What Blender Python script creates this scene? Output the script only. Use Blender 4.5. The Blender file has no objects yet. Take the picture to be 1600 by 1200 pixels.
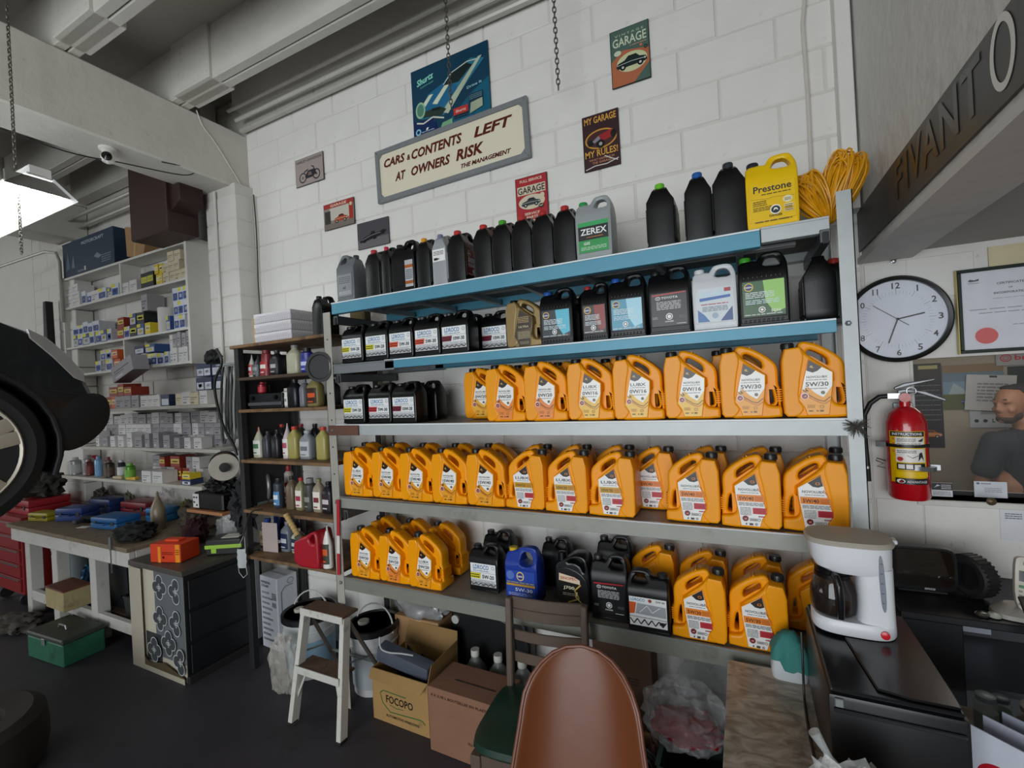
import bpy, bmesh, math, random
from mathutils import Vector, Matrix, noise
rnd = random.Random(7)
SC = bpy.context.scene
C = SC.collection
PI = math.pi
# ---------------------------------------------------------------- camera, light, exposure
FPX, H = 725.0, 1.75
YAW, PIT, ROL = math.radians(26.4), math.radians(.05), math.radians(3.05)
_F = Vector((-math.sin(YAW)*math.cos(PIT), math.cos(YAW)*math.cos(PIT), math.sin(PIT)))
_R = Vector((math.cos(YAW), math.sin(YAW), 0)); _U = _R.cross(_F)
_X = _R*math.cos(ROL) - _U*math.sin(ROL); _Y = _R*math.sin(ROL) + _U*math.cos(ROL)
cd = bpy.data.cameras.new('camera'); cam = bpy.data.objects.new('camera', cd); C.objects.link(cam)
cd.sensor_width = 36; cd.lens = FPX/1600*36; cd.clip_start = .02
m3 = Matrix((_X, _Y, -_F)).transposed()
cam.matrix_world = Matrix.Translation((0, 0, H)) @ m3.to_4x4()
SC.camera = cam
def at(px, py, ax, val):
    """world point seen at a photo pixel, on the plane ax = val"""
    d = _F + _X*((px-800)/FPX) - _Y*((py-600)/FPX); i = 'xyz'.index(ax); o = (0, 0, H)
    t = (val-o[i])/d[i]
    return Vector(o) + d*t
def atx(px, py, y): return at(px, py, 'y', y).x
SC.view_settings.view_transform = 'Standard'; SC.view_settings.look = 'None'
SC.view_settings.gamma = 1; SC.view_settings.use_curve_mapping = False
SC.view_settings.exposure = 0.22
SC.cycles.max_bounces = 8; SC.cycles.diffuse_bounces = 4; SC.cycles.glossy_bounces = 3
SC.cycles.transparent_max_bounces = 8
SC.cycles.caustics_reflective = False; SC.cycles.caustics_refractive = False
w = bpy.data.worlds.new('world'); SC.world = w; w.use_nodes = True
w.node_tree.nodes['Background'].inputs[0].default_value = (.80, .90, 1, 1)
w.node_tree.nodes['Background'].inputs[1].default_value = .6
def area(name, loc, target, sx, sy, power, col):
    l = bpy.data.lights.new(name, 'AREA'); l.shape = 'RECTANGLE'; l.size = sx; l.size_y = sy
    l.energy = power; l.color = col
    o = bpy.data.objects.new(name, l); C.objects.link(o); o.location = loc
    o.rotation_euler = (Vector(target)-Vector(loc)).to_track_quat('-Z', 'Y').to_euler()
    return o
area('door_daylight', (-.6, -4.3, 1.75), (-.6, 2.3, 2.3), 5.0, 3.1, 215, (.93, .97, 1.0))
area('side_fill', (-9.0, -2.0, 2.0), (-4, 1.5, 1.5), 3.0, 2.6, 60, (.95, .98, 1.0))  # added fill lamp from the left; no side door is built
area('office_area_light', (1.35, 3.2, 2.1), (1.35, 3.4, 0), .8, .5, 5, (1.0, .93, .82))  # unseen area light inside the office, no fixture modelled

# ---------------------------------------------------------------- materials
def lin(h):
    h = h.lstrip('#'); r = []
    for i in (0, 2, 4):
        c = int(h[i:i+2], 16)/255
        r.append(c/12.92 if c <= .04045 else ((c+.055)/1.055)**2.4)
    return (*r, 1)
MC = {}
def mat(col, rough=.5, metal=0, var=.10, scale=18, bump=0, dirt=None, da=.5, coat=0, trans=0, emit=0, alpha=1, spec=.5, ds=5):
    key = (col, rough, metal, var, scale, bump, dirt, da, coat, trans, emit, alpha, spec, ds)
    if key in MC: return MC[key]
    m = bpy.data.materials.new('mat_'+col.strip('#')); MC[key] = m; m.use_nodes = True
    nt = m.node_tree; N = nt.nodes; L = nt.links; b = N['Principled BSDF']
    b.inputs['Roughness'].default_value = rough; b.inputs['Metallic'].default_value = metal
    b.inputs['Coat Weight'].default_value = coat; b.inputs['Transmission Weight'].default_value = trans
    b.inputs['Specular IOR Level'].default_value = spec; b.inputs['Alpha'].default_value = alpha
    c = lin(col)
    tc = N.new('ShaderNodeTexCoord'); no = N.new('ShaderNodeTexNoise'); no.inputs['Scale'].default_value = scale
    no.inputs['Detail'].default_value = 3; L.new(tc.outputs['Object'], no.inputs['Vector'])
    mx = N.new('ShaderNodeMix'); mx.data_type = 'RGBA'
    mx.inputs[6].default_value = tuple(min(1, v*(1-var)) for v in c[:3])+(1,)
    mx.inputs[7].default_value = tuple(min(1, v*(1+var)) for v in c[:3])+(1,)
    L.new(no.outputs['Fac'], mx.inputs[0]); out = mx.outputs[2]
    if dirt:
        n2 = N.new('ShaderNodeTexNoise'); n2.inputs['Scale'].default_value = ds; n2.inputs['Detail'].default_value = 8
        n2.inputs['Roughness'].default_value = .7; L.new(tc.outputs['Object'], n2.inputs['Vector'])
        rp = N.new('ShaderNodeValToRGB'); rp.color_ramp.elements[0].position = 1-da; rp.color_ramp.elements[1].position = min(1, 1-da+.22)
        rp.color_ramp.elements[0].color = (0, 0, 0, 1); rp.color_ramp.elements[1].color = (1, 1, 1, 1)
        L.new(n2.outputs['Fac'], rp.inputs[0])
        m2 = N.new('ShaderNodeMix'); m2.data_type = 'RGBA'; L.new(rp.outputs[0], m2.inputs[0]); L.new(out, m2.inputs[6])
        m2.inputs[7].default_value = lin(dirt); out = m2.outputs[2]
    L.new(out, b.inputs['Base Color'])
    if emit:
        b.inputs['Emission Color'].default_value = c; b.inputs['Emission Strength'].default_value = emit
    if bump:
        n3 = N.new('ShaderNodeTexNoise'); n3.inputs['Scale'].default_value = scale*3; n3.inputs['Detail'].default_value = 5
        L.new(tc.outputs['Object'], n3.inputs['Vector'])
        bp = N.new('ShaderNodeBump'); bp.inputs['Strength'].default_value = bump; bp.inputs['Distance'].default_value = .01
        L.new(n3.outputs['Fac'], bp.inputs['Height']); L.new(bp.outputs[0], b.inputs['Normal'])
    return m
def ink(col): return mat(col, .32, 0, .04, 30)
def clear_film(tint='#e8eef2', a=.28, rough=.12):
    return mat(tint, rough, 0, .1, 10, 1.0, alpha=a*.75, spec=.9)
# ---------------------------------------------------------------- mesh helpers
def fin(me, mats, smooth=35):
    for m in mats: me.materials.append(m)
    if smooth:
        me.polygons.foreach_set('use_smooth', [True]*len(me.polygons)); me.set_sharp_from_angle(angle=math.radians(smooth))
    me.update(); return me
class MB:
    def __init__(s): s.v = []; s.f = []; s.m = []
    def add(s, vs, fs, m=0, M=None):
        b = len(s.v)
        s.v += [tuple(M @ Vector(v)) for v in vs] if M else [tuple(v) for v in vs]
        for f in fs: s.f.append([b+i for i in f]); s.m.append(m)
        return s
    def box(s, x0, y0, z0, x1, y1, z1, m=0, M=None):
        vs = [(x0,y0,z0),(x1,y0,z0),(x1,y1,z0),(x0,y1,z0),(x0,y0,z1),(x1,y0,z1),(x1,y1,z1),(x0,y1,z1)]
        return s.add(vs, [(0,3,2,1),(4,5,6,7),(0,1,5,4),(1,2,6,5),(2,3,7,6),(3,0,4,7)], m, M)
    def prism(s, pts, a, b, ax='y', m=0, M=None, taper=1):
        n = len(pts); cx = sum(p[0] for p in pts)/n; cz = sum(p[1] for p in pts)/n
        def q(p, t, k):
            u, w2 = cx+(p[0]-cx)*k, cz+(p[1]-cz)*k
            return {'y': (u, t, w2), 'x': (t, u, w2), 'z': (u, w2, t)}[ax]
        vs = [q(p, a, 1) for p in pts]+[q(p, b, taper) for p in pts]
        fs = [list(range(n)), list(range(2*n-1, n-1, -1))]+[(i, n+i, n+(i+1) % n, (i+1) % n) for i in range(n)]
        return s.add(vs, fs, m, M)
    def tube(s, pts, r, n=8, m=0, M=None, closed=False, flat=1):
        pts = [Vector(p) for p in pts]; k = len(pts); rr = r if isinstance(r, (list, tuple)) else [r]*k
        vs = []; up = None
        for i, p in enumerate(pts):
            a = pts[(i-1) % k] if (closed or i) else pts[0]; c = pts[(i+1) % k] if (closed or i < k-1) else pts[-1]
            t = (c-a).normalized()
            if up is None: up = t.orthogonal().normalized()
            else:
                up = up-t*up.dot(t); up = up.normalized() if up.length > 1e-6 else t.orthogonal().normalized()
            sd = t.cross(up)
            for j in range(n):
                g = 2*PI*j/n; vs.append(p+up*math.cos(g)*rr[i]+sd*math.sin(g)*rr[i]*flat)
        fs = []
        for i in range(k if closed else k-1):
            for j in range(n):
                a0 = i*n+j; a1 = i*n+(j+1) % n; b0 = ((i+1) % k)*n+j; b1 = ((i+1) % k)*n+(j+1) % n
                fs.append((a0, a1, b1, b0))
        if not closed: fs += [list(range(n))[::-1], list(range((k-1)*n, k*n))]
        return s.add(vs, fs, m, M)
    def lathe(s, prof, n=20, m=0, M=None, sx=1, sy=1):
        vs = []; k = len(prof)
        for r, z in prof:
            for j in range(n):
                g = 2*PI*j/n; vs.append((r*math.cos(g)*sx, r*math.sin(g)*sy, z))
        fs = [((i*n+j), i*n+(j+1) % n, (i+1)*n+(j+1) % n, (i+1)*n+j) for i in range(k-1) for j in range(n)]
        if prof[0][0] > 1e-5: fs.append(list(range(n))[::-1])
        if prof[-1][0] > 1e-5: fs.append(list(range((k-1)*n, k*n)))
        return s.add(vs, fs, m, M)
    def loft(s, secs, n=24, m=0, M=None, p=4):
        """secs: (z, cx, cy, half x, half y, power); rounded-box sections"""
        vs = []
        for sc in secs:
            z, cx, cy, hx, hy = sc[:5]; q = 2.0/(sc[5] if len(sc) > 5 else p)
            for j in range(n):
                g = 2*PI*(j+.5)/n; c, d = math.cos(g), math.sin(g)
                vs.append((cx+hx*math.copysign(abs(c)**q, c), cy+hy*math.copysign(abs(d)**q, d), z))
        k = len(secs)
        fs = [((i*n+j), i*n+(j+1) % n, (i+1)*n+(j+1) % n, (i+1)*n+j) for i in range(k-1) for j in range(n)]
        fs += [list(range(n))[::-1], list(range((k-1)*n, k*n))]
        return s.add(vs, fs, m, M)
    def mesh(s, mats, bev=0, seg=1, smooth=35, ang=30):
        me = bpy.data.meshes.new('m'); me.from_pydata(s.v, [], s.f); me.polygons.foreach_set('material_index', s.m)
        bm = bmesh.new(); bm.from_mesh(me); bmesh.ops.recalc_face_normals(bm, faces=bm.faces)
        if bev:
            es = [e for e in bm.edges if e.is_manifold and e.calc_face_angle(0) > math.radians(ang)]
            bmesh.ops.bevel(bm, geom=es, offset=bev, segments=seg, affect='EDGES', clamp_overlap=True, profile=.6)
        bm.to_mesh(me); bm.free()
        return fin(me, mats, smooth)
MESH = {}
def cached(key, fn):
    if key not in MESH: MESH[key] = fn()
    return MESH[key]
def ob(name, me, parent=None, loc=(0,0,0), rot=(0,0,0)):
    o = bpy.data.objects.new(name, me); C.objects.link(o); o.location = loc; o.rotation_euler = rot
    if parent: o.parent = parent
    if me and me.name == 'm' or (me and me.name.startswith('m.')): me.name = name
    return o
def tag(o, label, cat, group=None):
    o['label'] = label; o['category'] = cat
    if group: o['group'] = group
    return o
def thing(name, label, cat, loc=(0,0,0), rz=0, group=None, rot=None):
    o = ob(name, None, None, loc, rot or (0,0,rz)); o.empty_display_size = .05
    return tag(o, label, cat, group)
def struct(o): o['kind'] = 'structure'; return o
def chaikin(p, k=.22, it=1):
    for _ in range(it):
        q = []
        for i in range(len(p)):
            a, b = p[i], p[(i+1) % len(p)]
            q += [(a[0]+(b[0]-a[0])*k, a[1]+(b[1]-a[1])*k), (b[0]-(b[0]-a[0])*k, b[1]-(b[1]-a[1])*k)]
        p = q
    return p
def plate(outer, holes, y0, y1, bev=.004, res=1, rnd_=1):
    """outline with holes in XZ, extruded from y0 to y1 with rounded edges"""
    cu = bpy.data.curves.new('c', 'CURVE'); cu.dimensions = '2D'; cu.fill_mode = 'BOTH'
    for p in [outer]+list(holes):
        if rnd_: p = chaikin(p)
        s = cu.splines.new('POLY'); s.points.add(len(p)-1); s.use_cyclic_u = True
        for i, q in enumerate(p): s.points[i].co = (q[0], q[1], 0, 1)
    cu.extrude = max((y1-y0)/2-bev, 0); cu.bevel_depth = bev; cu.bevel_resolution = res; cu.offset = -bev
    o = bpy.data.objects.new('c', cu); me = bpy.data.meshes.new_from_object(o)
    vs = [(v.co.x, (y0+y1)/2-v.co.z, v.co.y) for v in me.vertices]; fs = [list(p.vertices) for p in me.polygons]
    bpy.data.objects.remove(o); bpy.data.curves.remove(cu); bpy.data.meshes.remove(me)
    return vs, fs
TXT = {}
def text_geo(s, shear=0):
    k = (s, shear)
    if k not in TXT:
        cu = bpy.data.curves.new('t', 'FONT'); cu.body = s; cu.resolution_u = 2; cu.shear = shear; cu.offset = .018 if shear < .2 else .034
        o = bpy.data.objects.new('t', cu); me = bpy.data.meshes.new_from_object(o)
        vs = [(v.co.x, v.co.y) for v in me.vertices]; fs = [list(p.vertices) for p in me.polygons]
        bpy.data.objects.remove(o); bpy.data.curves.remove(cu); bpy.data.meshes.remove(me)
        xs = [v[0] for v in vs] or [0]; ys = [v[1] for v in vs] or [0]
        TXT[k] = (vs, fs, min(xs), max(xs), min(ys), max(ys))
    return TXT[k]
def decal_mesh(items, step=.00025, u=.001, warp=None):
    """flat print in the XZ plane facing -Y; every later item lies a hair in front"""
    V, F, MI, mats = [], [], [], []
    def put(vs, fs, col, k):
        m = ink(col) if isinstance(col, str) else col
        if m not in mats: mats.append(m)
        b = len(V); y = -step*k
        for x, z in vs:
            V.append((x*u, y, z*u) if not warp else warp(x*u, y, z*u))
        for f in fs: F.append([b+i for i in f]); MI.append(mats.index(m))
    for k, it in enumerate(items):
        t, col = it[0], it[1]
        if t == 'p': put(it[2], [list(range(len(it[2])))], col, k)
        elif t == 'r':
            x0, z0, x1, z1 = it[2:6]; n = 16 if warp else 1
            vs = []; fs = []
            for i in range(n+1): vs += [(x0+(x1-x0)*i/n, z0), (x0+(x1-x0)*i/n, z1)]
            for i in range(n): fs.append([2*i, 2*i+2, 2*i+3, 2*i+1])
            put(vs, fs, col, k)
        elif t == 'c':
            cx, cz, rx, rz = it[2:6]; put([(cx+rx*math.cos(a*PI/12), cz+rz*math.sin(a*PI/12)) for a in range(24)], [list(range(24))], col, k)
        elif t == 'o':
            cx, cz, rx, rz, wd = it[2:7]; n = 36
            vs = [(cx+(rx-q)*math.cos(a*2*PI/n), cz+(rz-q)*math.sin(a*2*PI/n)) for q in (0, wd) for a in range(n)]
            put(vs, [[a, (a+1) % n, n+(a+1) % n, n+a] for a in range(n)], col, k)
        elif t == 'l':     # stroke along points
            pts, wd = it[2], it[3]
            for a, b in zip(pts, pts[1:]):
                dx, dz = b[0]-a[0], b[1]-a[1]; d = math.hypot(dx, dz) or 1; nx, nz = -dz/d*wd/2, dx/d*wd/2
                put([(a[0]-nx, a[1]-nz), (b[0]-nx, b[1]-nz), (b[0]+nx, b[1]+nz), (a[0]+nx, a[1]+nz)], [[0, 1, 2, 3]], col, k)
        elif t == 'g':     # rows of small print, drawn as dashes
            x0, z0, x1, z1, n = it[2:7]; h = (z1-z0)/n; r = random.Random(int(x0*7+z0*13+n))
            for i in range(n):
                x = x0
                while x < x1-1:
                    l = min(r.uniform(.08, .3)*(x1-x0), x1-x); zz = z1-h*(i+.8)
                    put([(x, zz), (x+l, zz), (x+l, zz+h*.45), (x, zz+h*.45)], [[0, 1, 2, 3]], col, k); x += l+(x1-x0)*.03
        elif t == 't':
            s, x, z, h = it[2:6]; al = it[6] if len(it) > 6 else 'c'; wid = it[7] if len(it) > 7 else None
            rot = it[8] if len(it) > 8 else 0; sh = it[9] if len(it) > 9 else 0
            vs, fs, a, b, c, d = text_geo(s, sh)
            if not vs: continue
            sy = h/(d-c); sx = wid/(b-a) if wid else sy
            off = {'c': (a+b)/2, 'l': a, 'r': b}[al]; cr, sr = math.cos(rot), math.sin(rot)
            q = []
            for p in vs:
                X, Z = (p[0]-off)*sx, (p[1]-c)*sy; q.append((x+X*cr-Z*sr, z+X*sr+Z*cr))
            put(q, fs, col, k)
    me = bpy.data.meshes.new('m'); me.from_pydata(V, [], F); me.polygons.foreach_set('material_index', MI)
    for m in mats: me.materials.append(m)
    me.update(); return me
ORD = ['first','second','third','fourth','fifth','sixth','seventh','eighth','ninth','tenth','eleventh','twelfth','thirteenth','fourteenth','fifteenth','sixteenth','seventeenth','eighteenth','nineteenth','twentieth'] + ['twenty-'+s for s in ('first','second','third','fourth','fifth','sixth','seventh','eighth','ninth')] + ['thirtieth']+['thirty-'+s for s in ('first','second','third','fourth','fifth')]
# common materials
BLACK = mat('#0c0c0d', .32, 0, .15, 12, spec=.35); BLKM = mat('#1c1c1d', .6); CHROME = mat('#a4a4a6', .32, 1)
STEEL = mat('#8f9496', .42, .6, .12, 9, .1, '#5b4a3c', .40); WOOD = mat('#8a6a48', .7, 0, .3, 9, .3, '#33281f', .5)
ORANGE = mat('#f8a000', .36, 0, .05, 8, 0, spec=.35); PAPER = mat('#e9e9e6', .7)
KRAFT = mat('#a9835a', .8, 0, .1, 10, .1, '#6e5236', .36)
# ================================================================ THE SETTING
WD = 2.35; FY = 1.87
PAINT = mat('#e6e4df', .62, 0, .05, 7, .25, '#bdb8ae', .34, ds=9)
PAINT2 = mat('#dedcd6', .62, 0, .06, 7, .25, '#b3aea4', .36, ds=9)
JOINT = mat('#d5d2cb', .7, 0, .08, 10, .2, '#a8a297', .36)
CEILM = mat('#b4b1a8', .75, 0, .08, 5, .25, '#8d8a80', .36); CONC = mat('#cfccc3', .7, 0, .08, 5, .4, '#8f8b80', .38, ds=14)
floor = struct(ob('floor', MB().box(-10, -5, -.05, 4.5, 5, 0).mesh([mat('#38343a', .62, 0, .2, 3, .25, '#282527', .48, ds=2)], smooth=0)))
def block_wall(name, x0, x1, z0, z1, y, skip=None, m=PAINT, lim=300, depth=.02):
    wl = struct(ob(name, MB().box(x0, y+.004, z0, x1, y+.2, z1).mesh([JOINT], smooth=0)))
    k = 0; n = 0
    zs = 2.905-.19*16; row = 0
    vset = {}
    for r in range(0, 26):
        za, zb = zs+.19*r, zs+.19*(r+1)
        if zb <= z0+.02 or za >= z1-.02: continue
        off = -.20 if r % 2 else -.03
        i0 = int((x0-off)//.4)-1
        for i in range(i0, i0+40):
            xa, xb = off+.4*i, off+.4*(i+1)
            if xb <= x0+.02 or xa >= x1-.02: continue
            xa2, xb2, za2, zb2 = max(xa, x0), min(xb, x1), max(za, z0), min(zb, z1)
            if skip and skip(xa2, xb2, za2, zb2): continue
            if n >= lim: continue
            w_, h_ = round(xb2-xa2, 3), round(zb2-za2, 3); v = (i*7+r*3) % 3
            key = (name, w_, h_, v)
            def mk():
                g = .004; t = .0035+.0012*v
                mb = MB(); mb.add([(g, 0, g), (w_-g, 0, g), (w_-g, 0, h_-g), (g, 0, h_-g), (g+.004, -t, g+.004), (w_-g-.004, -t, g+.004), (w_-g-.004, -t, h_-g-.004), (g+.004, -t, h_-g-.004)],
                               [(4,5,6,7),(0,1,5,4),(1,2,6,5),(2,3,7,6),(3,0,4,7)])
                return mb.mesh([m], smooth=0)
            ob('block', cached(key, mk), wl, (xa2, y+.004, za2)); n += 1
    return wl
block_wall('wall_back', -3.35, .46, 0, 4.1, WD)
block_wall('wall_back_left', -7.2, -3.35, 0, 4.1, WD, m=PAINT2, lim=200)
struct(ob('wall_far_left', MB().box(-10, WD, 0, -7.2, WD+.2, 4.1).box(-10, -5, 0, -9.8, WD, 4.1).mesh([PAINT2], smooth=0)))
# pilasters
def pilaster(name, x0, x1, y0, z1):
    p = struct(ob(name, MB().box(x0+.004, y0+.006, 0, x1-.004, WD, z1).mesh([JOINT], smooth=0)))
    for r in range(int(z1/.19)+1):
        za = max(0, 2.905-.19*16+.19*r); zb = min(z1, 2.905-.19*16+.19*(r+1))
        if zb-za < .05: continue
        key = ('pil', name, round(zb-za, 3))
        ob('block', cached(key, lambda: MB().box(0, 0, .004, x1-x0, WD-y0-.01, zb-za-.004).mesh([PAINT2], .005, smooth=0)), p, (x0, y0, za))
struct_p = pilaster('pilaster', -3.66, -3.30, 2.2, 3.36)
pilaster('pilaster', -6.2, -5.88, 2.2, 3.4)
# ceiling: slab, beams and ribs
struct(ob('ceiling', MB().box(-10, -5, 4.12, 4.5, WD+.2, 4.3).mesh([CEILM], smooth=0)))
struct(ob('ceiling_beam', MB().box(-3.68, -5, 3.35, -3.35, WD+.02, 3.78).mesh([CONC], .012, smooth=0)))
struct(ob('ceiling_beam', MB().box(-6.2, -5, 3.42, -5.88, WD, 3.78).mesh([CONC], .012, smooth=0)))
def rib():
    mb = MB()
    for s in (-.062, .002): mb.box(-6.65, s, 0, 4, s+.058, .345)
    mb.box(-6.5, -.085, .0, -6.1, .085, .345); mb.box(-3.3, -.085, 0, -2.9, .085, .345)
    return mb.mesh([CONC], .006, smooth=0)
for k in range(10):
    y = 1.89-.6*k
    struct(ob('ceiling_rib', cached('rib', rib), None, (-.0, y, 3.785)))
struct(ob('ceiling_rib', MB().box(-3.345, 2.24, 3.93, .45, 2.34, 4.12).mesh([CONC], .008, smooth=0)))
struct(ob('ceiling_rib', MB().box(-5.87, 2.22, 3.79, -3.69, 2.34, 4.12).mesh([CONC], .008, smooth=0)))
# wall above the office opening (header) at the right
GREYP = mat('#cfcdc8', .6, 0, .08, 5, .9, '#aaa8a2', .40, ds=7)
hd = struct(ob('wall_right_header', MB().box(.46, -3, 2.19, .62, WD, 4.11).mesh([GREYP], smooth=0)))
bandm = mat('#3c3d3f', .45, 0, .25, 6, .1, '#4f4434', .52, ds=4)
struct(ob('trim_1', MB().box(.452, -3, 2.215, .459, WD, 2.375).mesh([bandm], smooth=0)))
struct(ob('trim_2', MB().box(.445, -3, 2.165, .62, WD-.004, 2.188).mesh([mat('#cfcdc8', .6)], smooth=0)))
struct(ob('ceiling_office', MB().box(.62, -3, 2.19, 4.5, 5, 2.25).mesh([mat('#a8a5a0', .7, 0, .05, 3)], smooth=0)))
# narrow wall return beside the shelf rack
struct(ob('wall_corner_strip', MB().box(.40, 2.27, 2.375, .452, WD+.003, 4.1).mesh([PAINT], .003, smooth=0)))
# letter painted on the dark band
o = ob('painted_letters', decal_mesh([('o', '#d8d6cc', 0, 0, 46, 68, 15), ('t', '#2d2b28', 'T', -130, -55, 110), ('t', '#2d2b28', 'N', -245, -55, 110),
    ('t', '#2d2b28', 'A', -365, -55, 110), ('t', '#2d2b28', 'V', -470, -55, 110), ('t', '#2d2b28', 'I', -545, -55, 110), ('t', '#2d2b28', 'F', -620, -55, 110)]), None, (.4505, 1.165, 2.306), (0, 0, -PI/2))
tag(o, 'white letter O painted on the dark band above the office opening', 'lettering')
# back wall right of the rack, with the office window opening
WX0, WZ0, WZ1 = .60, 1.212, 1.765
wr = MB(); wr.box(.46, WD, 0, WX0, WD+.18, 2.19); wr.box(WX0, WD, 0, 4.5, WD+.18, WZ0); wr.box(WX0, WD, WZ1, 4.5, WD+.18, 2.19)
wr.box(1.55, WD, WZ0, 4.5, WD+.18, WZ1)
struct(ob('wall_back_right', wr.mesh([mat('#dddbd5', .6, 0, .05, 9, .3, '#9b968c', .39, ds=30)], smooth=0)))
for i, (a, b, zz0, zz1) in enumerate([(.465, .612, .9, WZ0-.004), (.616, .98, .93, WZ0-.004), (.465, .60, 1.80, 2.16), (.60, .80, 2.0, 2.16)]):
    struct(ob('wall_panel', MB().box(a, WD-.006, zz0, b, WD-.0005, zz1).mesh([mat('#e0ded9', .55, 0, .05, 9, .2, '#a09b92', .38, ds=25)], .002, smooth=0)))
fr = MB(); fr.box(WX0-.006, WD-.012, WZ0-.022, 1.55, WD+.19, WZ0); fr.box(WX0-.006, WD-.004, WZ0, WX0+.006, WD+.19, WZ1)
wn = struct(ob('window_1', fr.mesh([mat('#d2d0c9', .5)], .002, smooth=0)))
gl = struct(ob('glass_pane', MB().box(WX0+.008, WD+.09, WZ0+.002, 1.548, WD+.094, WZ1-.002).mesh([mat('#ffffff', .02, alpha=.025, spec=.8, var=0)], smooth=0), wn))
# office behind
BEIGE = mat('#a59a88', .7, 0, .06, 4, .1)
struct(ob('wall_office', MB().box(.3, 4.4, 0, 4.5, 4.5, 2.19).box(.3, WD+.19, 0, .4, 4.4, 2.19).box(4.3, WD+.19, 0, 4.4, 4.4, 2.19).mesh([BEIGE], smooth=0)))
# walls behind the camera: a big open garage door
fw = MB(); fw.box(-10, -4.6, 3.3, 4.5, -4.45, 4.12); fw.box(1.9, -4.6, 0, 4.5, -4.45, 3.3); fw.box(-10, -4.6, 0, -3.1, -4.45, 3.3)
struct(ob('wall_front', fw.mesh([PAINT2], smooth=0)))
struct(ob('wall_right', MB().box(4.4, -4.6, 0, 4.5, 5, 2.19).mesh([PAINT2], smooth=0)))
# conduit pipes along the top of the wall
PIPE = mat('#bdbab1', .4, .2, .1, 8, 0, '#7b776c', .38)
def pipe(name, label, pts, r, m=PIPE, cat='pipe'):
    return tag(ob(name, MB().tube(pts, r, 10).mesh([m])), label, cat)
pipe('conduit_pipe', 'upper thin white conduit along the top of the block wall', [(-3.34, 2.21, 3.90), (.4, 2.21, 3.90)], .013)
pipe('conduit_pipe', 'lower fat white conduit along the top of the block wall', [(-3.34, 2.31, 3.80), (-1.5, 2.31, 3.805), (.4, 2.31, 3.79)], .022)
pipe('conduit_pipe', 'middle white conduit between two others above the signs', [(-3.34, 2.27, 3.86), (.4, 2.27, 3.855)], .016, mat('#d4d1c8', .4))
x = atx(1258, 100, 2.33)
pipe('conduit_pipe', 'thin vertical conduit on the wall beside the top right corner', [(atx(1270,0,2.33), 2.33, 3.76), (atx(1270,0,2.33), 2.33, 3.55), (atx(1256,75,2.33), 2.33, 3.2), (atx(1262,150,2.33), 2.33, 2.9), (atx(1266,235,2.33), 2.33, 2.62), (atx(1266,235,2.33), 2.33, 2.3)], .008, mat('#cfcac0', .5))
pipe('conduit_pipe', 'vertical white conduit on the block pilaster', [(-3.52, 2.185, 3.33), (-3.52, 2.185, 2.0)], .011, mat('#dcd9d2', .5))
for a, b, lb in ((2.19, 3.60, 'near'), (2.27, 3.55, 'far')):
    pipe('conduit_pipe', 'white ceiling conduit over the parts shelving, %s the wall of the pair' % ('further from' if lb == 'near' else 'closer to'), [(-5.86, a, b), (-3.72, a, b)], .018)
pipe('conduit_pipe', 'bent white conduit on the far beam above the blue carton', [(-6.9, 1.9, 3.2), (-6.2, 2.12, 3.33), (-6.05, 2.15, 3.3), (-5.98, 2.15, 3.2), (-5.98, 2.15, 2.6)], .014, PIPE)
# ================================================================ STEEL RACK
S = [2.252, 1.912, 1.578, 1.178, .731]           # shelf tops
RX0, RX1, RY1 = -2.03, .30, 2.325
BLUE = mat('#5294ac', .42, .1, .12, 8, .08, '#5a6a6c', .33); GREY = mat('#b9bebe', .42, .15, .1, 8, .08, '#75726c', .38)
DECK = mat('#8b857c', .5, .2, .15, 6, .1, '#5a4c3e', .45); WHT = mat('#e8ecec', .4, 0, .05)  # WHT: white lip strips painting the highlight along shelf front edges
rack = thing('shelving_rack', 'big steel rack of five long shelves full of oil jugs against the block wall', 'shelving', (RX0, FY, 0))
def rp(name, me, label=None):
    o = ob(name, me, rack, (-RX0, -FY, 0))
    if label: o['label'] = label
    return o
def post(x, y, z1, sx, sy):
    mb = MB()
    a, b = sorted((x, x+sx*(.058 if x < -1 else .045))); c, d = sorted((y, y+sy*.045))
    mb.box(a, y if sy > 0 else y-.003, 0, b, y+.003 if sy > 0 else y, z1); mb.box(x if sx > 0 else x-.003, c, 0, x+.003 if sx > 0 else x, d, z1)
    for k in range(int(z1/.15)): mb.box((a+b)/2-.004, y-.0015*sy, .1+k*.15, (a+b)/2+.004, y-.0005*sy, .108+k*.15, 1 if x < -1 else 0)
    return mb.mesh([mat('#a7a49a', .5, .1, .12, 9, .1, '#6a5140', .38) if x < -1 else GREY, BLKM], smooth=0)
rp('post', post(RX0-.058, FY-.004, 2.205, 1, 1)); rp('post', post(RX0-.058, RY1, 2.2, 1, -1))
rp('post', post(RX1+.05, FY-.004, 2.33, -1, 1)); rp('post', post(RX1+.05, RY1, 2.33, -1, -1))
def shelf(z, x0, x1, h, mf, md, under=False, lip=None):
    mb = MB()
    mb.box(x0, FY+.002, z-.012, x1, RY1, z-.002, 1); mb.box(x0, FY, z-h, x1, FY+.014, z, 0); mb.box(x0, RY1-.012, z-h, x1, RY1, z-.001, 0)
    mb.box(x0, FY+.014, z-h, x1, FY+.035, z-h+.003, 0); mb.box(x0, RY1-.04, z-h, x1, RY1-.012, z-h+.003, 0)
    mb.box(x0, FY-.003, z-.006, x1, FY+.01, z+.002, 2)
    return mb.mesh([mf, md, lip or mf], .0012, smooth=0)
DARKU = mat('#6f6a63', .6, .2, .2, 5, 0, '#3b3530', .45)
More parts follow.
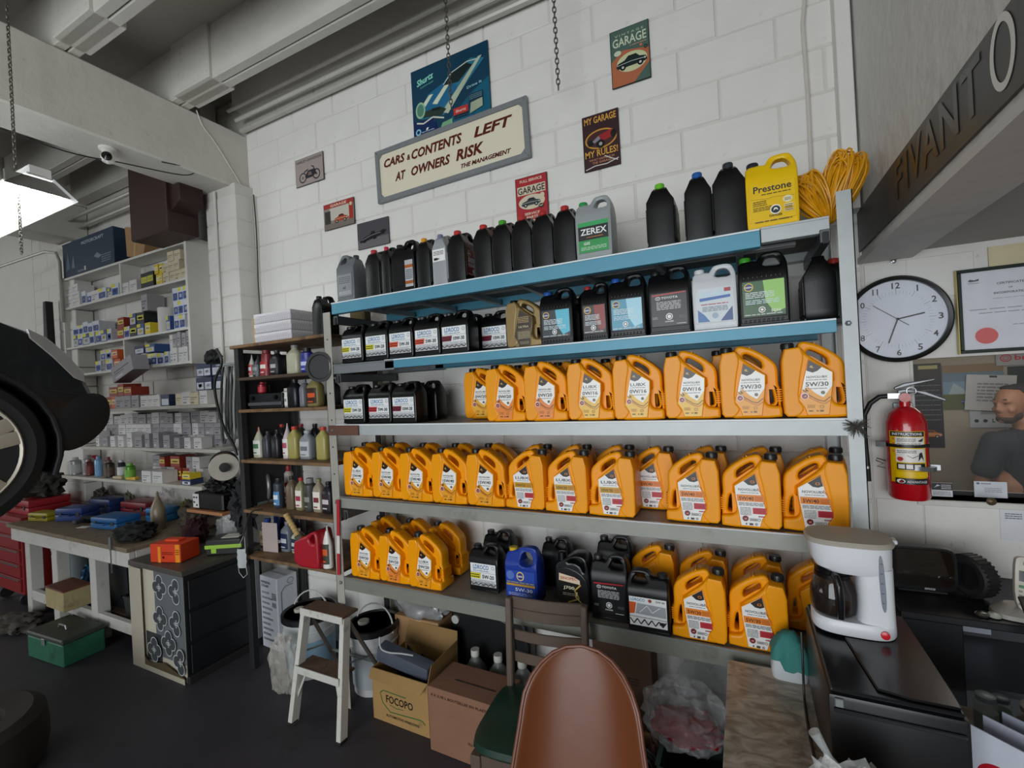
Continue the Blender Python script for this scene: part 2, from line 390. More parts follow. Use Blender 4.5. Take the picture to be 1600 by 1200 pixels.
rp('shelf', shelf(S[0], -2.02, .08, .062, BLUE, DARKU, lip=WHT), 'sky-blue top shelf'); rp('shelf', shelf(S[0]+.002, .083, .285, .052, GREY, DARKU), 'grey end piece of the top shelf')
rp('shelf', shelf(S[1], -1.66, .29, .045, BLUE, DARKU, lip=WHT), 'sky-blue second shelf'); rp('shelf', shelf(S[1]-.003, -2.03, -1.6, .05, STEEL, DARKU), 'rusty grey end piece of the second shelf')
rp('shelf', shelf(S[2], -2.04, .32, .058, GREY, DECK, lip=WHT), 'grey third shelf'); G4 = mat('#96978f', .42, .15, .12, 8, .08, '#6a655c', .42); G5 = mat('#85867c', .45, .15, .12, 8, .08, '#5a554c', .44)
rp('shelf', shelf(S[3], -2.04, .30, .062, G4, DECK, lip=CHROME), 'grey fourth shelf with a thin bright lip')  # lip strip is brighter than the shelf front
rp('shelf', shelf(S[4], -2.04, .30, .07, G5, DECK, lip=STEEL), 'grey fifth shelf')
for xx in [-1.8, -1.5, -1.2, -.9, -.6, -.3, 0]:
    rp('cross_bar', MB().box(xx, FY+.04, S[0]-.058, xx+.025, RY1-.03, S[0]-.03).mesh([STEEL], .002, smooth=0))
for yy in (2.0, 2.03): rp('under_rail', MB().box(-1.9, yy, S[0]-.045, .2, yy+.012, S[0]-.03).mesh([CHROME], .001, smooth=0))
def arm(x, z): return MB().box(x, FY-.01, z-.045, x+.03, RY1, z, 0).box(x+.006, FY-.02, z-.05, x+.024, FY-.008, z-.01, 1).mesh([mat('#5b5e60', .4, .6), BLKM], .002, smooth=0)
rp('bracket', arm(.255, S[0]-.04), 'dark channel bracket under the right end of the top shelf'); rp('bracket', arm(-2.0, S[0]-.075)); rp('bracket', arm(-2.0, S[1]-.055)); rp('bracket', arm(-2.0, S[3]-.07)); rp('bracket', arm(.27, S[3]-.07))
for x, z in ((RX0-.02, S[2]-.03), (RX0-.02, S[3]-.03), (RX0-.02, S[4]-.03), (RX1+.02, S[1]-.02), (RX1+.02, S[3]-.02)):
    rp('bolt', MB().lathe([(0, 0), (.009, 0), (.009, .008), (.004, .014), (0, .014)], 6, M=Matrix.Translation((x, FY-.005, z)) @ Matrix.Rotation(PI/2, 4, 'X')).mesh([STEEL]))
rp('splice_plate', MB().box(RX0-.05, FY-.012, S[2]-.058, RX0+.17, FY-.004, S[2]-.003).mesh([mat('#6a4a3c', .6, .3, .3, 10)], .002, smooth=0), 'rust-brown steel plate')
# fuzzy tuft of dust and cobweb at the right end of the third shelf
mb = MB(); rr = random.Random(3)
for i in range(90):
    a, b = rr.uniform(0, 2*PI), rr.uniform(-1, 1); r = rr.uniform(.02, .04); d = Vector((math.cos(a), -abs(math.sin(a))*.5, b))*r
    mb.tube([(0, 0, 0), d*.5+Vector((0, 0, .004)), d], .0011, 3)
o = ob('cobweb_tuft', mb.mesh([mat('#4f4a44', .95)]), None, (.325, FY-.012, S[2]-.03)); tag(o, 'fluffy grey tuft of dust stuck to the rack post at the third shelf', 'dust'); o['kind'] = 'stuff'

# ================================================================ ORANGE JUGS (5 litres)
JW, JH, JT = 195, 265, 122
BODY = [(3,0),(195,0),(197,16),(196,42),(166,43),(152,48),(144,62),(143,98),(149,122),(152,140),(148,160),(78,216),(60,246),(46,245),(0,240),(0,60)]
HAND = [(50,210),(48,238),(58,262),(72,267),(113,253),(153,226),(183,197),(190,172),(189,116),(194,108),(196,46),(196,24),(160,24),(150,40),(150,120),(146,160),(76,214)]
HO1 = [(80,234),(94,236),(137,208),(143,184),(134,176),(80,213)]; HO2 = [(158,118),(168,110),(176,60),(172,50),(160,48),(150,66),(150,96)]
LABP = [(79,202),(150,156),(148,116),(133,10),(69,9),(62,36),(45,62)]
COLM = [(2,4),(44,4),(66,34),(46,62),(56,150),(70,214),(58,247),(46,246),(0,241),(-1,60)]
def mir(ps, W=JW): return [(W-x, z) for x, z in ps]
def jug_meshes(mirror):
    M_ = mir if mirror else (lambda q: q)
    sc = lambda ps: [(x/1000, z/1000) for x, z in M_(ps)]
    T = JT/1000
    def body():
        mb = MB(); vs, fs = plate(sc(BODY), [], 0, T, .009, 2); mb.add(vs, fs)
        vs, fs = plate(sc(COLM), [], -.004, T+.004, .006, 1); mb.add(vs, fs)
        vs, fs = plate(sc(LABP), [], -.005, T+.005, .003, 1, 0); mb.add(vs, fs)
        rib_ = [(150,8),(160,8),(170,150),(160,158)]; 
        return fin2(mb, [ORANGE])
    def handle():
        mb = MB(); vs, fs = plate(sc(HAND), [sc(HO1), sc(HO2)], T*.22, T*.78, .009, 2); mb.add(vs, fs)
        for i in range(6):
            z = 58+i*8; q = sc([(182,z),(199,z),(199,z+4),(182,z+4)]); vs, fs = plate(q, [], T*.2, T*.8, .001, 0, 0); mb.add(vs, fs)
        for i in range(6):
            t = i/6; x, z = 100+t*60, 254-t*42; q = sc([(x,z),(x+5,z-3),(x+7,z+4),(x+2,z+7)]); vs, fs = plate(q, [], T*.3, T*.7, .001, 0, 0); mb.add(vs, fs)
        return fin2(mb, [ORANGE])
    def cap():
        x = (JW-24 if mirror else 24)/1000; mb = MB(); Mx = Matrix.Translation((x, T/2, .243))
        mb.lathe([(.018, -.008), (.018, 0), (.0205, .001), (.021, .018), (.019, .022), (0, .022)], 20, M=Mx)
        for i in range(20):
            g = i*PI/10; mb.box(-.0012, -.0012, .002, .0012, .0012, .017, M=Mx @ Matrix.Rotation(g, 4, 'Z') @ Matrix.Translation((.021, 0, 0)))
        return mb.mesh([mat('#1b1b1c', .35)])
    return cached(('jb', mirror), body), cached(('jh', mirror), handle), cached(('jc', mirror), cap)
def fin2(mb, mats):
    me = bpy.data.meshes.new('m'); me.from_pydata(mb.v, [], mb.f); me.polygons.foreach_set('material_index', mb.m)
    return fin(me, mats, 40)
def jug_label(kind, brand, grade, tint):
    P_ = [(80,199),(147,154),(145,117),(131,12),(71,11),(64,37),(48,62)]
    if kind == 'A':
        it = [('p', tint, P_), ('p', '#f6f5f0', [(80,198),(146,153),(144,108),(132,90),(118,70),(96,84),(74,108),(56,92),(63,128)]),
              ('p', '#2a1a12', [(80,199),(118,173),(104,160),(90,155),(72,163)]), ('t', '#e8c060', '4L', 88, 171, 9),
              ('t', '#2c3a44', brand, 102, 136, 12 if brand == 'LUBX' else 8, 'c', 60), ('g', '#777777', 70, 128, 130, 133, 1),
              ('t', '#22262a', grade, 101, 108, 15, 'c', 66), ('g', '#8a8a8a', 74, 98, 130, 104, 1), ('c', '#6b6450', 117, 86, 6, 6),
              ('l', '#5a3a10', [(58,98),(80,76),(104,60),(120,56),(138,72)], 2.5), ('l', '#c8741a', [(60,86),(84,66),(106,52),(122,48),(138,60)], 3),
              ('c', '#f1d7c8', 64, 76, 12, 12), ('c', '#8c1f2a', 64, 75, 9, 9), ('t', '#f0d0c0', 'oil', 64, 72, 6),
              ('p', '#2b2620', [(66,108),(70,98),(76,92),(68,92)]), ('r', '#5a4a14', 74, 22, 86, 26), ('r', '#5a4a14', 96, 22, 101, 26), ('r', '#5a4a14', 106, 21, 116, 27), ('o', '#b08a28', 112, 38, 6, 6, 2), ('g', '#b8862a', 70, 34, 92, 46, 3)]
    else:
        P2 = mir(P_)
        it = [('p', '#f2f1ee', P2), ('p', '#241d18', [(115,199),(77,173),(92,160),(108,158),(122,164)]), ('t', '#f08a28', 'C3', 106, 167, 9),
              ('t', '#2c3a44', brand, 92, 138, 12 if brand == 'LUBX' else 9, 'c', 66), ('g', '#555a60', 66, 130, 124, 134, 1), ('l', '#c8741a', [(122,150),(132,132)], 2.5),
              ('p', tint, [(52,124),(138,124),(143,100),(54,100)]), ('t', '#3a1608', grade, 84, 104, 14, 'c', 48), ('g', '#a84a18', 112, 103, 138, 120, 4),
              ('g', '#666a70', 58, 84, 140, 97, 3), ('g', '#8a8d92', 62, 50, 98, 80, 6), ('r', '#c8323c', 103, 56, 146, 78), ('g', '#8c1f28', 107, 59, 142, 75, 3),
              ('c', '#7c1c26', 78, 38, 10, 10), ('t', '#e8c0b0', 'oil', 78, 35, 6), ('g', '#a82028', 120, 44, 140, 52, 1), ('g', '#555555', 92, 30, 116, 40, 4), ('o', '#888888', 122, 35, 5, 5, 1.5), ('r', '#444444', 78, 16, 82, 22), ('r', '#444444', 90, 15, 102, 22), ('o', '#444444', 112, 19, 4, 4, 1.5)]
    return decal_mesh(it)
def jug(label, loc, mirror, brand=None, grade=None, tint='#f08a2a', rz=0, group=None):
    t = thing('oil_jug', label, 'jug', loc, rz, group); b, h, c = jug_meshes(mirror)
    ob('body', b, t); ob('handle', h, t); ob('cap', c, t)
    if brand:
        kind = 'B' if mirror else 'A'
        ob('label', cached(('jl', kind, brand, grade, tint), lambda: jug_label(kind, brand, grade, tint)), t, (0, -.0055, 0))
    return t
def jug_row(xs, y, z, spec, what, rjit=.03):
    n = len(xs); last = -9
    for i, (x, sp) in enumerate(zip(xs, spec)):
        x = max(x, last+.2003); last = x
        mirror, brand, grade, tint = sp
        jug('orange %s oil jug, %s from left, %s' % (grade or 'plain-backed', ORD[i], what) if n > 1 else 'orange %s oil jug, %s' % (grade or 'plain-backed', what), (x, y+rnd.uniform(-.008, .008), z+.0025), mirror, brand, grade, tint, 0, 'orange oil jugs, '+what)
YF, YB = 1.892, 2.075
NB, LX = 'NOVOLUBX', 'LUBX'
A = lambda g, b=NB, t='#f2a52c': (False, b, g, t)
B = lambda g, b=NB, t='#ef8a2e': (True, b, g, t)
# third shelf
jug_row([atx(p, 657, YF) for p in (762, 818, 882, 955, 1026, 1120, 1214)], YF, S[2], [A('0W/20', NB, '#f08c3c'), A('0W/20', NB, '#f08c3c'), A('0W/16', LX, '#f0c040'), A('0W/16', LX, '#f0c040'), A('0W/16', NB, '#f0c040'), A('5W/30'), A('5W/30')], 'front row of third shelf')
jug_row([atx(p, 657, YB) for p in (728,)], YB, S[2], [A('0W/20', NB, '#f2b83c')], 'half hidden at the left start of third shelf row')
jug_row([atx(p, 657, YB) for p in (800, 862, 938)], YB, S[2], [A(None, None)]*3, 'back row of third shelf')
jug_row([atx(p, 657, YB) for p in (1115,)], YB, S[2], [A(None, None)], 'behind the right-hand 5W/30 pair on the third shelf')
# fourth shelf
jug_row([atx(p, q, YF) for p, q in ((540,778), (583,783), (627,788), (670,793), (717,798))], YF, S[3], [A('15W/40', LX)]+[A('15W/40')]*4, 'front left of fourth shelf')
jug_row([atx(p, q, YF) for p, q in ((790,798), (842,802), (895,807))], YF, S[3], [B('10W/30', LX, '#d0a020')]*3, 'front middle of fourth shelf')
jug_row([atx(p, q, YF) for p, q in ((1042,815), (1128,824), (1219,829))], YF, S[3], [B('5W/40')]*3, 'front right of fourth shelf')
jug_row([atx(p, 790, YB) for p in (560, 605, 652, 702, 753)], YB, S[3], [A(None, None)]*5, 'back left of fourth shelf')
jug_row([atx(p, 796, YB) for p in (805, 850, 893)], YB, S[3], [B(None, None)]*2+[B(None, None)], 'back middle of fourth shelf')
jug_row([atx(983, 796, YB-.03)], YB-.03, S[3], [B('5W/40')], 'set back from its neighbours on the fourth shelf')
jug_row([atx(p, 800, YB) for p in (1062, 1140, 1220)], YB, S[3], [B(None, None)]*3, 'back right of fourth shelf')
# fifth shelf
jug_row([atx(p, q, 1.895) for p, q in ((551,898), (592,905), (635,912))], 1.895, S[4], [A('5W/20'), A('5W/20', NB, '#f08c3c'), A('5W/20', LX)], 'front left of fifth shelf')
jug_row([atx(p, q, 2.09) for p, q in ((582,880), (628,885), (670,890))], 2.09, S[4], [A(None, None)]*3, 'back left of fifth shelf')
jug_row([atx(p, q, 1.885) for p, q in ((1052,998), (1137,1012))], 1.885, S[4], [B('5W/30')]*2, 'front right of fifth shelf')
jug_row([atx(p, q, 2.09) for p, q in ((986,950), (1062,958), (1143,965), (1232,975))], 2.09, S[4], [B(None, None)]*4, 'back right of fifth shelf')

# ================================================================ RECTANGULAR JUGS
def gjug_meshes(w_, h_, t_, col, capc, right=False, style=0, rough=.35):
    key = (w_, h_, t_, col, right, style)
    m = mat(col, rough, 0, .08, 12, spec=.35)
    X = (lambda ps: [((w_-x) if right else x, z) for x, z in ps])
    sh = h_*.74
    def body():
        if style == 2:    # handle sunk into the body
            out = [(0,.004),(.006,0),(w_-.006,0),(w_,.006),(w_,h_*.80),(w_*.93,h_*.96),(w_*.80,h_),(w_*.5,h_*.99),(w_*.36,h_*.93),(w_*.05,h_*.89),(0,h_*.82)]
            hole = [(w_*.46,h_*.72),(w_*.5,h_*.90),(w_*.74,h_*.92),(w_*.86,h_*.82),(w_*.86,h_*.70),(w_*.6,h_*.66)]
        else:
            out = [(0,.004),(.006,0),(w_-.006,0),(w_,.006),(w_,sh*.98),(w_*.985,h_*.86),(w_*.90,h_*.975),(w_*.78,h_),(w_*.52,h_*.99),(w_*.44,h_*.93),(w_*.40,h_*.885),(w_*.31,h_*.90),(w_*.03,h_*.89),(0,sh)]
            hole = [(w_*.50,h_*.80),(w_*.55,h_*.90),(w_*.62,h_*.935),(w_*.78,h_*.935),(w_*.87,h_*.87),(w_*.88,h_*.79)]
        vs, fs = plate(X(out), [X(hole)], 0, t_, .007, 1)
        bm = bmesh.new(); me = bpy.data.meshes.new('m'); me.from_pydata(vs, [], fs); bm.from_mesh(me)
        for z in (h_*.70, h_*.78, h_*.86, h_*.93):
            bmesh.ops.bisect_plane(bm, geom=bm.verts[:]+bm.edges[:]+bm.faces[:], plane_co=(0,0,z), plane_no=(0,0,1))
        for v in bm.verts:
            q = v.co.z/h_; k = 1 if q < .70 else 1-.62*min(1, (q-.70)/.23)**.9
            v.co.y = t_/2+(v.co.y-t_/2)*k
        bm.to_mesh(me); bm.free()
        mb = MB(); mb.v = [tuple(v.co) for v in me.vertices]; mb.f = [list(p.vertices) for p in me.polygons]; mb.m = [0]*len(mb.f); bpy.data.meshes.remove(me)
        # ribbed bands and raised label frame
        if style == 1:
            for i in range(9):
                x = w_*(.1+.09*i)
                for z0, z1 in ((h_*.63, h_*.67), (h_*.045, h_*.085)):
                    vs, fs = plate([(x,z0),(x+w_*.04,z0),(x+w_*.05,z1),(x+w_*.01,z1)], [], -.004, t_+.004, .0015, 0, 0); mb.add(vs, fs)
        vs, fs = plate(X([(w_*.06,h_*.11),(w_*.94,h_*.11),(w_*.94,h_*.60),(w_*.06,h_*.60)]), [], -.003, t_+.003, .002, 1, 0); mb.add(vs, fs)
        vs, fs = plate(X([(w_*.02,h_*.015),(w_*.98,h_*.015),(w_*.98,h_*.05),(w_*.02,h_*.05)]), [], -.0025, t_+.0025, .002, 1, 0); mb.add(vs, fs)
        return fin2(mb, [m])
    def cap():
        x = w_*.17; x = w_-x if right else x; Mx = Matrix.Translation((x, t_/2, h_*.885)); r = min(.019, w_*.115)
        return MB().lathe([(r*.9, -.01), (r*.9, 0), (r*1.05, .002), (r*1.08, h_*.06), (r*.95, h_*.075), (0, h_*.075)], 18, M=Mx).mesh([mat(capc, .4)])
    return cached(('gb',)+key, body), cached(('gc',)+key+(capc,), cap)
def gjug(label, x, y, z, w_=.165, h_=.26, t_=.1, col='#0a0a0c', capc='#1b1b1c', right=False, style=0, rz=0, items=None, lname=None, rough=.35, cat='jug', group=None):
    """x,y: the front left bottom corner as the camera sees it (rz = 90 degrees shows the narrow side)"""
    t = thing('fluid_jug', label, cat, (x, y, z+.0025) if not rz else (x+t_, y, z+.0025), rz, group)
    b, c = gjug_meshes(w_, h_, t_, col, capc, right, style, rough)
    ob('body', b, t); ob('cap', c, t)
    if items: ob('label', cached(('gl', lname), lambda: decal_mesh(items)), t, (0, -.0036, 0))
    return t
def L_loroco(band, grade, w_=165, h_=225):
    a, b, c, d = w_*.07, w_*.93, h_*.13, h_*.62; W2 = b-a; Hh = d-c
    return [('r', '#eef0f0', a, c, b, d), ('t', '#1f6fa8', 'LDROCO', a+W2*.42, d-Hh*.26, Hh*.2, 'c', W2*.62), ('g', '#7a9ab0', a+W2*.1, d-Hh*.36, a+W2*.75, d-Hh*.28, 1), ('o', '#778088', b-W2*.1, d-Hh*.15, 8, 8, 2),
            ('l', '#2a2a2a', [(a, d-Hh*.4), (b, d-Hh*.4)], 1), ('p', band, [(a, d-Hh*.43), (a+W2*.42, d-Hh*.43), (a+W2*.38, d-Hh*.68), (a, d-Hh*.68)]), ('g', '#2a2222', a+3, d-Hh*.65, a+W2*.36, d-Hh*.45, 2),
            ('t', '#151515', grade, a+W2*.7, d-Hh*.65, Hh*.17, 'c', W2*.46), ('l', '#2a2a2a', [(a, d-Hh*.72), (b, d-Hh*.72)], 1), ('g', '#3a3d40', a+2, c+2, b-2, c+Hh*.2, 5), ('g', '#8a9096', a+6, c+Hh*.16, b-8, c+Hh*.26, 2),
            ('l', '#1a1a1a', [(a+W2*q/10, c+(3 if q % 2 else Hh*.14)) for q in range(11)], 3)]
def L_napa(bg, w_, h_, dark='#12202a', tone='#56c0d8'):
    a, b, c, d = w_*.09, w_*.91, h_*.13, h_*.60
    return [('r', bg, a, c, b, d), ('p', tone, [(a+(b-a)*.5, d), (b, d), (b, c+20), (a+(b-a)*.75, c+8), (a+(b-a)*.55, c+50)]), ('c', '#e8c23a', a+20, d-20, 15, 15), ('c', '#1c2f6a', a+20, d-20, 12, 12), ('t', '#f0f0f0', 'NAPA', a+20, d-24, 7, 'c', 22),
            ('g', '#dfe8ea', a+8, d-62, a+(b-a)*.75, d-38, 4), ('g', '#cfe0e4', a+8, d-84, b-18, d-66, 3), ('c', '#f4f4f4', a+(b-a)*.45, c+22, 11, 11), ('o', '#222222', a+(b-a)*.45, c+22, 8, 8, 3), ('g', '#dddddd', a+4, c+3, b-10, c+9, 1)]
def L_toyota(w_, h_):
    a, b, c, d = w_*.08, w_*.92, h_*.12, h_*.60
    return [('r', '#101113', a, c, b, d), ('p', '#b32430', [(a+4, d-4), (b-3, d), (b-3, d-5), (a+4, d-10)]), ('o', '#e6e6e6', a+26, d-20, 10, 7, 2), ('o', '#e6e6e6', a+26, d-18, 4, 5, 1.5), ('t', '#ededed', 'TOYOTA', a+70, d-24, 9, 'c', 62),
            ('g', '#c9c9c9', a+20, d-66, b-22, d-32, 6), ('c', '#efefef', w_/2, c+36, 13, 13), ('o', '#1a1a1a', w_/2, c+36, 10, 10, 3), ('t', '#efefef', 'DANGER', w_/2, c+14, 6, 'c', 32), ('g', '#a9a9a9', a+2, c+28, a+22, c+38, 3), ('g', '#707070', b-30, c+26, b-4, c+38, 4), ('g', '#e0e0e0', b-40, c+4, b-6, c+9, 1)]
# second shelf: front left group
x1 = [atx(p, q, 1.9) for p, q in ((534,563), (571,561), (608,559), (648,556), (690,553))]
sp = [('#d8cf2a', '5W-20', 'yellow band'), ('#d8cf2a', '5W-20', 'yellow band'), ('#e0522c', '5W-30', 'orange-red band'), ('#e0522c', '5W-30', 'orange-red band'), ('#7a1830', '10W-30', 'wine-red band')]
last = -9
for i, (x, s) in enumerate(zip(x1, sp)):
    x = max(x, last+.165); last = x
    gjug('black %s oil jug with %s, %s from left on second shelf' % (s[1], s[2], ORD[i]), x, 1.9, S[1], .16, .215, .1, items=L_loroco(s[0], s[1], 160, 215), lname='L2'+s[0]+s[1], group='black motor oil jugs, front left of the second shelf')
for i in range(5):
    gjug('black jug in the back row of the second shelf, %s from left' % ORD[i], -1.86+i*.168, 2.06, S[1], .16, .215, .1, items=L_loroco('#7a1830', '10W-30', 160, 215) if i == 4 else None, lname='L2b', group='black motor oil jugs, back left of the second shelf')
# third shelf
x1 = [atx(p, q, 1.9) for p, q in ((537,662), (576,661), (613,660))]; last = -9
for i, (x, s) in enumerate(zip(x1, [('#d8cf2a', '5W-20', 'yellow band'), ('#c83038', '5W-30', 'red band'), ('#7a1830', '10W-30', 'wine-red band')])):
    x = max(x, last+.165); last = x
    gjug('black %s oil jug with %s, %s from left on third shelf' % (s[1], s[2], ORD[i]), x, 1.9, S[2], .16, .215, .1, items=L_loroco(s[0], s[1], 160, 215), lname='L3'+s[0]+s[1], group='black motor oil jugs, front left of the third shelf')
for i in range(2):
    gjug('plain black jug in the back row of third shelf, %s from left' % ORD[i], -1.81+i*.166, 2.06, S[2], .16, .215, .1, group='black motor oil jugs, back left of the third shelf')
# second shelf right: big jugs
def gold():
    t = thing('oil_jug', 'golden-brown slanted oil jug, first of the big jugs on the second shelf', 'jug', (atx(793, 546, 1.92), 1.92, S[1]+.0025))
    gm = mat('#8a7448', .32, .35, .08, 12)
    for n_, me in zip(('body', 'handle', 'cap'), jug_meshes(False)):
        m2 = me.copy(); m2.materials.clear(); m2.materials.append(gm if n_ != 'cap' else BLACK); ob(n_, m2, t)
    ob('label', decal_mesh([('p', '#33291c', [(80,199),(147,154),(145,117),(131,12),(71,11),(64,37),(48,62)]), ('g', '#b89c60', 70, 130, 130, 165, 4), ('p', '#5a4a30', [(62,40),(140,60),(144,100),(60,90)]), ('t', '#d8c89a', 'ULTRA', 100, 104, 11, 'c', 56), ('g', '#b0a080', 68, 46, 134, 86, 6), ('g', '#a09070', 76, 18, 126, 34, 3)]), t, (0, -.0055, 0))
    t.scale = (.9, .9, .86)
gold()
def gx(px, py, label, y=1.91, **k): return gjug(label, atx(px, py, y), y, S[1], **k)
gx(845, 541, 'black coolant jug with a blue cap and turquoise label beside the gold jug', w_=.155, h_=.25, capc='#2458a8', style=1, items=L_napa('#1a2a33', 155, 250), lname='nb1')
gjug('black jug with its narrow side half hidden behind the turquoise-labelled jug', atx(885, 535, 2.06), 2.06, S[1], .15, .25, .1)
gx(910, 534, 'narrow black coolant jug with a red cap and dark red label on the second shelf', w_=.115, h_=.25, t_=.1, capc='#a82c28', style=1, items=L_napa('#2a1414', 115, 250, tone='#8c2820'), lname='nr1')
gx(953, 531, 'black coolant jug with a blue cap and glossy light-blue label on the second shelf', w_=.15, h_=.265, capc='#2458a8', style=1, items=L_napa('#4a9cb8', 150, 265, tone='#a8dcec'), lname='nb2')
gx(1015, 519, 'black coolant jug with a red stripe over white print on the second shelf', w_=.158, h_=.27, items=L_toyota(158, 270), lname='ty')
gx(1084, 512, 'white washer-fluid jug with a blue picture label on the second shelf', w_=.155, h_=.25, col='#d9dcdf', capc='#dfe2e4', items=[('r', '#cfd8de', 18, 32, 138, 158), ('p', '#2f6ea8', [(18,32),(60,32),(40,60),(18,80)]), ('p', '#244a86', [(138,32),(96,32),(118,60),(138,84)]), ('t', '#b8e0f4', 'GLASS', 78, 128, 16, 'c', 96), ('p', '#2a62b0', [(26,110),(132,118),(132,128),(26,122)]), ('r', '#a8262c', 112, 140, 134, 154), ('g', '#b04040', 30, 94, 124, 102, 1), ('g', '#666f78', 34, 70, 122, 90, 4), ('c', '#9ab0c0', 78, 54, 11, 11)], lname='wh')
gx(1156, 506, 'large black coolant jug with a green cap and green label on the second shelf', w_=.162, h_=.27, capc='#3f9a2a', style=1, items=L_napa('#2c5c30', 162, 270, tone='#9cd06a')+[('t', '#e8f0e0', '50/50', 118, 46, 10)], lname='gn')
gjug('tall black jug turned narrow side on under the right end bracket of the second shelf', atx(1258, 498, 1.93), 1.93, S[1], .15, .232, .1, rz=PI/2, right=True)
gjug('red-capped black jug behind the narrow one at the right end of second shelf', atx(1284, 498, 2.12), 2.12, S[1], .15, .26, .1, rz=PI/2, capc='#a83028')
# top shelf
def tx(px, py, label, side=True, y=1.90, **k):
    k.setdefault('h_', .265)
    if side: return gjug(label, atx(px, py, y), y, S[0], rz=PI/2, **k)
    return gjug(label, atx(px, py, y), y, S[0], **k)
tx(527, 468, 'grey metallic-looking oil jug at the left end of the top shelf', False, w_=.13, h_=.27, col='#6d7275', capc='#3a3d40', right=True, items=[('p', '#868b8c', [(14,30),(114,30),(114,150),(14,150)]), ('g', '#50565a', 20, 100, 108, 140, 4), ('t', '#23282c', 'oil', 60, 70, 16), ('g', '#c0c4c6', 20, 40, 108, 60, 3)], lname='gr1')
tx(563, 462, 'dark blue-black bottle with a yellow cap behind the grey jug on the top shelf', y=2.1, w_=.12, t_=.08, h_=.24, col='#1a2040', capc='#c8b428')
tx(572, 461, 'black jug with a faded red cap, second on the top shelf', w_=.14, t_=.1, capc='#b02c38', items=[('t', '#d8d8d8', 'OIL', 70, 90, 20), ('g', '#999999', 20, 40, 110, 80, 5)], lname='bk1')
tx(597, 457, 'slim black bottle with a pink-red cap on the top shelf', w_=.10, t_=.06, capc='#c22c48')
tx(613, 455, 'black loop-handled jug with a white and orange label on the top shelf', False, w_=.15, h_=.27, right=False, items=[('r', '#b9bcc0', 92, 22, 142, 158), ('r', '#b0622a', 92, 118, 142, 134), ('r', '#a85a28', 92, 36, 142, 52), ('g', '#44484c', 96, 60, 138, 112, 6)], lname='bkor')
tx(640, 455, 'black bottle with an orange cap in the back row of the top shelf', y=2.1, w_=.12, t_=.07, capc='#c05a20')
tx(652, 450, 'black bottle with an amber cap beside the silver bottle on the top shelf', w_=.12, t_=.085, capc='#e09a1e')
tx(677, 447, 'silver bottle with a violet-grey cap and white sticker on the top shelf', w_=.12, t_=.085, col='#9fa3a6', capc='#7a7a9c', rough=.3)
o = ob('sticker', decal_mesh([('r', '#f0f0ee', 0, 0, 74, 60), ('g', '#333333', 6, 30, 66, 52, 3), ('g', '#111111', 8, 6, 40, 20, 1), ('r', '#222222', 8, 6, 30, 18)]), bpy.data.objects[[q.name for q in bpy.data.objects if q.get('label', '').startswith('silver bottle with a violet')][0]], (-.0005, .08, .12), (0, 0, -PI/2))
o['label'] = 'white sticker with a bar code'
tx(701, 443, 'black jug with red cap and a red label facing right, top shelf', w_=.15, t_=.1, capc='#b8302c', items=L_napa('#70242a', 150, 265, tone='#b83c40'), lname='nr2')
caps = [('#b8302c', 'red', 741), ('#48a02c', 'green', 768), ('#b8302c', 'red', 799), ('#b02c2c', 'red', 829), ('#b02c2c', 'red', 860)]
last = -9
for i, (cc, cn, px) in enumerate(caps):
    x = max(atx(px, 432-i*5, 1.9), last+.102); last = x
    gjug('black jug with %s cap, %s of five turned side on, top shelf' % (cn, ORD[i]), x, 1.9, S[0], .15, .265, .098, rz=PI/2, capc=cc, group='five black coolant jugs turned side on', items=L_napa('#70242a', 150, 265, tone='#b83c40') if i in (3,) else None, lname='nr3')
tx(901, 405, 'grey coolant jug with green cap and green and black label, top shelf', False, w_=.155, h_=.27, col='#9a9fa0', capc='#2f9a4c', items=[('r', '#1d2220', 14, 30, 142, 140), ('r', '#3aa860', 14, 140, 142, 158), ('r', '#2f9a50', 14, 30, 142, 82), ('t', '#f4f4f4', 'ZEREX', 80, 104, 26, 'c', 112), ('g', '#c08030', 50, 90, 120, 97, 1), ('t', '#eaf4ea', 'G05', 50, 62, 12), ('g', '#bfe0c4', 24, 40, 132, 56, 3)], lname='zx')
tx(1012, 379, 'black coolant jug with a lime-green cap and green label facing right on the top shelf', w_=.15, t_=.105, capc='#6cc02c', items=L_napa('#1e2c1c', 150, 265, tone='#4c8a3a'), lname='ng2')
tx(1072, 367, 'plain black coolant jug with a blue cap near the right end of the top shelf', w_=.15, t_=.095, capc='#1f5aa8', h_=.275)
tx(1116, 358, 'black jug with a grey cap and a cream label facing right on the top shelf', w_=.15, t_=.112, capc='#2e3338', h_=.285, items=[('r', '#b8ac8c', 30, 40, 130, 190), ('g', '#5a5040', 36, 50, 124, 180, 10)], lname='crm')
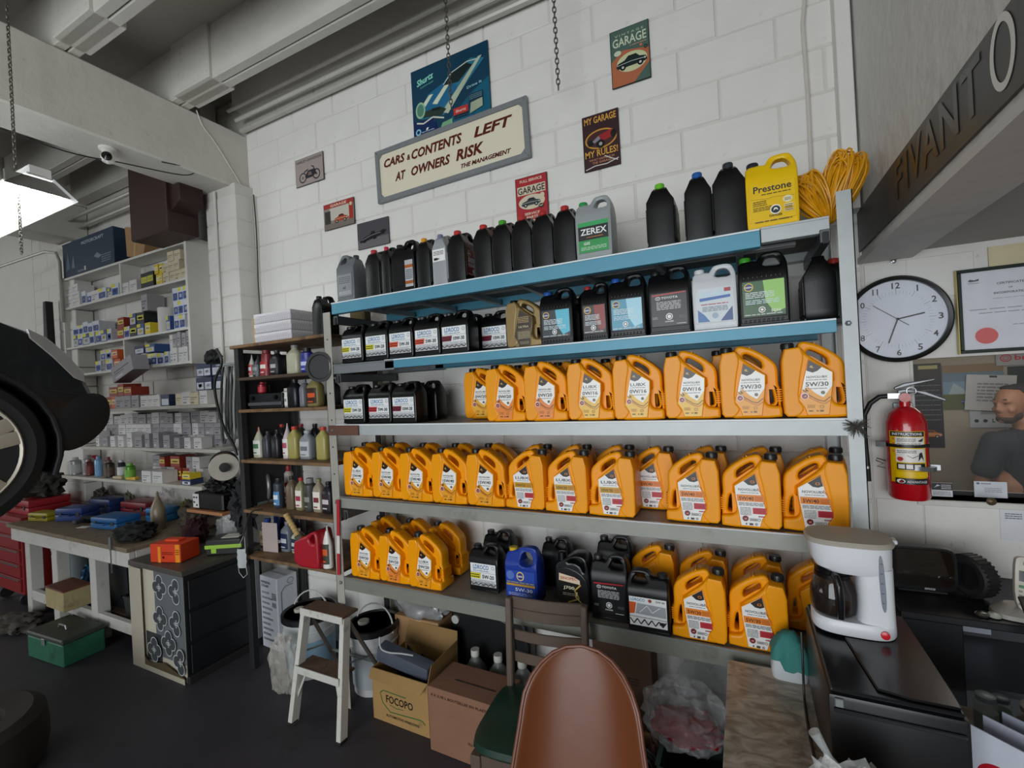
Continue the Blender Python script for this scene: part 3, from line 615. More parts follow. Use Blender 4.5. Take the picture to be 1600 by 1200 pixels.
tx(1167, 346, 'bright yellow antifreeze jug with a black cap at the right of the top shelf', False, w_=.165, h_=.27, col='#f2c60c', capc='#20242c', items=[('t', '#20242a', 'Prestone', 84, 132, 24, 'c', 118), ('g', '#6a5a10', 50, 120, 140, 128, 1), ('l', '#b89808', [(14,112),(70,106),(84,110),(150,104)], 1.5), ('g', '#4a4010', 22, 84, 66, 104, 3), ('g', '#4a4010', 22, 66, 80, 82, 3), ('c', '#f4ecc0', 130, 94, 15, 12), ('g', '#303030', 120, 88, 140, 100, 3), ('c', '#f8f8f0', 92, 64, 17, 17), ('c', '#26282a', 92, 64, 14, 13), ('p', '#f8f8f0', [(84,60),(88,70),(96,70),(100,60),(92,65)]), ('t', '#302a10', 'DANGER', 92, 40, 8, 'c', 40), ('r', '#f0e0a0', 118, 66, 146, 78), ('r', '#e8d090', 118, 50, 146, 62), ('g', '#503010', 120, 52, 144, 76, 4), ('g', '#5a5010', 26, 24, 140, 32, 1)], lname='pr')
# fifth shelf, dark jugs
def fx(px, py, y, label, **k): return gjug(label, atx(px, py, y), y, S[4], **k)
fx(735, 930, 1.97, 'black 5W-20 motor oil jug with a yellow band, alone on the fifth shelf', w_=.165, h_=.225, items=L_loroco('#d8cf2a', '5W-20'), lname='L5')
fx(757, 905, 2.15, 'black jug right behind the yellow-banded one on the fifth shelf', w_=.165, h_=.24)
fx(791, 936, 1.93, 'royal blue 5W-30 oil jug with a yellow cap on the fifth shelf', w_=.165, h_=.25, col='#1c3a98', capc='#d8b41e', style=2, items=[('r', '#2a4aa8', 10, 30, 155, 150), ('c', '#5a78c0', 30, 125, 20, 20), ('c', '#f0ead0', 82, 124, 19, 21), ('c', '#d8a820', 82, 124, 17, 19), ('c', '#20308a', 82, 124, 14, 15), ('t', '#f4f4f4', 'NAPA', 82, 119, 9, 'c', 26), ('g', '#d8c040', 12, 92, 150, 98, 1), ('r', '#c89a30', 10, 78, 155, 88), ('t', '#e8ecf8', '5W-30', 98, 54, 16, 'c', 88), ('g', '#a8b4e0', 20, 34, 140, 48, 3)], lname='nbl')
fx(848, 905, 2.13, 'black jug standing behind and right of the blue jug on the fifth shelf', w_=.14, h_=.24)
def sino():
    t = thing('oil_jug', 'black oil jug with arched handle and red and gold label, fifth shelf', 'jug', (atx(867, 942, 1.93), 1.95, S[4]+.0025))
    bm_ = mat('#161719', .3, 0, .1); W_ = 160
    out = [(0,4),(150,0),(160,8),(160,150),(154,200),(146,228),(128,240),(86,240),(52,224),(34,206),(6,192),(0,170)]
    hole = [(56,205),(80,224),(124,228),(138,206),(140,172),(132,170),(120,196),(92,208)]
    vs, fs = plate([(x/1000, z/1000) for x, z in out], [[(x/1000, z/1000) for x, z in hole]], 0, .1, .008, 1); mb = MB(); mb.add(vs, fs)
    vs, fs = plate([(.004,.004),(.156,.004),(.156,.13),(.12,.17),(.06,.19),(.01,.18)], [], -.006, .106, .004, 1); mb.add(vs, fs); ob('body', fin2(mb, [bm_]), t)
    ob('cap', MB().lathe([(.019, 0), (.02, .02), (.018, .05), (0, .052)], 18, M=Matrix.Translation((.02, .05, .185))).mesh([BLACK]), t)
    ob('label', decal_mesh([('p', '#15120c', [(18,30),(120,24),(124,128),(96,146),(22,156)]), ('p', '#e8d2b8', [(20,128),(118,118),(118,136),(96,148),(22,160)]), ('t', '#b8402c', 'SINOPEC', 66, 134, 12, 'c', 78), ('t', '#e8e0c8', 'J700', 66, 88, 18, 'c', 52), ('g', '#9a9080', 36, 64, 108, 78, 2), ('l', '#c8a858', [(122,118),(92,90),(112,56),(60,34)], 6), ('l', '#e0cc90', [(120,40),(96,62),(104,84)], 5)]), t, (0, -.0065, 0))
sino()
fx(925, 962, 1.91, 'black coolant jug with a red stripe over white print on the fifth shelf', w_=.158, h_=.27, items=L_toyota(158, 270), lname='ty5')
fx(935, 920, 2.14, 'black jug with a loop handle behind the red-striped jug on the fifth shelf', w_=.16, h_=.275)
gjug('black oil jug, cap on the right, white and orange label, fifth shelf', atx(982, 982, 1.875), 1.872, S[4], .165, .235, .1, right=True, items=[('r', '#eceeee', 10, 26, 155, 140), ('t', '#2a7ab0', 'LDROCO', 44, 124, 11, 'c', 56), ('c', '#a84a3a', 92, 130, 7, 7), ('t', '#222222', '5W-30', 132, 126, 8, 'c', 34), ('p', '#d8602c', [(10,118),(38,118),(30,74),(10,70)]), ('p', '#a3a9ad', [(42,116),(152,112),(152,70),(34,74)]), ('l', '#e8eaea', [(50,80),(80,110),(100,84),(130,108)], 3), ('l', '#2a2a2a', [(10,62),(155,60)], 1.5), ('l', '#1a1a1a', [(12+14*q, 34 if q % 2 else 54) for q in range(11)], 4), ('r', '#222222', 126, 40, 146, 52)], lname='L5r')

# coil of yellow cord on top right
mb = MB(); rr = random.Random(11); K = Vector((0, 0, .02))
def petal(ang, L, wd, yaw, yo):
    d = Vector((math.cos(ang), 0, math.sin(ang))); q = Vector((-d.z, 0, d.x))*math.cos(yaw)+Vector((0, 1, 0))*math.sin(yaw); pts = []
    for i in range(18):
        t = 2*PI*i/18
        r = (1-math.cos(t))/2
        pts.append(K+d*L*r+q*wd*math.sin(t)*(.55+.45*r)+Vector((0, yo*r+.01*math.sin(t*2+ang*7), 0)))
    return pts
for i in range(90): a = math.radians(rr.uniform(62, 84)); mb.tube(petal(a, rr.uniform(.20, .245), rr.uniform(.02, .05), rr.uniform(-1.2, 1.2), rr.uniform(-.05, .05)), .0036, 5, closed=True)
for i in range(80): a = math.radians(rr.uniform(102, 128)); mb.tube(petal(a, rr.uniform(.17, .205), rr.uniform(.02, .05), rr.uniform(-1.1, 1.1), rr.uniform(-.05, .05)), .0036, 5, closed=True)
ob_ = ob('cord_coil', mb.mesh([mat('#e0a010', .4, 0, .25, 30)]), None, (atx(1293, 330, 1.98)+.012, 2.03, S[0]-.008+.01)); tag(ob_, 'looped coil of thick yellow cord at the right end of the top shelf', 'cord')
# ================================================================ LEFT: parts shelving, bench, dark shelf, car
WS = mat('#dcdbd4', .5, 0, .05, 6, .05, '#b5b1a6', .38)
def blob(name, label, cat, loc, size, m, seed=0, amp=.25, fq=3, sub=4, flat=True, kids=None, fine=.0):
    bm = bmesh.new(); bmesh.ops.create_icosphere(bm, subdivisions=sub, radius=1)
    for v in bm.verts:
        p = v.co.copy(); n = noise.noise(p*fq+Vector((seed*3.1, seed, 0))); n2 = noise.noise(p*fq*3.3+Vector((0, seed*2.2, seed)))
        k = 1+amp*n+amp*.5*n2-amp*.6*abs(noise.noise(p*fq*1.7+Vector((seed, 0, 5))))
        v.co = Vector((p.x*k*size[0], p.y*k*size[1], p.z*k*size[2]))
        if flat and v.co.z < -size[2]*.72: v.co.z = -size[2]*.72
    zm = min(v.co.z for v in bm.verts)
    for v in bm.verts: v.co.z -= zm
    me = bpy.data.meshes.new('m'); bm.to_mesh(me); bm.free(); fin(me, [m], 60 if fq < 4 else 30)
    o = ob(name, me, None, loc); return tag(o, label, cat)
unit = thing('wall_shelving', 'shallow white painted wall shelving holding cartons left of the block pilaster', 'shelving', (-6.0, 2.17, 2.07))
def up(name, mb): return ob(name, mb.mesh([WS], .0015, smooth=0), unit, (6.0, -2.17, -2.07))
UZ = [3.03, 2.74, 2.345, 2.075]
for z in UZ: up('shelf', MB().box(-5.99, 2.17, z-.02, -3.9, 2.335, z))
up('side_panel', MB().box(-6.01, 2.165, 2.05, -5.985, 2.34, 3.04)); up('side_panel', MB().box(-3.915, 2.165, 2.05, -3.885, 2.34, 3.06))
up('divider', MB().box(-4.92, 2.172, 2.74, -4.9, 2.33, 3.01)); up('divider', MB().box(-4.92, 2.172, 2.075, -4.9, 2.33, 2.325))
LZ = [1.725, 1.40, 1.125]
lsh = thing('wall_shelving', 'three deep unpainted grey shelves above the workbench packed with cartons', 'shelving', (-4.9, 2.0, 1.1))
for z, xa, xb in zip(LZ, (-5.0, -5.35, -5.75), (-3.31, -3.31, -3.55)):
    ob('shelf', MB().box(xa, 2.0, z-.025, xb, 2.335 if xb < -3.4 else 2.19, z).mesh([mat('#c2beb4', .6, 0, .1, 6, .1, '#827a6c', .4)], .002, smooth=0), lsh, (4.9, -2.0, -1.1))
for x, zz in ((-4.6, 1.7), (-3.75, 1.7), (-4.6, 1.375), (-3.75, 1.375), (-4.6, 1.1), (-3.75, 1.1)): ob('bracket', MB().prism([(2.06, zz), (2.335, zz), (2.335, zz-.10)], x, x+.012, 'x').mesh([WS], smooth=0), lsh, (4.9, -2.0, -1.1))
STY = {'white': ('#dedcda', '#8c8f98'), 'blue and white': ('#d8dce4', '#2c4a94'), 'yellow': ('#e0c62a', '#f0e8b0'), 'dark blue': ('#263458', '#d8dce8'), 'cream': ('#d8ccae', '#8a7c60'), 'black': ('#23252a', '#c8c83a'), 'red': ('#9c3424', '#e8d060'), 'orange': ('#d8622a', '#f0d8b0'), 'grey': ('#a09ca0', '#5c5a60'), 'blue yellow-tipped': ('#3a5690', '#e4da2e')}
def carton_me(w_, d_, h_, sty, v=0):
    def mk():
        c1, c2 = STY[sty]; mb = MB(); e = .0006
        mb.box(0, 0, 0, w_, d_, h_, 0)
        q = lambda x0, z0, x1, z1, m: mb.add([(x0, -e, z0), (x1, -e, z0), (x1, -e, z1), (x0, -e, z1)], [(0, 1, 2, 3)], m)
        if sty in ('blue and white', 'blue yellow-tipped', 'dark blue'):
            q(w_*.08, h_*.08, w_*.92, h_*.62, 1 if sty != 'blue yellow-tipped' else 2); q(w_*.3, h_*.25, w_*.7, h_*.5, 2 if sty == 'blue and white' else 1)
            if sty != 'dark blue': q(0, h_*.72, w_*.5, h_, 3 if sty[5:6] != 'a' or v else 0)
        elif sty in ('white', 'cream', 'grey'):
            q(w_*.12, h_*.55, w_*.85, h_*.62, 1); q(w_*.12, h_*.4, w_*.6, h_*.45, 1); q(w_*.15, h_*.12, w_*.5, h_*.24, 1 if v else 2)
        else:
            q(w_*.05, h_*.35, w_*.95, h_*.75, 1); q(w_*.2, h_*.45, w_*.8, h_*.6, 0)
        mb.add([(w_/2-.0015, 0, h_+e), (w_/2+.0015, 0, h_+e), (w_/2+.0015, d_, h_+e), (w_/2-.0015, d_, h_+e)], [(0, 1, 2, 3)], 2)
        return mb.mesh([mat(c1, .6, 0, .08, 20), mat(c2, .6), mat('#c9c9cc', .6), mat('#e6de34', .6)], 0, smooth=0)
    return cached(('ct', round(w_, 2), round(d_, 2), round(h_, 2), sty, v), mk)
crnd = random.Random(21); CNT = {}
def carton(x, y, z, w_, d_, h_, sty, where, tilt=0):
    w_, d_, h_ = round(w_, 2), round(d_, 2), round(h_, 2)
    k = (sty, where); CNT[k] = CNT.get(k, 0)+1
    o = ob('carton', carton_me(w_, d_, h_, sty, crnd.randint(0, 1)), None, (x, y, z+.001), (0, 0, tilt))
    tag(o, (sty, where), 'box', 'parts cartons, '+where); return o
def fill(x0, x1, y, z, rows, where, styles, hs=(.08, .11), ws=(.07, .11), d_=.13, gap=.004, drop=0):
    for r in range(rows):
        x = x0; zz = z+r*(hs[1]+.002)
        while True:
            w_ = round(crnd.uniform(*ws), 2)
            if x+w_ > x1: break
            h_ = hs[1] if r < rows-1 else crnd.uniform(*hs)
            if not (r and crnd.random() < drop): carton(x, y+crnd.uniform(0, .012), zz, w_, d_, h_, crnd.choice(styles), where+(', %s layer' % ORD[r] if rows > 1 else ''), crnd.uniform(-.04, .04))
            x += w_+gap
U = lambda px, py: atx(px, py, 2.17)
t1, t2, t3 = 'white unit top shelf', 'white unit second shelf', 'white unit bottom shelf'
fill(U(99,470), U(124,470), 2.18, UZ[1], 3, t1+', left end', ['white'], (.05, .07), (.12, .16))
fill(U(126,480), U(184,460), 2.18, UZ[1], 1, t1+', left half', ['blue and white', 'white', 'blue yellow-tipped'], (.08, .13), (.08, .15))
fill(U(188,455), U(216,450), 2.18, UZ[1], 1, t1+', right half', ['white', 'red', 'white'], (.07, .15), (.08, .13))
fill(U(217,447), U(239,443), 2.18, UZ[1], 1, t1+', middle right', ['black'], (.12, .13), (.09, .10))
fill(U(240,440), U(251,437), 2.18, UZ[1], 2, t1+', yellow stack', ['yellow'], (.08, .09), (.05, .06))
fill(U(251,436), U(289,430), 2.18, UZ[1], 3, t1+', cream stack', ['cream'], (.075, .08), (.08, .09), drop=.2)
fill(U(112,540), U(180,530), 2.18, UZ[2], 2, t2+', left part', ['blue and white', 'blue yellow-tipped', 'blue and white'], (.09, .11), (.08, .14), drop=.35)
fill(U(181,530), U(233,520), 2.18, UZ[2], 2, t2+', middle', ['blue yellow-tipped', 'red', 'yellow', 'blue and white', 'black'], (.09, .10), (.09, .13), drop=.2)
fill(U(219,522), U(236,520), 2.18, UZ[2]+.205, 1, t2+', on top of the middle stack', ['grey'], (.14, .15), (.10, .11))
fill(U(257,515), U(268,513), 2.18, UZ[2], 1, t2+', right part', ['blue yellow-tipped'], (.11, .12), (.05, .06))
fill(U(269,512), U(294,508), 2.18, UZ[2], 3, t2+', neat stack right', ['blue and white'], (.105, .11), (.07, .08))
fill(U(146,580), U(188,575), 2.18, UZ[3], 2, t3+', left half', ['white', 'blue and white', 'grey', 'orange'], (.08, .10), (.08, .12), drop=.3)
fill(U(196,573), U(262,565), 2.18, UZ[3], 1, t3+', right half', ['blue and white', 'white', 'blue and white'], (.09, .11), (.06, .10))
fill(U(205,573), U(245,565), 2.19, UZ[3]+.115, 1, t3+', lying on the blue row', ['blue yellow-tipped', 'dark blue'], (.07, .08), (.14, .2), .12)
fill(U(263,566), U(298,562), 2.18, UZ[3], 2, t3+', grey stack at the right', ['grey', 'white'], (.11, .12), (.05, .07))
Lx = lambda px, py: atx(px, py, 2.02)
a1, a2, a3 = 'first shelf below white unit', 'second shelf below white unit', 'lowest shelf above bench'
fill(Lx(160,640), Lx(215,635), 2.03, LZ[0], 2, a1+', left half', ['white', 'white', 'grey', 'red', 'orange'], (.07, .10), (.07, .14), drop=.2)
fill(Lx(216,635), Lx(268,635), 2.03, LZ[0], 1, a1+', middle', ['orange', 'white', 'dark blue', 'white'], (.08, .11), (.07, .11))
fill(Lx(270,632), Lx(322,630), 2.03, LZ[0], 1, a1+', right end', ['black', 'cream', 'yellow', 'white'], (.08, .10), (.08, .12))
fill(Lx(272,632), Lx(322,630), 2.185, LZ[0], 3, a1+', back right stack', ['dark blue'], (.10, .105), (.10, .10), .12)
fill(Lx(140,695), Lx(335,700), 2.10, LZ[1], 3, a2+', back wall of cartons', ['white', 'grey', 'white', 'grey'], (.07, .09), (.08, .12), .09)
fill(Lx(150,695), Lx(325,700), 2.01, LZ[1], 1, a2+', loose front row', ['white', 'white', 'grey'], (.07, .13), (.06, .10), .08, gap=.055)
fill(Lx(216,755), Lx(298,765), 2.12, LZ[2], 2, a3+', back', ['white', 'grey', 'white', 'red'], (.08, .10), (.08, .12), .12, drop=.2)
fill(Lx(226,757), Lx(270,762), 2.0, LZ[2], 1, a3+', front', ['white'], (.09, .10), (.13, .14), .11, gap=.02)
carton(Lx(288,768)-.03, 2.02, LZ[2], .12, .09, .04, 'dark blue', a3+', right end'); carton(Lx(288,768)-.02, 2.02, LZ[2]+.042, .10, .08, .04, 'yellow', a3+', on the dark blue one')
ones = {}
for o in C.objects:
    l = o.get('label')
    if l is not None and not isinstance(l, str):
        s_, wh = list(l); ones[(s_, wh)] = ones.get((s_, wh), 0)+1; n = ones[(s_, wh)]
        tot = CNT[(s_, wh)]; o['label'] = '%s carton%s, %s' % (s_, (', %s from the left' % ORD[n-1]) if tot > 1 else '', wh)
        if len(o['label'].replace(',', ' ').split()) > 16: o['label'] = o['label'].replace(' from the left', ' from left').replace('of the ', 'of ').replace('under the ', 'under ').replace('at the ', '').replace('above the ', 'above ')
# lone things on those shelves
def lath(name, label, cat, loc, prof, m, n=20, mats=None):
    return tag(ob(name, MB().lathe(prof, n).mesh(mats or [m]), None, loc), label, cat)
lath('paper_roll', 'upright white paper roll among the cartons on the white unit', 'roll', (U(245,518), 2.25, UZ[2]+.001), [(.018, 0), (.06, 0), (.062, .003), (.062, .207), (.06, .21), (.018, .21), (.018, 0)], mat('#e4e2dc', .8))
o = ob('carton', carton_me(.34, .12, .13, 'grey'), None, (Lx(178,610), 2.02, LZ[0]+.215), (0, -.3, 0)); tag(o, 'long white carton tipped over on top of the left stack, first shelf under unit', 'box')
def can(x, y, z, r, h, c1, c2, label, name='spray_can', cat='can'):
    t = thing(name, label, cat, (x, y, z+.001))
    ob('can_body', MB().lathe([(r*.9, 0), (r, .004), (r, h*.78), (r*.8, h*.84), (r*.45, h*.87)], 18).mesh([mat(c1, .35, .3)]), t)
    ob('cap', MB().lathe([(r*.5, h*.86), (r*.55, h*.86), (r*.5, h), (0, h)], 14).mesh([mat(c2, .4)]), t)
    ob('label', MB().lathe([(r+.0006, h*.12), (r+.0006, h*.6)], 18).mesh([mat(c2, .5)]), t)
    return t
for i, (px, r, h, c1, c2, lb) in enumerate([(119, .045, .16, '#9a9c9c', '#b4b6b4', 'fat tin-grey can, first of the lowest shelf above the bench'), (133, .042, .18, '#a2a4a2', '#8a8c8c', 'fat tin-grey can, second of the lowest shelf above the bench'), (141, .03, .15, '#5a2a2a', '#7a3030', 'maroon spray can on the lowest shelf above the bench'),
        (148, .025, .17, '#e0e0e0', '#c8c8c8', 'white spray can beside the light blue one above the bench'), (155, .027, .18, '#8cb8e0', '#7aaad8', 'light blue spray can on the lowest shelf above the bench'), (164, .026, .17, '#6a2828', '#8a3a30', 'brown-red spray can right of the light blue one'),
        (172, .035, .15, '#3a3228', '#5a4a38', 'dark brown can in the middle of the lowest shelf above the bench'), (184, .03, .15, '#303438', '#e0e2e4', 'dark can with a white cap on the lowest shelf above the bench'), (204, .038, .13, '#5c9a34', '#7cba40', 'bright green tin on the lowest shelf above the bench')]):
    can(atx(px, 745, 2.06), 2.06+(.03 if i % 2 else 0), LZ[2], r, h, c1, c2, lb)
for i, (px, ln, c, lb) in enumerate([(178, .12, '#c8b890', 'cream wooden stick'), (199, .12, '#d8b040', 'yellow tool')]):
    tag(ob('hand_tool', MB().box(0, 0, 0, ln, .025, .02).box(ln*.6, -.004, -.0, ln, .03, .024).mesh([mat(c, .6)], .003), None, (atx(px, 752, 2.03), 2.02, LZ[2]+.001), (0, 0, .12)), lb+' lying at the front of the lowest shelf above the bench', 'tool')
# on top of the white unit
bx = thing('carton', 'big dark blue printed carton on top of the white unit, left end', 'box', (-5.98, 2.175, UZ[0]+.001))
ob('box_body', MB().box(0, 0, 0, .98, .16, .33).mesh([mat('#1c3148', .5, 0, .25, 4, 0, '#2d4a66', .4, ds=6)], .004, smooth=0), bx)
ob('lid_flap', MB().box(-.002, -.002, .322, .982, .162, .334).mesh([mat('#20384f', .5)], .001, smooth=0), bx)
ob('print', decal_mesh([('t', '#b8c4cc', 'MOTORCRAFT', 600, 268, 30, 'c', 420), ('p', '#7c8a94', [(620,120),(680,150),(760,110),(700,90)]), ('p', '#556a7c', [(60,60),(110,240),(150,80)]), ('p', '#6a7c8c', [(180,80),(220,200),(250,70)]), ('g', '#a8b0b8', 300, 20, 420, 40, 2), ('r', '#c8ccd0', 430, 20, 460, 60), ('g', '#7a8894', 760, 40, 930, 120, 4)]), bx, (0, -.001, 0))
bx = thing('carton', 'brown cardboard carton tilted against the wall on top of the white unit', 'box', (-4.82, 2.19, UZ[0]+.03), rot=(0, .18, 0))
ob('box_body', MB().prism([(0,0),(.26,0),(.32,.24),(-.06,.26)], 0, .13, 'y').mesh([KRAFT], .003, smooth=0), bx); ob('tape', MB().box(.11, -.001, .0, .14, 0, .245).mesh([mat('#b99a6c', .4)], smooth=0), bx)
lath('basket', 'white round wire basket hanging beside the brown heater box', 'basket', (-4.38, 2.20, 3.30), [(.05, 0), (.10, .01), (.12, .18), (.13, .19), (.115, .185), (.095, .02), (0, .012)], mat('#b8b6ae', .5))
hb = thing('unit_heater', 'dark brown sheet-metal box hung under the beam by the pilaster', 'heater', (-4.22, 1.95, 3.02))
ob('housing', MB().box(0, 0, 0, .50, .23, .66).mesh([mat('#3b2624', .5, .1, .2, 5, .1, '#241715', .45)], .008, smooth=0), hb)
ob('duct', MB().prism([(.30, .05), (.62, .20), (.62, .5), (.30, .5)], .03, .2, 'y').mesh([mat('#35211f', .5, .1, .2)], .004, smooth=0), hb)
ob('sticker', MB().box(.50, .06, .34, .5012, .13, .43).mesh([mat('#a8a49c', .6)], smooth=0), hb, (-.0, -.0, 0)); ob('hanger', MB().box(.2, .1, .66, .23, .13, 1.07).mesh([STEEL], smooth=0), hb)
# security camera under the beam, with its cable
sc = thing('security_camera', 'small white dome camera with a black lens under the concrete beam', 'camera', (-3.46, 1.50, 3.349))
ob('mount', MB().lathe([(.045, 0), (.045, -.012), (.03, -.02), (.02, -.03)], 20).mesh([mat('#dcdad4', .4)]), sc)
ob('housing', MB().lathe([(0, -.03), (.03, -.035), (.036, -.06), (.03, -.085), (0, -.10)], 20).mesh([mat('#e4e2dc', .35)]), sc)
ob('lens', MB().lathe([(.026, 0), (.026, .01), (0, .016)], 18, M=Matrix.Translation((.03, -.018, -.065)) @ Matrix.Rotation(PI/2, 4, 'X') @ Matrix.Rotation(.95, 4, 'Y')).mesh([mat('#0c0c0e', .08)]), sc)
def wire(name, label, pts, r=.004, col='#1c1c1c', cat='cable', sub=6):
    P_ = [Vector(p) for p in pts]; out = []
    for i in range(len(P_)-1):
        p0, p1, p2, p3 = P_[max(i-1, 0)], P_[i], P_[i+1], P_[min(i+2, len(P_)-1)]
        for k in range(sub):
            t = k/sub; out.append(.5*((2*p1)+(p2-p0)*t+(2*p0-5*p1+4*p2-p3)*t*t+(3*p1-p0-3*p2+p3)*t**3))
    out.append(P_[-1])
    return tag(ob(name, MB().tube(out, r, 6).mesh([mat(col, .5)]), None), label, cat)
wire('camera_cable', 'thin dark cable looping from the dome camera along the beam', [(-3.46, .3, 3.22), (-3.5, .8, 3.27), (-3.5, 1.3, 3.26), (-3.45, 1.55, 3.28), (-3.40, 1.9, 3.32), (-3.36, 1.95, 3.37), (-3.36, 1.75, 3.34)])
wire('wall_cable', 'white cable running down the face of the concrete beam', [(-3.34, 1.98, 3.79), (-3.343, 2.02, 3.70), (-3.343, 2.1, 3.62), (-3.343, 2.25, 3.42), (-3.34, 2.33, 3.3)], .004, '#d6d3ca')
wire('wall_cable', 'dark cable hanging down the inner corner beside the block pilaster', [(-3.27, 2.33, 3.3), (-3.26, 2.33, 3.0), (-3.27, 2.33, 2.6), (-3.26, 2.33, 2.2)], .005, '#3a3834')
# fluorescent fixture
lf = thing('tube_light', 'white reflector light with bright fluorescent tubes hanging at the far left', 'lamp', (-3.25, 1.0, 2.80), rot=(.0, -.05, .06))
ob('reflector', MB().add([(-.75,-.14,-.02),(.28,-.14,-.02),(.28,-.05,.06),(-.75,-.05,.06),(-.75,.05,.06),(.28,.05,.06),(.28,.14,-.02),(-.75,.14,-.02)], [(0,1,2,3),(3,2,5,4),(4,5,6,7)]).box(-.75, -.04, .06, .28, .04, .10).mesh([mat('#e8e8e4', .3)], smooth=0), lf)
for i, y in enumerate((-.09, -.03, .03, .09)): ob('tube', MB().tube([(-.72, y, .015), (.24, y, .015)], .0135, 12).mesh([mat('#f6fbff', .4, emit=11, var=0)]), lf)
for x in (-.73, .245): ob('end_plate', MB().box(x, -.12, -.005, x+.012, .12, .055).mesh([mat('#8a8884', .4, .4)], .002, smooth=0), lf)
def chain(label, x, y, z0, z1, lk=.032, name='chain'):
    t = thing(name, label, 'chain', (x, y, z1)); n = int((z1-z0)/(lk*.78))
    def mk():
        pts = [(lk*.26*math.cos(a*PI/6), 0, lk*.5*math.copysign(abs(math.sin(a*PI/6))**.8, math.sin(a*PI/6))) for a in range(12)]
        return MB().tube(pts, .0028, 6, closed=True).mesh([mat('#6e6a62', .45, .7)])
    for i in range(n): ob('link', cached(('lk', lk), mk), t, (0, 0, -i*lk*.78-lk/2), (0, 0, (PI/2 if i % 2 else 0)+.5))
    return t
c1 = at(702, 112, 'y', 2.15); chain('steel chain hanging from the ceiling in front of the blue car poster', c1.x, 2.15, 3.26, 4.12)
c2 = at(873, 146, 'y', 2.15); chain('steel chain hanging free between the blue poster and the green tin sign', c2.x, 2.15, c2.z, 4.12)
chain('thin chain hanging from the tube light', -3.18, 1.0, 2.52, 2.905, .02)
chain('small chain holding up the tube light', -3.2, 1.0, 2.905, 3.79, .024)

# ---- dark wooden shelf unit beside the rack
DX0, DX1, DY0, DY1 = -2.945, -2.10, 1.9, 2.33; DZ = [2.095, 1.885, 1.68, 1.358, 1.037, .742]
ds_ = thing('wooden_shelf_unit', 'dark shelf unit of worn boards between the bench and the steel rack', 'shelving', (DX0, DY0, 0))
BOARD = mat('#7d5f40', .7, 0, .35, 10, .3, '#2e241b', .52, ds=7)
for i, z in enumerate(DZ):
    ob('board', MB().box(-.03 if i == 0 else .03, -.01, z-.02, DX1-DX0, DY1-DY0, z).mesh([BOARD if i != 1 else mat('#4a3a2c', .8, 0, .3, 9, .3)], .003, smooth=0), ds_)
for x, y in ((0, 0), (0, DY1-DY0-.04), (DX1-DX0-.045, DY1-DY0-.04)): ob('post', MB().box(x, y, 0, x+.04, y+.04, 2.075).mesh([mat('#222223', .6, 0, .2)], .002, smooth=0), ds_)
ob('side_board', MB().box(.0, .05, 1.05, .01, .40, 2.05).mesh([mat('#2c2c2e', .7, 0, .2)], smooth=0), ds_)
# bottles on the dark shelf
def bottle(x, y, z, w_, d_, h_, col, capc, label, lab=None, kind='quart', cat='bottle', rough=.35, alpha=1, rz=0):
    t = thing('bottle', label, cat, (x, y, z+.0015), rz)
    a, b = w_/2, d_/2
    if kind == 'quart': secs = [(0,0,0,a*.93,b*.93),(.006,0,0,a,b),(h_*.66,0,0,a,b),(h_*.74,0,0,a*.92,b*.9,3),(h_*.84,0,0,a*.5,b*.6,2.2),(h_*.88,0,0,a*.36,a*.36,2),(h_*.92,0,0,a*.36,a*.36,2)]
    elif kind == 'cone': secs = [(0,0,0,a,b,2),(h_*.5,0,0,a,b,2),(h_*.62,0,0,a*.8,b*.8,2),(h_*.85,0,0,a*.25,b*.25,2),(h_*.98,0,0,a*.12,b*.12,2)]
    elif kind == 'spray': secs = [(0,0,0,a*.9,b*.9,2),(.005,0,0,a,b,2),(h_*.8,0,0,a,b,2),(h_*.87,0,0,a*.5,b*.5,2)]
    elif kind == 'bell': secs = [(0,0,0,a,b,3),(h_*.2,0,0,a*.98,b*.98,3),(h_*.45,0,0,a*.8,b*.8,2.5),(h_*.6,0,0,a*.82,b*.8,2.5),(h_*.85,0,0,a*.75,b*.7,2.5),(h_*.9,0,0,a*.5,b*.5,2)]
    ob('bottle_body', cached(('bo', kind, round(w_,3), round(d_,3), round(h_,3), col, alpha), lambda: MB().loft(secs, 20).mesh([mat(col, rough, 0, .1, alpha=alpha)])), t)
    cr = {'quart': a*.42, 'cone': a*.22, 'spray': a*.6, 'bell': a*.6}[kind]; cz = {'quart': .90, 'cone': .84, 'spray': .85, 'bell': .88}[kind]
    ob('cap', cached(('bc', kind, round(cr,3), round(h_,3), capc), lambda: MB().lathe([(cr, h_*cz), (cr*1.03, h_*(cz+.005)), (cr if kind != 'cone' else cr*.4, h_), (0, h_)], 14).mesh([mat(capc, .4)])), t)
    if lab:
        k = .66 if kind == 'quart' else .6
        def mk():
            mb = MB()
            for (c, z0, z1, x0, x1, mi) in [(lab[0], .1, k-.04, -.8, .8, 0), (lab[1], .3, .45, -.6, .6, 1), (lab[1], .14, .18, -.6, .3, 1)]:
                n = 8; vs = []; fs = []; ex = 0.0012+mi*.0006; pw = 2.0/(4 if kind == 'quart' else 2)
                for i in range(n+1):
                    u = x0+(x1-x0)*i/n
                    yy = -(1-abs(u)**(4 if kind == 'quart' else 2))**(1/(4 if kind == 'quart' else 2))
                    for zz in (z0, z1): vs.append((u*(a+ex), yy*b*.995-ex, zz*h_))
                for i in range(n): fs.append((2*i, 2*i+2, 2*i+3, 2*i+1))
                mb.add(vs, fs, mi)
            return mb.mesh([mat(lab[0], .5), mat(lab[1], .5)], 0)
        ob('label', cached(('bl', kind, w_, d_, h_, lab), mk), t)
    return t
dsx = lambda px, py, y=1.98: atx(px, py, y)
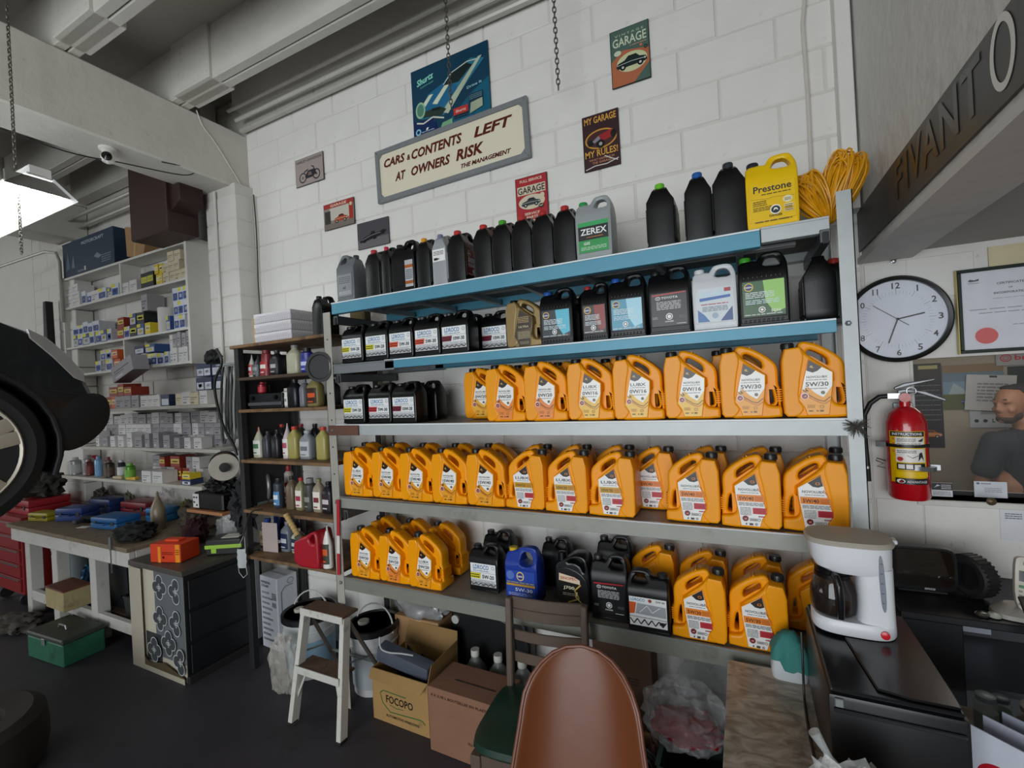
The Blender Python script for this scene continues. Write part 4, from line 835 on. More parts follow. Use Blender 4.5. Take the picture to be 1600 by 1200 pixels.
for px, w_, h_, col, cap, lab, kind, lb, z in [
  (380,.045,.17,'#d2d0c8','#e0ded6',None,'cone','first white nozzle bottle on the upper dark shelf',1),(390,.045,.18,'#d8d6ce','#e4e2da',('#c84848','#f0f0f0'),'cone','second white nozzle bottle on the upper dark shelf',1),(400,.07,.17,'#3c3e42','#26282c',('#5a5e64','#909498'),'cone','dark grey nozzle bottle on the upper dark shelf',1),
  (413,.085,.20,'#8a3236','#7a2a30',('#b02830','#e0dcd4'),'bell','red and grey bell-shaped bottle on the upper dark shelf',1),(430,.08,.19,'#202124','#2a2a2c',('#2c2d30','#b0b0b0'),'quart','black oil bottle with white print on the upper dark shelf',1),
  (458,.105,.212,'#b5b39a','#8c8a80',None,'quart','clear yellowish plastic bottle on the upper dark shelf',1),(477,.08,.18,'#2c2f86','#1c1c20',('#3a3fa0','#c8ccf0'),'spray','dark blue bottle beside the black speaker disc',1)]:
    bottle(dsx(px, 580), 2.0, DZ[z], w_, .07 if w_ > .05 else .045, h_*.85, col, cap, lb, lab, kind)
# radio / amplifier on the second board with small tins on it
am = thing('amplifier', 'black amplifier box with a silver strip on the second dark shelf', 'amplifier', (-2.89, 1.95, DZ[2]+.001))
ob('case', MB().box(0, 0, 0, .32, .28, .095).mesh([mat('#151617', .5)], .004, smooth=0), am); ob('front_strip', MB().box(.0, -.008, .02, .32, -.001, .04).mesh([mat('#6c6e72', .4, .5)], .001, smooth=0), am)
for x in (.05, .27): ob('knob', MB().lathe([(.014, 0), (.013, .014), (0, .015)], 14, M=Matrix.Translation((x, -.001, .068)) @ Matrix.Rotation(PI/2, 4, 'X')).mesh([BLACK]), am)
for px, c1_, c2_, lb in ((391, '#b8bcc8', '#2a4a9a', 'small blue and white tin on the black amplifier'), (410, '#8c2a34', '#c83a44', 'small red tin on the black amplifier'), (403, '#5a3a3a', '#7a2e34', 'tiny dark red tin on the black amplifier')):
    can(dsx(px, 612, 2.03), 2.03+(.06 if px == 403 else 0), DZ[2]+.097, .026, .075, c1_, c2_, lb, 'tin')
for px, w_, h_, col, cap, lab, kind, lb in [(446,.07,.15,'#d6d4ce','#c0beb8',('#e4e2dc','#888888'),'spray','white tin can with small print on the second dark shelf'),(458,.09,.215,'#1c1d20','#202022',None,'quart','tall black bottle on the second dark shelf'),(474,.045,.21,'#7c7e84','#60626a',None,'quart','slim grey bottle leaning on the second dark shelf'),(490,.10,.225,'#8c8250','#6a6238',('#3a2418','#d85a28'),'quart','olive-gold oil bottle with a dark and orange label on the second dark shelf'),(508,.06,.2,'#2c2d30','#1a1a1c',('#b0b0b0','#404040'),'quart','narrow dark bottle at the right end of the second dark shelf')]:
    bottle(dsx(px, 632), 2.0+(.05 if px == 508 else 0), DZ[2], w_, .07, h_*.8, col, cap, lb, lab, kind)
for px, w_, h_, col, cap, lab, kind, lb in [(402,.085,.20,'#b9b8a0','#a83830',('#dcdcd4','#4a7a50'),'cone','pale bottle with a red nozzle on the third dark shelf'),(416,.065,.17,'#3c3e44','#2c2e34',None,'quart','small charcoal bottle on the third dark shelf'),(431,.07,.18,'#1c1c20','#18181a',None,'quart','glossy black bottle on the third dark shelf'),(447,.06,.22,'#c8b8b8','#d4cccc',('#e0e0dc','#b04858'),'cone','pinkish bottle with a long white nozzle on the third dark shelf'),
  (458,.085,.20,'#a39a58','#c83a28',None,'quart','first gold oil bottle with a red cap on the third dark shelf'),(478,.095,.175,'#8c9096','#a0a4a8',('#c0c2c4','#707478'),'quart','silver oil bottle with a pale label on the third dark shelf'),(503,.085,.195,'#a89f5c','#c83a28',None,'quart','second gold oil bottle with a red cap on the third dark shelf')]:
    bottle(dsx(px, 715), 2.0, DZ[3], w_, .065, h_, col, cap, lb, lab, kind)
for i, px in enumerate((470, 492, 440)): bottle(dsx(px, 700, 2.16), 2.17, DZ[3], .075, .06, .2, ['#3a3a2c', '#1c1d20', '#26262a'][i], ['#8c2c28', '#1a1a1c', '#a8342c'][i], '%s bottle with a %s cap at the back of the third dark shelf' % (['olive', 'near-black', 'charcoal'][i], ['dark red', 'black', 'bright red'][i]), None, 'quart')
for px, w_, d_, h_, col, cap, lab, kind, lb in [(428,.055,.055,.25,'#b8b0a8','#8c2a30',('#b02a34','#e8e4dc'),'spray','tall red and white spray can at the back of the fourth dark shelf'),(433,.065,.065,.19,'#3a4048','#26282c',('#4a86b8','#dfe6ea'),'spray','blue and white spray can in front on the fourth dark shelf'),(454,.07,.06,.205,'#6c5c48','#2c2820',None,'quart','brown oil bottle on the fourth dark shelf'),(468,.065,.055,.20,'#8a8560','#c03830',('#e8e4d8','#a83048'),'quart','olive oil bottle with a red cap and white label on the fourth dark shelf'),
   (482,.07,.07,.20,'#4a4c48','#8a8c8c',('#33352f','#8c8c84'),'spray','dark grey metal spray can on the fourth dark shelf'),(496,.07,.055,.20,'#9a8e78','#8a8a60',('#e8e4d8','#7c2430'),'quart','beige oil bottle with a wine-red and white label on the fourth dark shelf'),(511,.08,.06,.185,'#1e1b20','#18181a',('#2a1c22','#d0c8cc'),'quart','black bottle with a pink and white label on the fourth dark shelf')]:
    bottle(dsx(px, 795), 2.0+(.1 if px == 428 else 0), DZ[4], w_, d_, h_, col, cap, lb, lab, kind)

for px, w_, h_, col, cap, lab, lb in [(421,.10,.19,'#2c2b2a','#2a4a9a',('#a8946c','#6c5c40'),'dark bottle with a tan label on the lowest dark shelf'),(452,.08,.19,'#7a8088','#8c9096',('#1c2c50','#c8ccd0'),'silver bottle with a navy label on the lowest dark shelf'),(468,.075,.15,'#b8b4a0','#c8c4b0',('#26344c','#d0d4d8'),'pale bottle with a navy label behind the petrol can on the lowest dark shelf')]:
    bottle(dsx(px, 872, 2.05), 2.05, DZ[5], w_, .07, h_, col, cap, lb, lab, 'quart')
for i, px in enumerate((440, 455, 470)): bottle(dsx(px, 862, 2.2), 2.2, DZ[5], .08, .06, .24, '#1c2a66' if i < 2 else '#2a2a2c', ['#20306c', '#b83038', '#2c58b0'][i], 'bottle with a %s cap at the back of the lowest dark shelf' % ['navy', 'red', 'bright blue'][i], None, 'quart')
t = bottle(dsx(515, 890, 1.93), 1.925, DZ[5], .065, .055, .25, '#e8e6e0', '#222224', 'white nozzle bottle with a green and orange label at the lowest dark shelf', ('#3a4030', '#d8602c'), 'cone')
# red petrol can with a beige spout
pc = thing('petrol_can', 'red plastic petrol can with a ribbed beige spout on the lowest dark shelf', 'can', (dsx(474, 885, 1.93), 1.865, DZ[5]+.001))
RED = mat('#a81626', .4, 0, .12, 10)
vs, fs = plate([(0,0),(.20,0),(.21,.02),(.21,.16),(.20,.215),(.17,.22),(.10,.185),(.05,.17),(.01,.15),(0,.12)], [[(.13,.17),(.165,.195),(.18,.185),(.18,.15),(.15,.145)]], 0, .12, .014, 2)
mb = MB(); mb.add(vs, fs); ob('can_body', fin2(mb, [RED]), pc)
mb = MB(); mb.tube([(.045, .03, .155), (.035, .012, .185)], .026, 14); ob('collar', mb.mesh([mat('#5c5a4c', .6)]), pc)
pts = [(.035-.07*t/14, .012-.022*t/14, .185+.125*t/14) for t in range(15)]; ob('spout', MB().tube(pts, [.018 if i % 2 else .0145 for i in range(15)], 12).mesh([mat('#b99f66', .6, 0, .15)]), pc)
# things hung at the front of the dark shelf
sp = thing('speaker_disc', 'round black speaker hanging at the joint of dark shelf and rack', 'speaker', (-2.115, 1.855, 1.905), rot=(PI/2, 0, .25))
ob('frame', MB().lathe([(.0, -.03), (.04, -.03), (.078, -.005), (.086, 0), (.086, .008), (.07, .008), (.066, .002)], 28).mesh([mat('#1a1a1b', .5)]), sp)
ob('cone', MB().lathe([(.066, .004), (.045, -.006), (.022, -.012), (.020, -.002), (0, .002)], 28).mesh([mat('#242426', .55)]), sp)
mk = thing('face_mask', 'white face mask hanging by its loops from the dark shelf post', 'mask', (-2.905, 1.86, .80))
ms = MB()
vs = []; fs = []
for i in range(7):
    for j in range(9):
        u, v = (j-4)/4, i/6; vs.append((.045*u*(1-.15*abs(2*v-1)), -.022*(1-u*u)-.004*(i % 2), -.12*v))
for i in range(6):
    for j in range(8): fs.append((i*9+j, i*9+j+1, (i+1)*9+j+1, (i+1)*9+j))
ob('fabric', MB().add(vs, fs).mesh([mat('#b9bcbc', .8, 0, .1, 40)], smooth=80), mk)
for s_ in (-1, 1): ob('ear_loop', MB().tube([(.04*s_, -.005, -.11), (.045*s_*.9, 0, -.16), (.0, 0, -.19), (.0, 0, -.19)] if s_ < 0 else [(.04, -.005, -.11), (.042, 0, -.16), (.0, 0, -.19)], .0016, 5).mesh([mat('#d8d8d4', .7)]), mk)
ob('upper_loop', MB().tube([(-.035, 0, 0), (-.01, .015, .06), (.0, .03, .10), (.01, .015, .06), (.035, 0, 0)], .0016, 5).mesh([mat('#d8d8d4', .7)]), mk)
wire('shelf_cable', 'dark cable trailing off the fourth dark shelf beside the face mask', [(-2.75, 1.9, 1.05), (-2.84, 1.885, 1.02), (-2.89, 1.875, .9), (-2.93, 1.87, .75)], .004)
tag(ob('paper_card', MB().box(0, 0, 0, .13, .002, .19).mesh([mat('#b8a8a4', .8)], smooth=0), None, (-2.87, 1.98, DZ[5]+.001), (.0, 0, .1)), 'pinkish card leaning at the left end of the lowest dark shelf', 'card')
# hand pads and coil on fourth shelf left
cl = [Vector((.065*math.cos(a*PI/12), 0, .085*math.sin(a*PI/12))) for a in range(24)]
mb = MB(); mb.tube([(p.x, p.y, p.z+.09) for p in cl], .012, 8, closed=True); tag(ob('pipe_ring', mb.mesh([mat('#8a8a88', .4, .4)]), None, (dsx(404, 780, 2.05)+.03, 2.10, DZ[4]+.014), (0, 0, -.5)), 'grey metal ring standing on the fourth dark shelf', 'ring')
mb = MB(); mb.tube([(0, 0, 0), (0, 0, .25)], .022, 14); tag(ob('white_pipe', mb.mesh([mat('#c9c6be', .5)]), None, (dsx(386, 790, 2.12), 2.14, DZ[4]+.002)), 'upright white plastic pipe at the left of the fourth dark shelf', 'pipe')
# top of the dark shelf: stack of three patterned boxes, black bottle, brown bottle, timber, olive can
zt = DZ[0]+.001
for i in range(3):
    t = thing('flat_box', 'white diamond-patterned flat box, %s of the stack on top of the dark shelf' % ('bottom', 'middle', 'topmost')[i], 'box', (-2.77, 1.93, zt+i*.062), group='stacked flat patterned boxes')
    ob('box_body', cached('fb', lambda: MB().box(0, 0, 0, .34, .30, .058).mesh([mat('#c9c6ca', .5, 0, .08, 60)], .004, smooth=0)), t)
    def prt():
        its = []
        for q in range(16): its += [('l', '#7c7a88', [(6+q*21, 6), (14+q*21, 14)], 2.2), ('l', '#7c7a88', [(2+q*21, 36), (10+q*21, 44)], 2.2), ('l', '#7c7a88', [(12+q*21, 21), (20+q*21, 29)], 2.2)]
        return decal_mesh(its)
    ob('print', cached('fbp', prt), t, (0, -.0005, 0)); ob('print', cached('fbp', prt), t, (.3405, 0, 0), (0, 0, PI/2)).scale = (.85, 1, 1)
    ob('lid', cached('fbl', lambda: MB().box(-.0015, -.0015, .035, .3415, .3015, .0595).mesh([mat('#d6d3d6', .5)], .002, smooth=0)), t)
gjug('tall black oil bottle turned narrow side on beside the patterned boxes', -2.27, 1.95, DZ[0], .13, .245, .085, rz=PI/2)
gjug('olive metal jug behind the left end of the blue top shelf', -2.21+.03, 2.16, DZ[0], .12, .36, .06, '#6a5c3a', '#5a4e32', rough=.6)
tag(ob('timber_block', MB().box(0, 0, 0, .035, .12, .19).mesh([mat('#b39a70', .8, 0, .3, 12, .2)], .004), None, (-2.92, 2.02, zt), (0, .0, 0)), 'upright tan board offcut at the left end above the dark shelf', 'timber')

# ---- hoses hung on the pilaster, cable reel
HM = '#1c1c1d'
wire('hanging_hose', 'long black hose hanging from a hook left of the dark shelf', [(-3.22, 1.96, 2.10), (-3.14, 1.94, 2.0), (-3.20, 1.92, 1.85), (-3.14, 1.92, 1.6), (-3.03, 1.92, 1.45), (-3.0, 1.92, 1.38)], .010, HM, 'hose')
for i in range(6):
    dx = -.16+i*.035
    wire('hanging_belt', 'rubber belt on the hook left of the dark shelf, %s from the left' % ORD[i], [(-3.07+dx, 2.0, 1.98), (-3.078+dx, 1.98, 1.7), (-3.072+dx, 1.975, 1.47+.03*(i % 3)), (-3.062+dx, 1.99, 1.49+.03*(i % 3)), (-3.06+dx, 2.01, 1.75), (-3.07+dx, 2.015, 1.98)], .006 if i % 2 else .008, ['#2a2a2b', '#c4c4c0', '#1b1b1c', '#3a3a3c', '#8a8a88', '#1c1c1d', '#242425'][i], 'belt')
tag(ob('hook_rail', MB().box(-3.29, 1.99, 1.985, -2.99, 2.02, 2.0).box(-3.1, 2.0, 1.985, -3.07, 2.195, 2.0).mesh([STEEL], .002, smooth=0)), 'short steel rail carrying the belts beside the dark shelf', 'rail')
blob('work_glove', 'black glove bundle on top of the belt rail left of the dark shelf', 'glove', (-3.33, 2.0, 2.005), (.07, .05, .06), mat('#151516', .7), 4, .3)
rl = thing('cable_reel', 'reel with a white flange and dark brown cord hanging beside the dark shelf', 'reel', (-3.14, 1.92, 1.31), rot=(PI/2, 0, PI/2-.55))
ob('flange', MB().lathe([(.0, .10), (.085, .10), (.088, .105), (.085, .11), (0, .11)], 28).mesh([mat('#b4aea0', .6)]), rl)
ob('flange', MB().lathe([(.0, -.10), (.085, -.10), (.088, -.095), (.085, -.09), (0, -.09)], 28).mesh([BLKM]), rl)
ob('wound_cord', MB().lathe([(.05, -.09)]+[(.072+.006*(k % 2), -.085+k*.009) for k in range(20)]+[(.05, .10)], 28).mesh([mat('#4a3c26', .6, 0, .3, 30)]), rl)
ob('axle', MB().lathe([(0, .108), (.03, .11), (.028, .14), (0, .142)], 16).mesh([BLKM]), rl)
lb_ = blob('plastic_bag', 'light blue plastic bag hanging behind the dark shelf post', 'bag', (-3.03, 2.10, 1.02), (.045, .03, .12), mat('#6ea0c8', .3, 0, .3, 9), 9, .3, flat=False)
# ---- workbench
BX0, BX1, BY0, BZ = -5.72, -3.79, 1.64, .78
wb = thing('workbench', 'long white painted workbench with a worn brown top under the parts shelves', 'workbench', (BX0, BY0, 0))
WP = mat('#c9c7c0', .6, 0, .08, 6, .15, '#6c655a', .42, ds=9)
def wbp(n, mb, m, bev=.004): return ob(n, mb.mesh([m], bev, smooth=0), wb, (-BX0, -BY0, 0))
wbp('top', MB().box(BX0-.03, BY0-.02, BZ-.03, BX1+.02, 2.34, BZ), mat('#7a6c56', .65, 0, .3, 5, .2, '#3b3228', .48))
wbp('apron', MB().box(BX0, BY0, BZ-.14, BX1, BY0+.04, BZ-.031), WP); wbp('apron', MB().box(BX1-.04, BY0+.041, BZ-.14, BX1, 2.33, BZ-.031), WP)
for x in (BX0+.12, BX0+.62, BX0+1.25, BX1-.1): wbp('leg', MB().box(x, BY0+.045, 0, x+.09, BY0+.13, BZ-.031), WP)
for x in (BX0+.12, BX1-.1): wbp('leg', MB().box(x, 2.22, 0, x+.09, 2.31, BZ-.031), WP)
wbp('lower_rail', MB().box(BX0+.12, BY0+.05, .13, BX1-.12, BY0+.09, .21), WP); wbp('lower_shelf', MB().box(BX0+.15, BY0+.135, .17, BX1-.11, 2.2, .19), mat('#5c4a3a', .8, 0, .2))
# patterned cabinet at the right end of the bench
cb = thing('cabinet', 'low black and white cabinet with a quatrefoil tile front at the bench end', 'cabinet', (-3.77, 1.64, 0), rot=(0, 0, 0))
ob('carcass', MB().box(.0, .006, 0, .60, .53, .665).mesh([mat('#121315', .5, 0, .25, 5, .1)], .004, smooth=0), cb)
ob('top', MB().box(-.01, -.01, .666, .615, .54, .70).mesh([mat('#4b463f', .5, 0, .35, 5, .1, '#1e1c1a', .48)], .004, smooth=0), cb)
its = [('r', '#c9c2ae', 0, 0, 600, 664), ('r', '#666b6e', 270, 110, 598, 662), ('r', '#3c3f40', 150, 60, 330, 250)]
for cx, cz in ((330, 560), (520, 560), (330, 360), (520, 360), (425, 220), (260, 150), (560, 130)):
    for dx, dz in ((0, 42), (0, -42), (42, 0), (-42, 0)): its.append(('o', '#c4c8c8', cx+dx, cz+dz, 40, 40, 6))
    for dx, dz in ((0, 42), (0, -42), (42, 0), (-42, 0)): its.append(('c', '#45494b', cx+dx, cz+dz, 33, 33))
    its += [('o', '#c4c8c8', cx, cz, 10, 26, 4), ('o', '#c4c8c8', cx, cz, 26, 10, 4)]
its += [('p', '#5a4c34', [(0,0),(600,0),(600,40),(380,90),(200,60),(60,140),(0,120)]), ('r', '#b9b2a0', 0, 0, 600, 34), ('r', '#b9b2a0', 0, 0, 150, 664)]
its = [i for i in its if not (i[0] in 'oc' and (i[2] > 560 or i[3] > 620 or i[2] < 185 or i[3] < 60))]
ob('tiled_front', decal_mesh(its), cb, (0, .005, 0)); ob('side_strip', MB().box(.603, .47, .0, .612, .50, .66).mesh([mat('#8c8e90', .5)], smooth=0), cb)
for i in range(3): ob('drawer_front', MB().box(.601, .03, .05+i*.2, .610, .45, .23+i*.2).mesh([mat('#16171a', .45, 0, .2)], .003, smooth=0), cb)
ob('plinth', MB().box(.60, .0, 0, .63, .56, .045).mesh([mat('#1c1b1a', .7)], .003, smooth=0), cb)
# things on the cabinet and bench
ogb = thing('battery_box', 'bright orange-red power tool box on the tiled cabinet', 'box', (-3.56, 1.66, .702), rz=.28)
ob('box_body', MB().box(0, 0, 0, .235, .15, .12).mesh([mat('#d8401c', .45, 0, .1, 10)], .004, smooth=0), ogb)
ob('print', decal_mesh([('r', '#f0962c', 196, 2, 230, 118), ('r', '#f0962c', 62, 0, 84, 104), ('g', '#7a2010', 94, 50, 180, 72, 2), ('c', '#3a1810', 104, 34, 8, 8), ('g', '#8a4a10', 200, 50, 226, 90, 3)]), ogb, (0, -.0008, 0))
ob('handle_flap', MB().box(.06, .05, .118, .17, .11, .135).mesh([mat('#e04c24', .5)], .006), ogb)
gb = thing('battery_box', 'black and lime-green box with a white label on the tiled cabinet', 'box', (-3.30, 1.86, .702), rz=.5)
ob('box_body', MB().box(0, 0, 0, .24, .17, .10).mesh([mat('#17191a', .4)], .008), gb); ob('green_band', MB().box(-.002, -.004, .045, .242, .01, .07).box(.04, -.004, .015, .075, .008, .045).mesh([mat('#9ac83c', .5)], .002), gb)
ob('white_label', MB().box(.08, .05, .1, .2, .14, .103).mesh([mat('#d8d4c8', .6)], smooth=0), gb)
CL = clear_film()
blob('plastic_bag', 'crumpled clear plastic bag behind the lime-green box on the cabinet', 'bag', (-3.46, 2.11, .703), (.10, .05, .11), clear_film('#dfe4e6', .35), 2, .3)
blob('rag', 'black bundled tool bag at the right end of the bench', 'bag', (-4.0, 1.78, BZ+.002), (.17, .12, .065), mat('#0e0e0f', .85, 0, .3, 9, .3), 3, .35)
blob('rag', 'dark maroon rag between the black bundle and the orange box', 'rag', (-3.70, 2.02, .703), (.08, .08, .10), mat('#3a1620', .9, 0, .3, 9, .3), 5, .4)
blob('rag', 'grey-brown dirty rags heaped near the bench end below the power supply', 'rag', (-3.92, 2.14, BZ+.002), (.10, .10, .11), mat('#50483e', .95, 0, .4, 10, .4), 6, .45)
blob('plastic_bag', 'cloudy plastic wrapping pile at the back of the bench', 'bag', (-4.54, 2.25, BZ+.002), (.10, .06, .13), clear_film('#c8c4c0', .5), 7, .4)
ps = thing('power_supply', 'black battery charger with a white switch panel on the shelf end above the rags', 'charger', (-3.62, 1.98, .97))
ob('case', MB().box(0, 0, 0, .34, .20, .12).mesh([BLACK], .01), ps); ob('panel', MB().box(.0, -.006, .01, .07, -.001, .11).mesh([mat('#dcdcda', .5)], .002, smooth=0), ps)
for x, z in ((.02, .085), (.05, .085), (.02, .05), (.05, .03)): ob('switch', MB().box(x-.008, -.010, z-.006, x+.008, -.006, z+.006).mesh([BLACK], .002, smooth=0), ps)
tag(ob('plank', MB().box(0, 0, 0, .42, .22, .022).mesh([mat('#a8734a', .7, 0, .2, 8)], .003, smooth=0), None, (-3.68, 1.96, .945)), 'short orange-brown plank under the battery charger', 'plank')
tag(ob('prop_block', MB().box(0, 0, 0, .07, .07, .24).mesh([mat('#4a4038', .8)], .004, smooth=0), None, (-3.33, 2.10, .702)), 'dark wooden block propping up the charger plank', 'block')
blob('cable_bundle', 'tangled black cables heaped on the battery charger', 'cable', (-3.42, 2.07, 1.093), (.12, .09, .07), mat('#141415', .6, 0, .3, 20, .6), 8, .5, fq=5)
blob('cable_bundle', 'tangled black cables hanging off the right of the charger', 'cable', (-3.14, 2.04, .80), (.10, .07, .17), mat('#18191c', .7, 0, .3, 20, .6), 12, .45, fq=5, flat=False)
def case(label, x, y, z, w_, d_, h_, col, rz=0, name='tool_case', hc=None):
    t = thing(name, label, 'tool case', (x, y, z+.001), rz)
    ob('lower_shell', MB().box(0, 0, 0, w_, d_, h_*.5).mesh([mat(col, .4, 0, .1)], .008, 2), t); ob('lid', MB().box(0, 0, h_*.52, w_, d_, h_).mesh([mat(col, .4, 0, .1)], .012, 2), t)
    ob('handle', MB().tube([(w_*.3, 0, h_*.5), (w_*.32, -.03, h_*.5), (w_*.68, -.03, h_*.5), (w_*.7, 0, h_*.5)], .007, 8).mesh([mat(hc or col, .5)]), t)
    for x_ in (.15, .8): ob('latch', MB().box(w_*x_, -.005, h_*.35, w_*x_+.03, .002, h_*.68).mesh([mat(hc or '#2a2a2c', .5)], .001, smooth=0), t)
    return t
case('bright blue ribbed tool case in the middle of the bench', -4.72, 1.80, BZ, .32, .18, .09, '#1f5d96', .12)
case('light blue tool case at the back middle of the bench', -4.46, 2.06, BZ, .22, .15, .11, '#2f7ab4', .05)
case('dark blue tool case on the left of the bench', -5.34, 1.80, BZ, .26, .16, .11, '#213c78', .35); case('navy blue case behind the dark blue one on the bench', -5.46, 2.08, BZ, .30, .16, .12, '#22386a', .1)
case('olive-yellow case at the left front corner of the bench', -5.66, 1.73, BZ, .24, .12, .07, '#9c8e22', .2); case('red case lying at the back of the bench', -5.02, 2.13, BZ, .36, .18, .11, '#8c2430', .08)
case('lime and grey flat case on the red one at the back of the bench', -4.62, 2.13, BZ+.17, .3, .16, .05, '#4a5a4c', .0, hc='#84c83a') if False else None
sb = bottle(-4.10, 1.98, BZ, .10, .10, .29, '#8a7d66', '#a8a48c', 'dirty beige bottle with a tall bent nozzle on the bench', None, 'cone')
dr = thing('power_drill', 'small black and grey cordless drill lying on the bench', 'drill', (-5.02, 1.86, BZ+.03), rz=.4)
ob('motor_body', MB().tube([(0,0,0),(.05,0,0),(.12,0,0)], [.026,.03,.026], 12).mesh([BLACK]), dr); ob('chuck', MB().tube([(.12,0,0),(.14,0,0),(.165,0,0)], [.02,.018,.01], 12).mesh([CHROME]), dr); ob('grip', MB().box(.02, -.10, -.018, .055, -.02, .018).mesh([mat('#34373c', .5)], .008, 2), dr)
tag(ob('notepad', MB().box(0, 0, 0, .14, .20, .012).mesh([mat('#b8b6b0', .7)], .002, smooth=0), None, (-4.86, 1.88, BZ+.001), (0, 0, .9)), 'grey-white notepad on the bench beside the bright blue case', 'notepad')
tag(ob('paper_scrap', MB().box(0, 0, 0, .09, .05, .001).mesh([PAPER], smooth=0), None, (-4.86, 1.76, BZ+.001), (0, 0, .3)), 'small white paper scrap at the bench front', 'paper')
blob('parts_heap', 'heap of rusty metal parts at the far left behind the bench', 'scrap', (-5.62, 2.24, BZ+.002), (.10, .05, .10), mat('#5a544c', .6, .3, .5, 9, .5), 14, .5, fq=4)
for i, (x, lb) in enumerate([(-5.12, 'olive rag at the rear edge of the bench'), (-4.22, 'green-yellow rag under the lowest shelf end')]): blob('rag', lb, 'rag', (x, 2.25, BZ+.002), (.06, .04, .09), mat(('#5c5a48', '#7a7a38')[i], .9, 0, .4, 9, .4), 20+i, .45)
tag(ob('screwdriver', MB().tube([(0,0,0),(0,0,-.16)], .004, 8).tube([(0,0,0),(0,0,.05),(0,0,.09)], [.008,.011,.008], 10, 1).mesh([CHROME, mat('#6a6a68', .5)]), None, (-3.94, 1.605, .76)), 'steel rod tool hanging from the front edge of the bench', 'tool')
# under and in front of the bench
def bucket(label, x, y, z, r, h, col, lidc=None, name='bucket', bail=True, band=None):
    t = thing(name, label, 'bucket', (x, y, z+.001))
    ob('bucket_body', MB().lathe([(r*.88, 0), (r*.97, h*.72), (r*1.03, h*.73), (r*1.03, h*.76), (r*.98, h*.77), (r, h*.88), (r*1.05, h*.89), (r*1.05, h*.92), (r, h*.93), (r, h)] + ([] if lidc else [(r*.95, h), (r*.84, .01), (0, .01)]), 28).mesh([mat(col, .45, 0, .08, 6, 0, '#6f6b64', .36)]), t)
    if lidc:
        ob('lid', MB().lathe([(r*1.0, h*.93), (r*1.08, h*.93), (r*1.08, h*1.02), (r*1.0, h*1.03), (r*.96, h*1.0), (0, h*1.0)], 28).mesh([mat(lidc, .4)]), t)
        ob('spout_cap', MB().lathe([(.032, 0), (.034, .012), (.028, .018), (0, .018)], 16, M=Matrix.Translation((-r*.35, -r*.2, h*1.0))).mesh([mat('#b8b4a8', .5)]), t)
    if bail:
        pts = [(r*1.06*math.cos(a), r*.25*math.sin(a)-(0), h*.9+r*.95*math.sin(a)) for a in [i*PI/12 for i in range(13)]]; ob('bail_handle', MB().tube(pts, .005, 7).mesh([mat('#c8c8c4', .5)]), t)
    if band: ob('label', MB().lathe([(r*.93, h*.12), (r*.965, h*.62)], 28).mesh([mat(band, .5, 0, .1)]), t)
    return t
bucket('grey-white pail under the left end of the bench', -5.37, 1.93, .19, .145, .38, '#9ea6a6', None, bail=False)
blob('plastic_bag', 'blue plastic bag stuffed beside the pail under the bench', 'bag', (-5.16, 1.95, .192), (.05, .06, .12), mat('#2f6fa0', .3, 0, .3, 8), 31, .3)
tag(ob('red_tray', MB().box(0, 0, 0, .24, .03, .06).mesh([mat('#8c2228', .5)], .006), None, (-5.37, 1.745, .192)), 'narrow red tray leaning in front of the pail under the bench', 'tray')
def bin_(label, x, y, z, w_, d_, h_, col, rz=0, name='storage_bin', rim=None, rot=None):
    t = thing(name, label, 'bin', (x, y, z+.001), rz, rot=rot); th = .006; k = .9
    mb = MB(); o = [(-w_/2*k,-d_/2*k),(w_/2*k,-d_/2*k),(w_/2*k,d_/2*k),(-w_/2*k,d_/2*k)]; O = [(-w_/2,-d_/2),(w_/2,-d_/2),(w_/2,d_/2),(-w_/2,d_/2)]
    vs = [(a, b, 0) for a, b in o]+[(a, b, h_) for a, b in O]+[(a*.96, b*.96, h_) for a, b in O]+[(a*.96, b*.96, .008) for a, b in o]
    fs = [(3,2,1,0)]+[(i, (i+1) % 4, 4+(i+1) % 4, 4+i) for i in range(4)]+[(4+i, 4+(i+1) % 4, 8+(i+1) % 4, 8+i) for i in range(4)]+[(8+i, 8+(i+1) % 4, 12+(i+1) % 4, 12+i) for i in range(4)]+[(12, 13, 14, 15)]
    mb.add(vs, fs); ob('bin_body', mb.mesh([mat(col, .5, 0, .12)], 0, smooth=0), t)
    r2 = MB()
    for a in range(4):
        p, q = O[a], O[(a+1) % 4]; r2.box(min(p[0], q[0])-.008, min(p[1], q[1])-.008, h_-.02, max(p[0], q[0])+.008, max(p[1], q[1])+.008, h_-.001)
    ob('rim', r2.mesh([mat(rim or col, .5)], 0, smooth=0), t); return t
bin_('grey plastic bin under the middle of the bench', -4.88, 2.02, .19, .30, .26, .36, '#5a5e60')
bin_('black plastic crate under the right of the bench', -4.40, 1.96, .19, .36, .30, .36, '#15171c'); bin_('small dark tray of bolts on the lower shelf at the right end of the bench', -4.03, 1.84, .19, .26, .17, .16, '#1e2126')
blob('bolts', 'mixed loose bolts heaped in the small dark tray', 'bolts', (-4.03, 1.84, .30), (.09, .05, .04), mat('#8a8880', .4, .6, .5, 30, .5), 33, .5, fq=8)
bpy.data.objects[[o.name for o in C.objects if o.get('label') == 'mixed loose bolts heaped in the small dark tray'][0]]['kind'] = 'stuff'
tb = thing('toolbox', 'flat green metal toolbox standing on the floor before the bench', 'toolbox', (-4.64, 1.385, .001), rz=.06)
GRN = mat('#2c6a50', .5, .1, .2, 7, .1, '#1c3a30', .45)
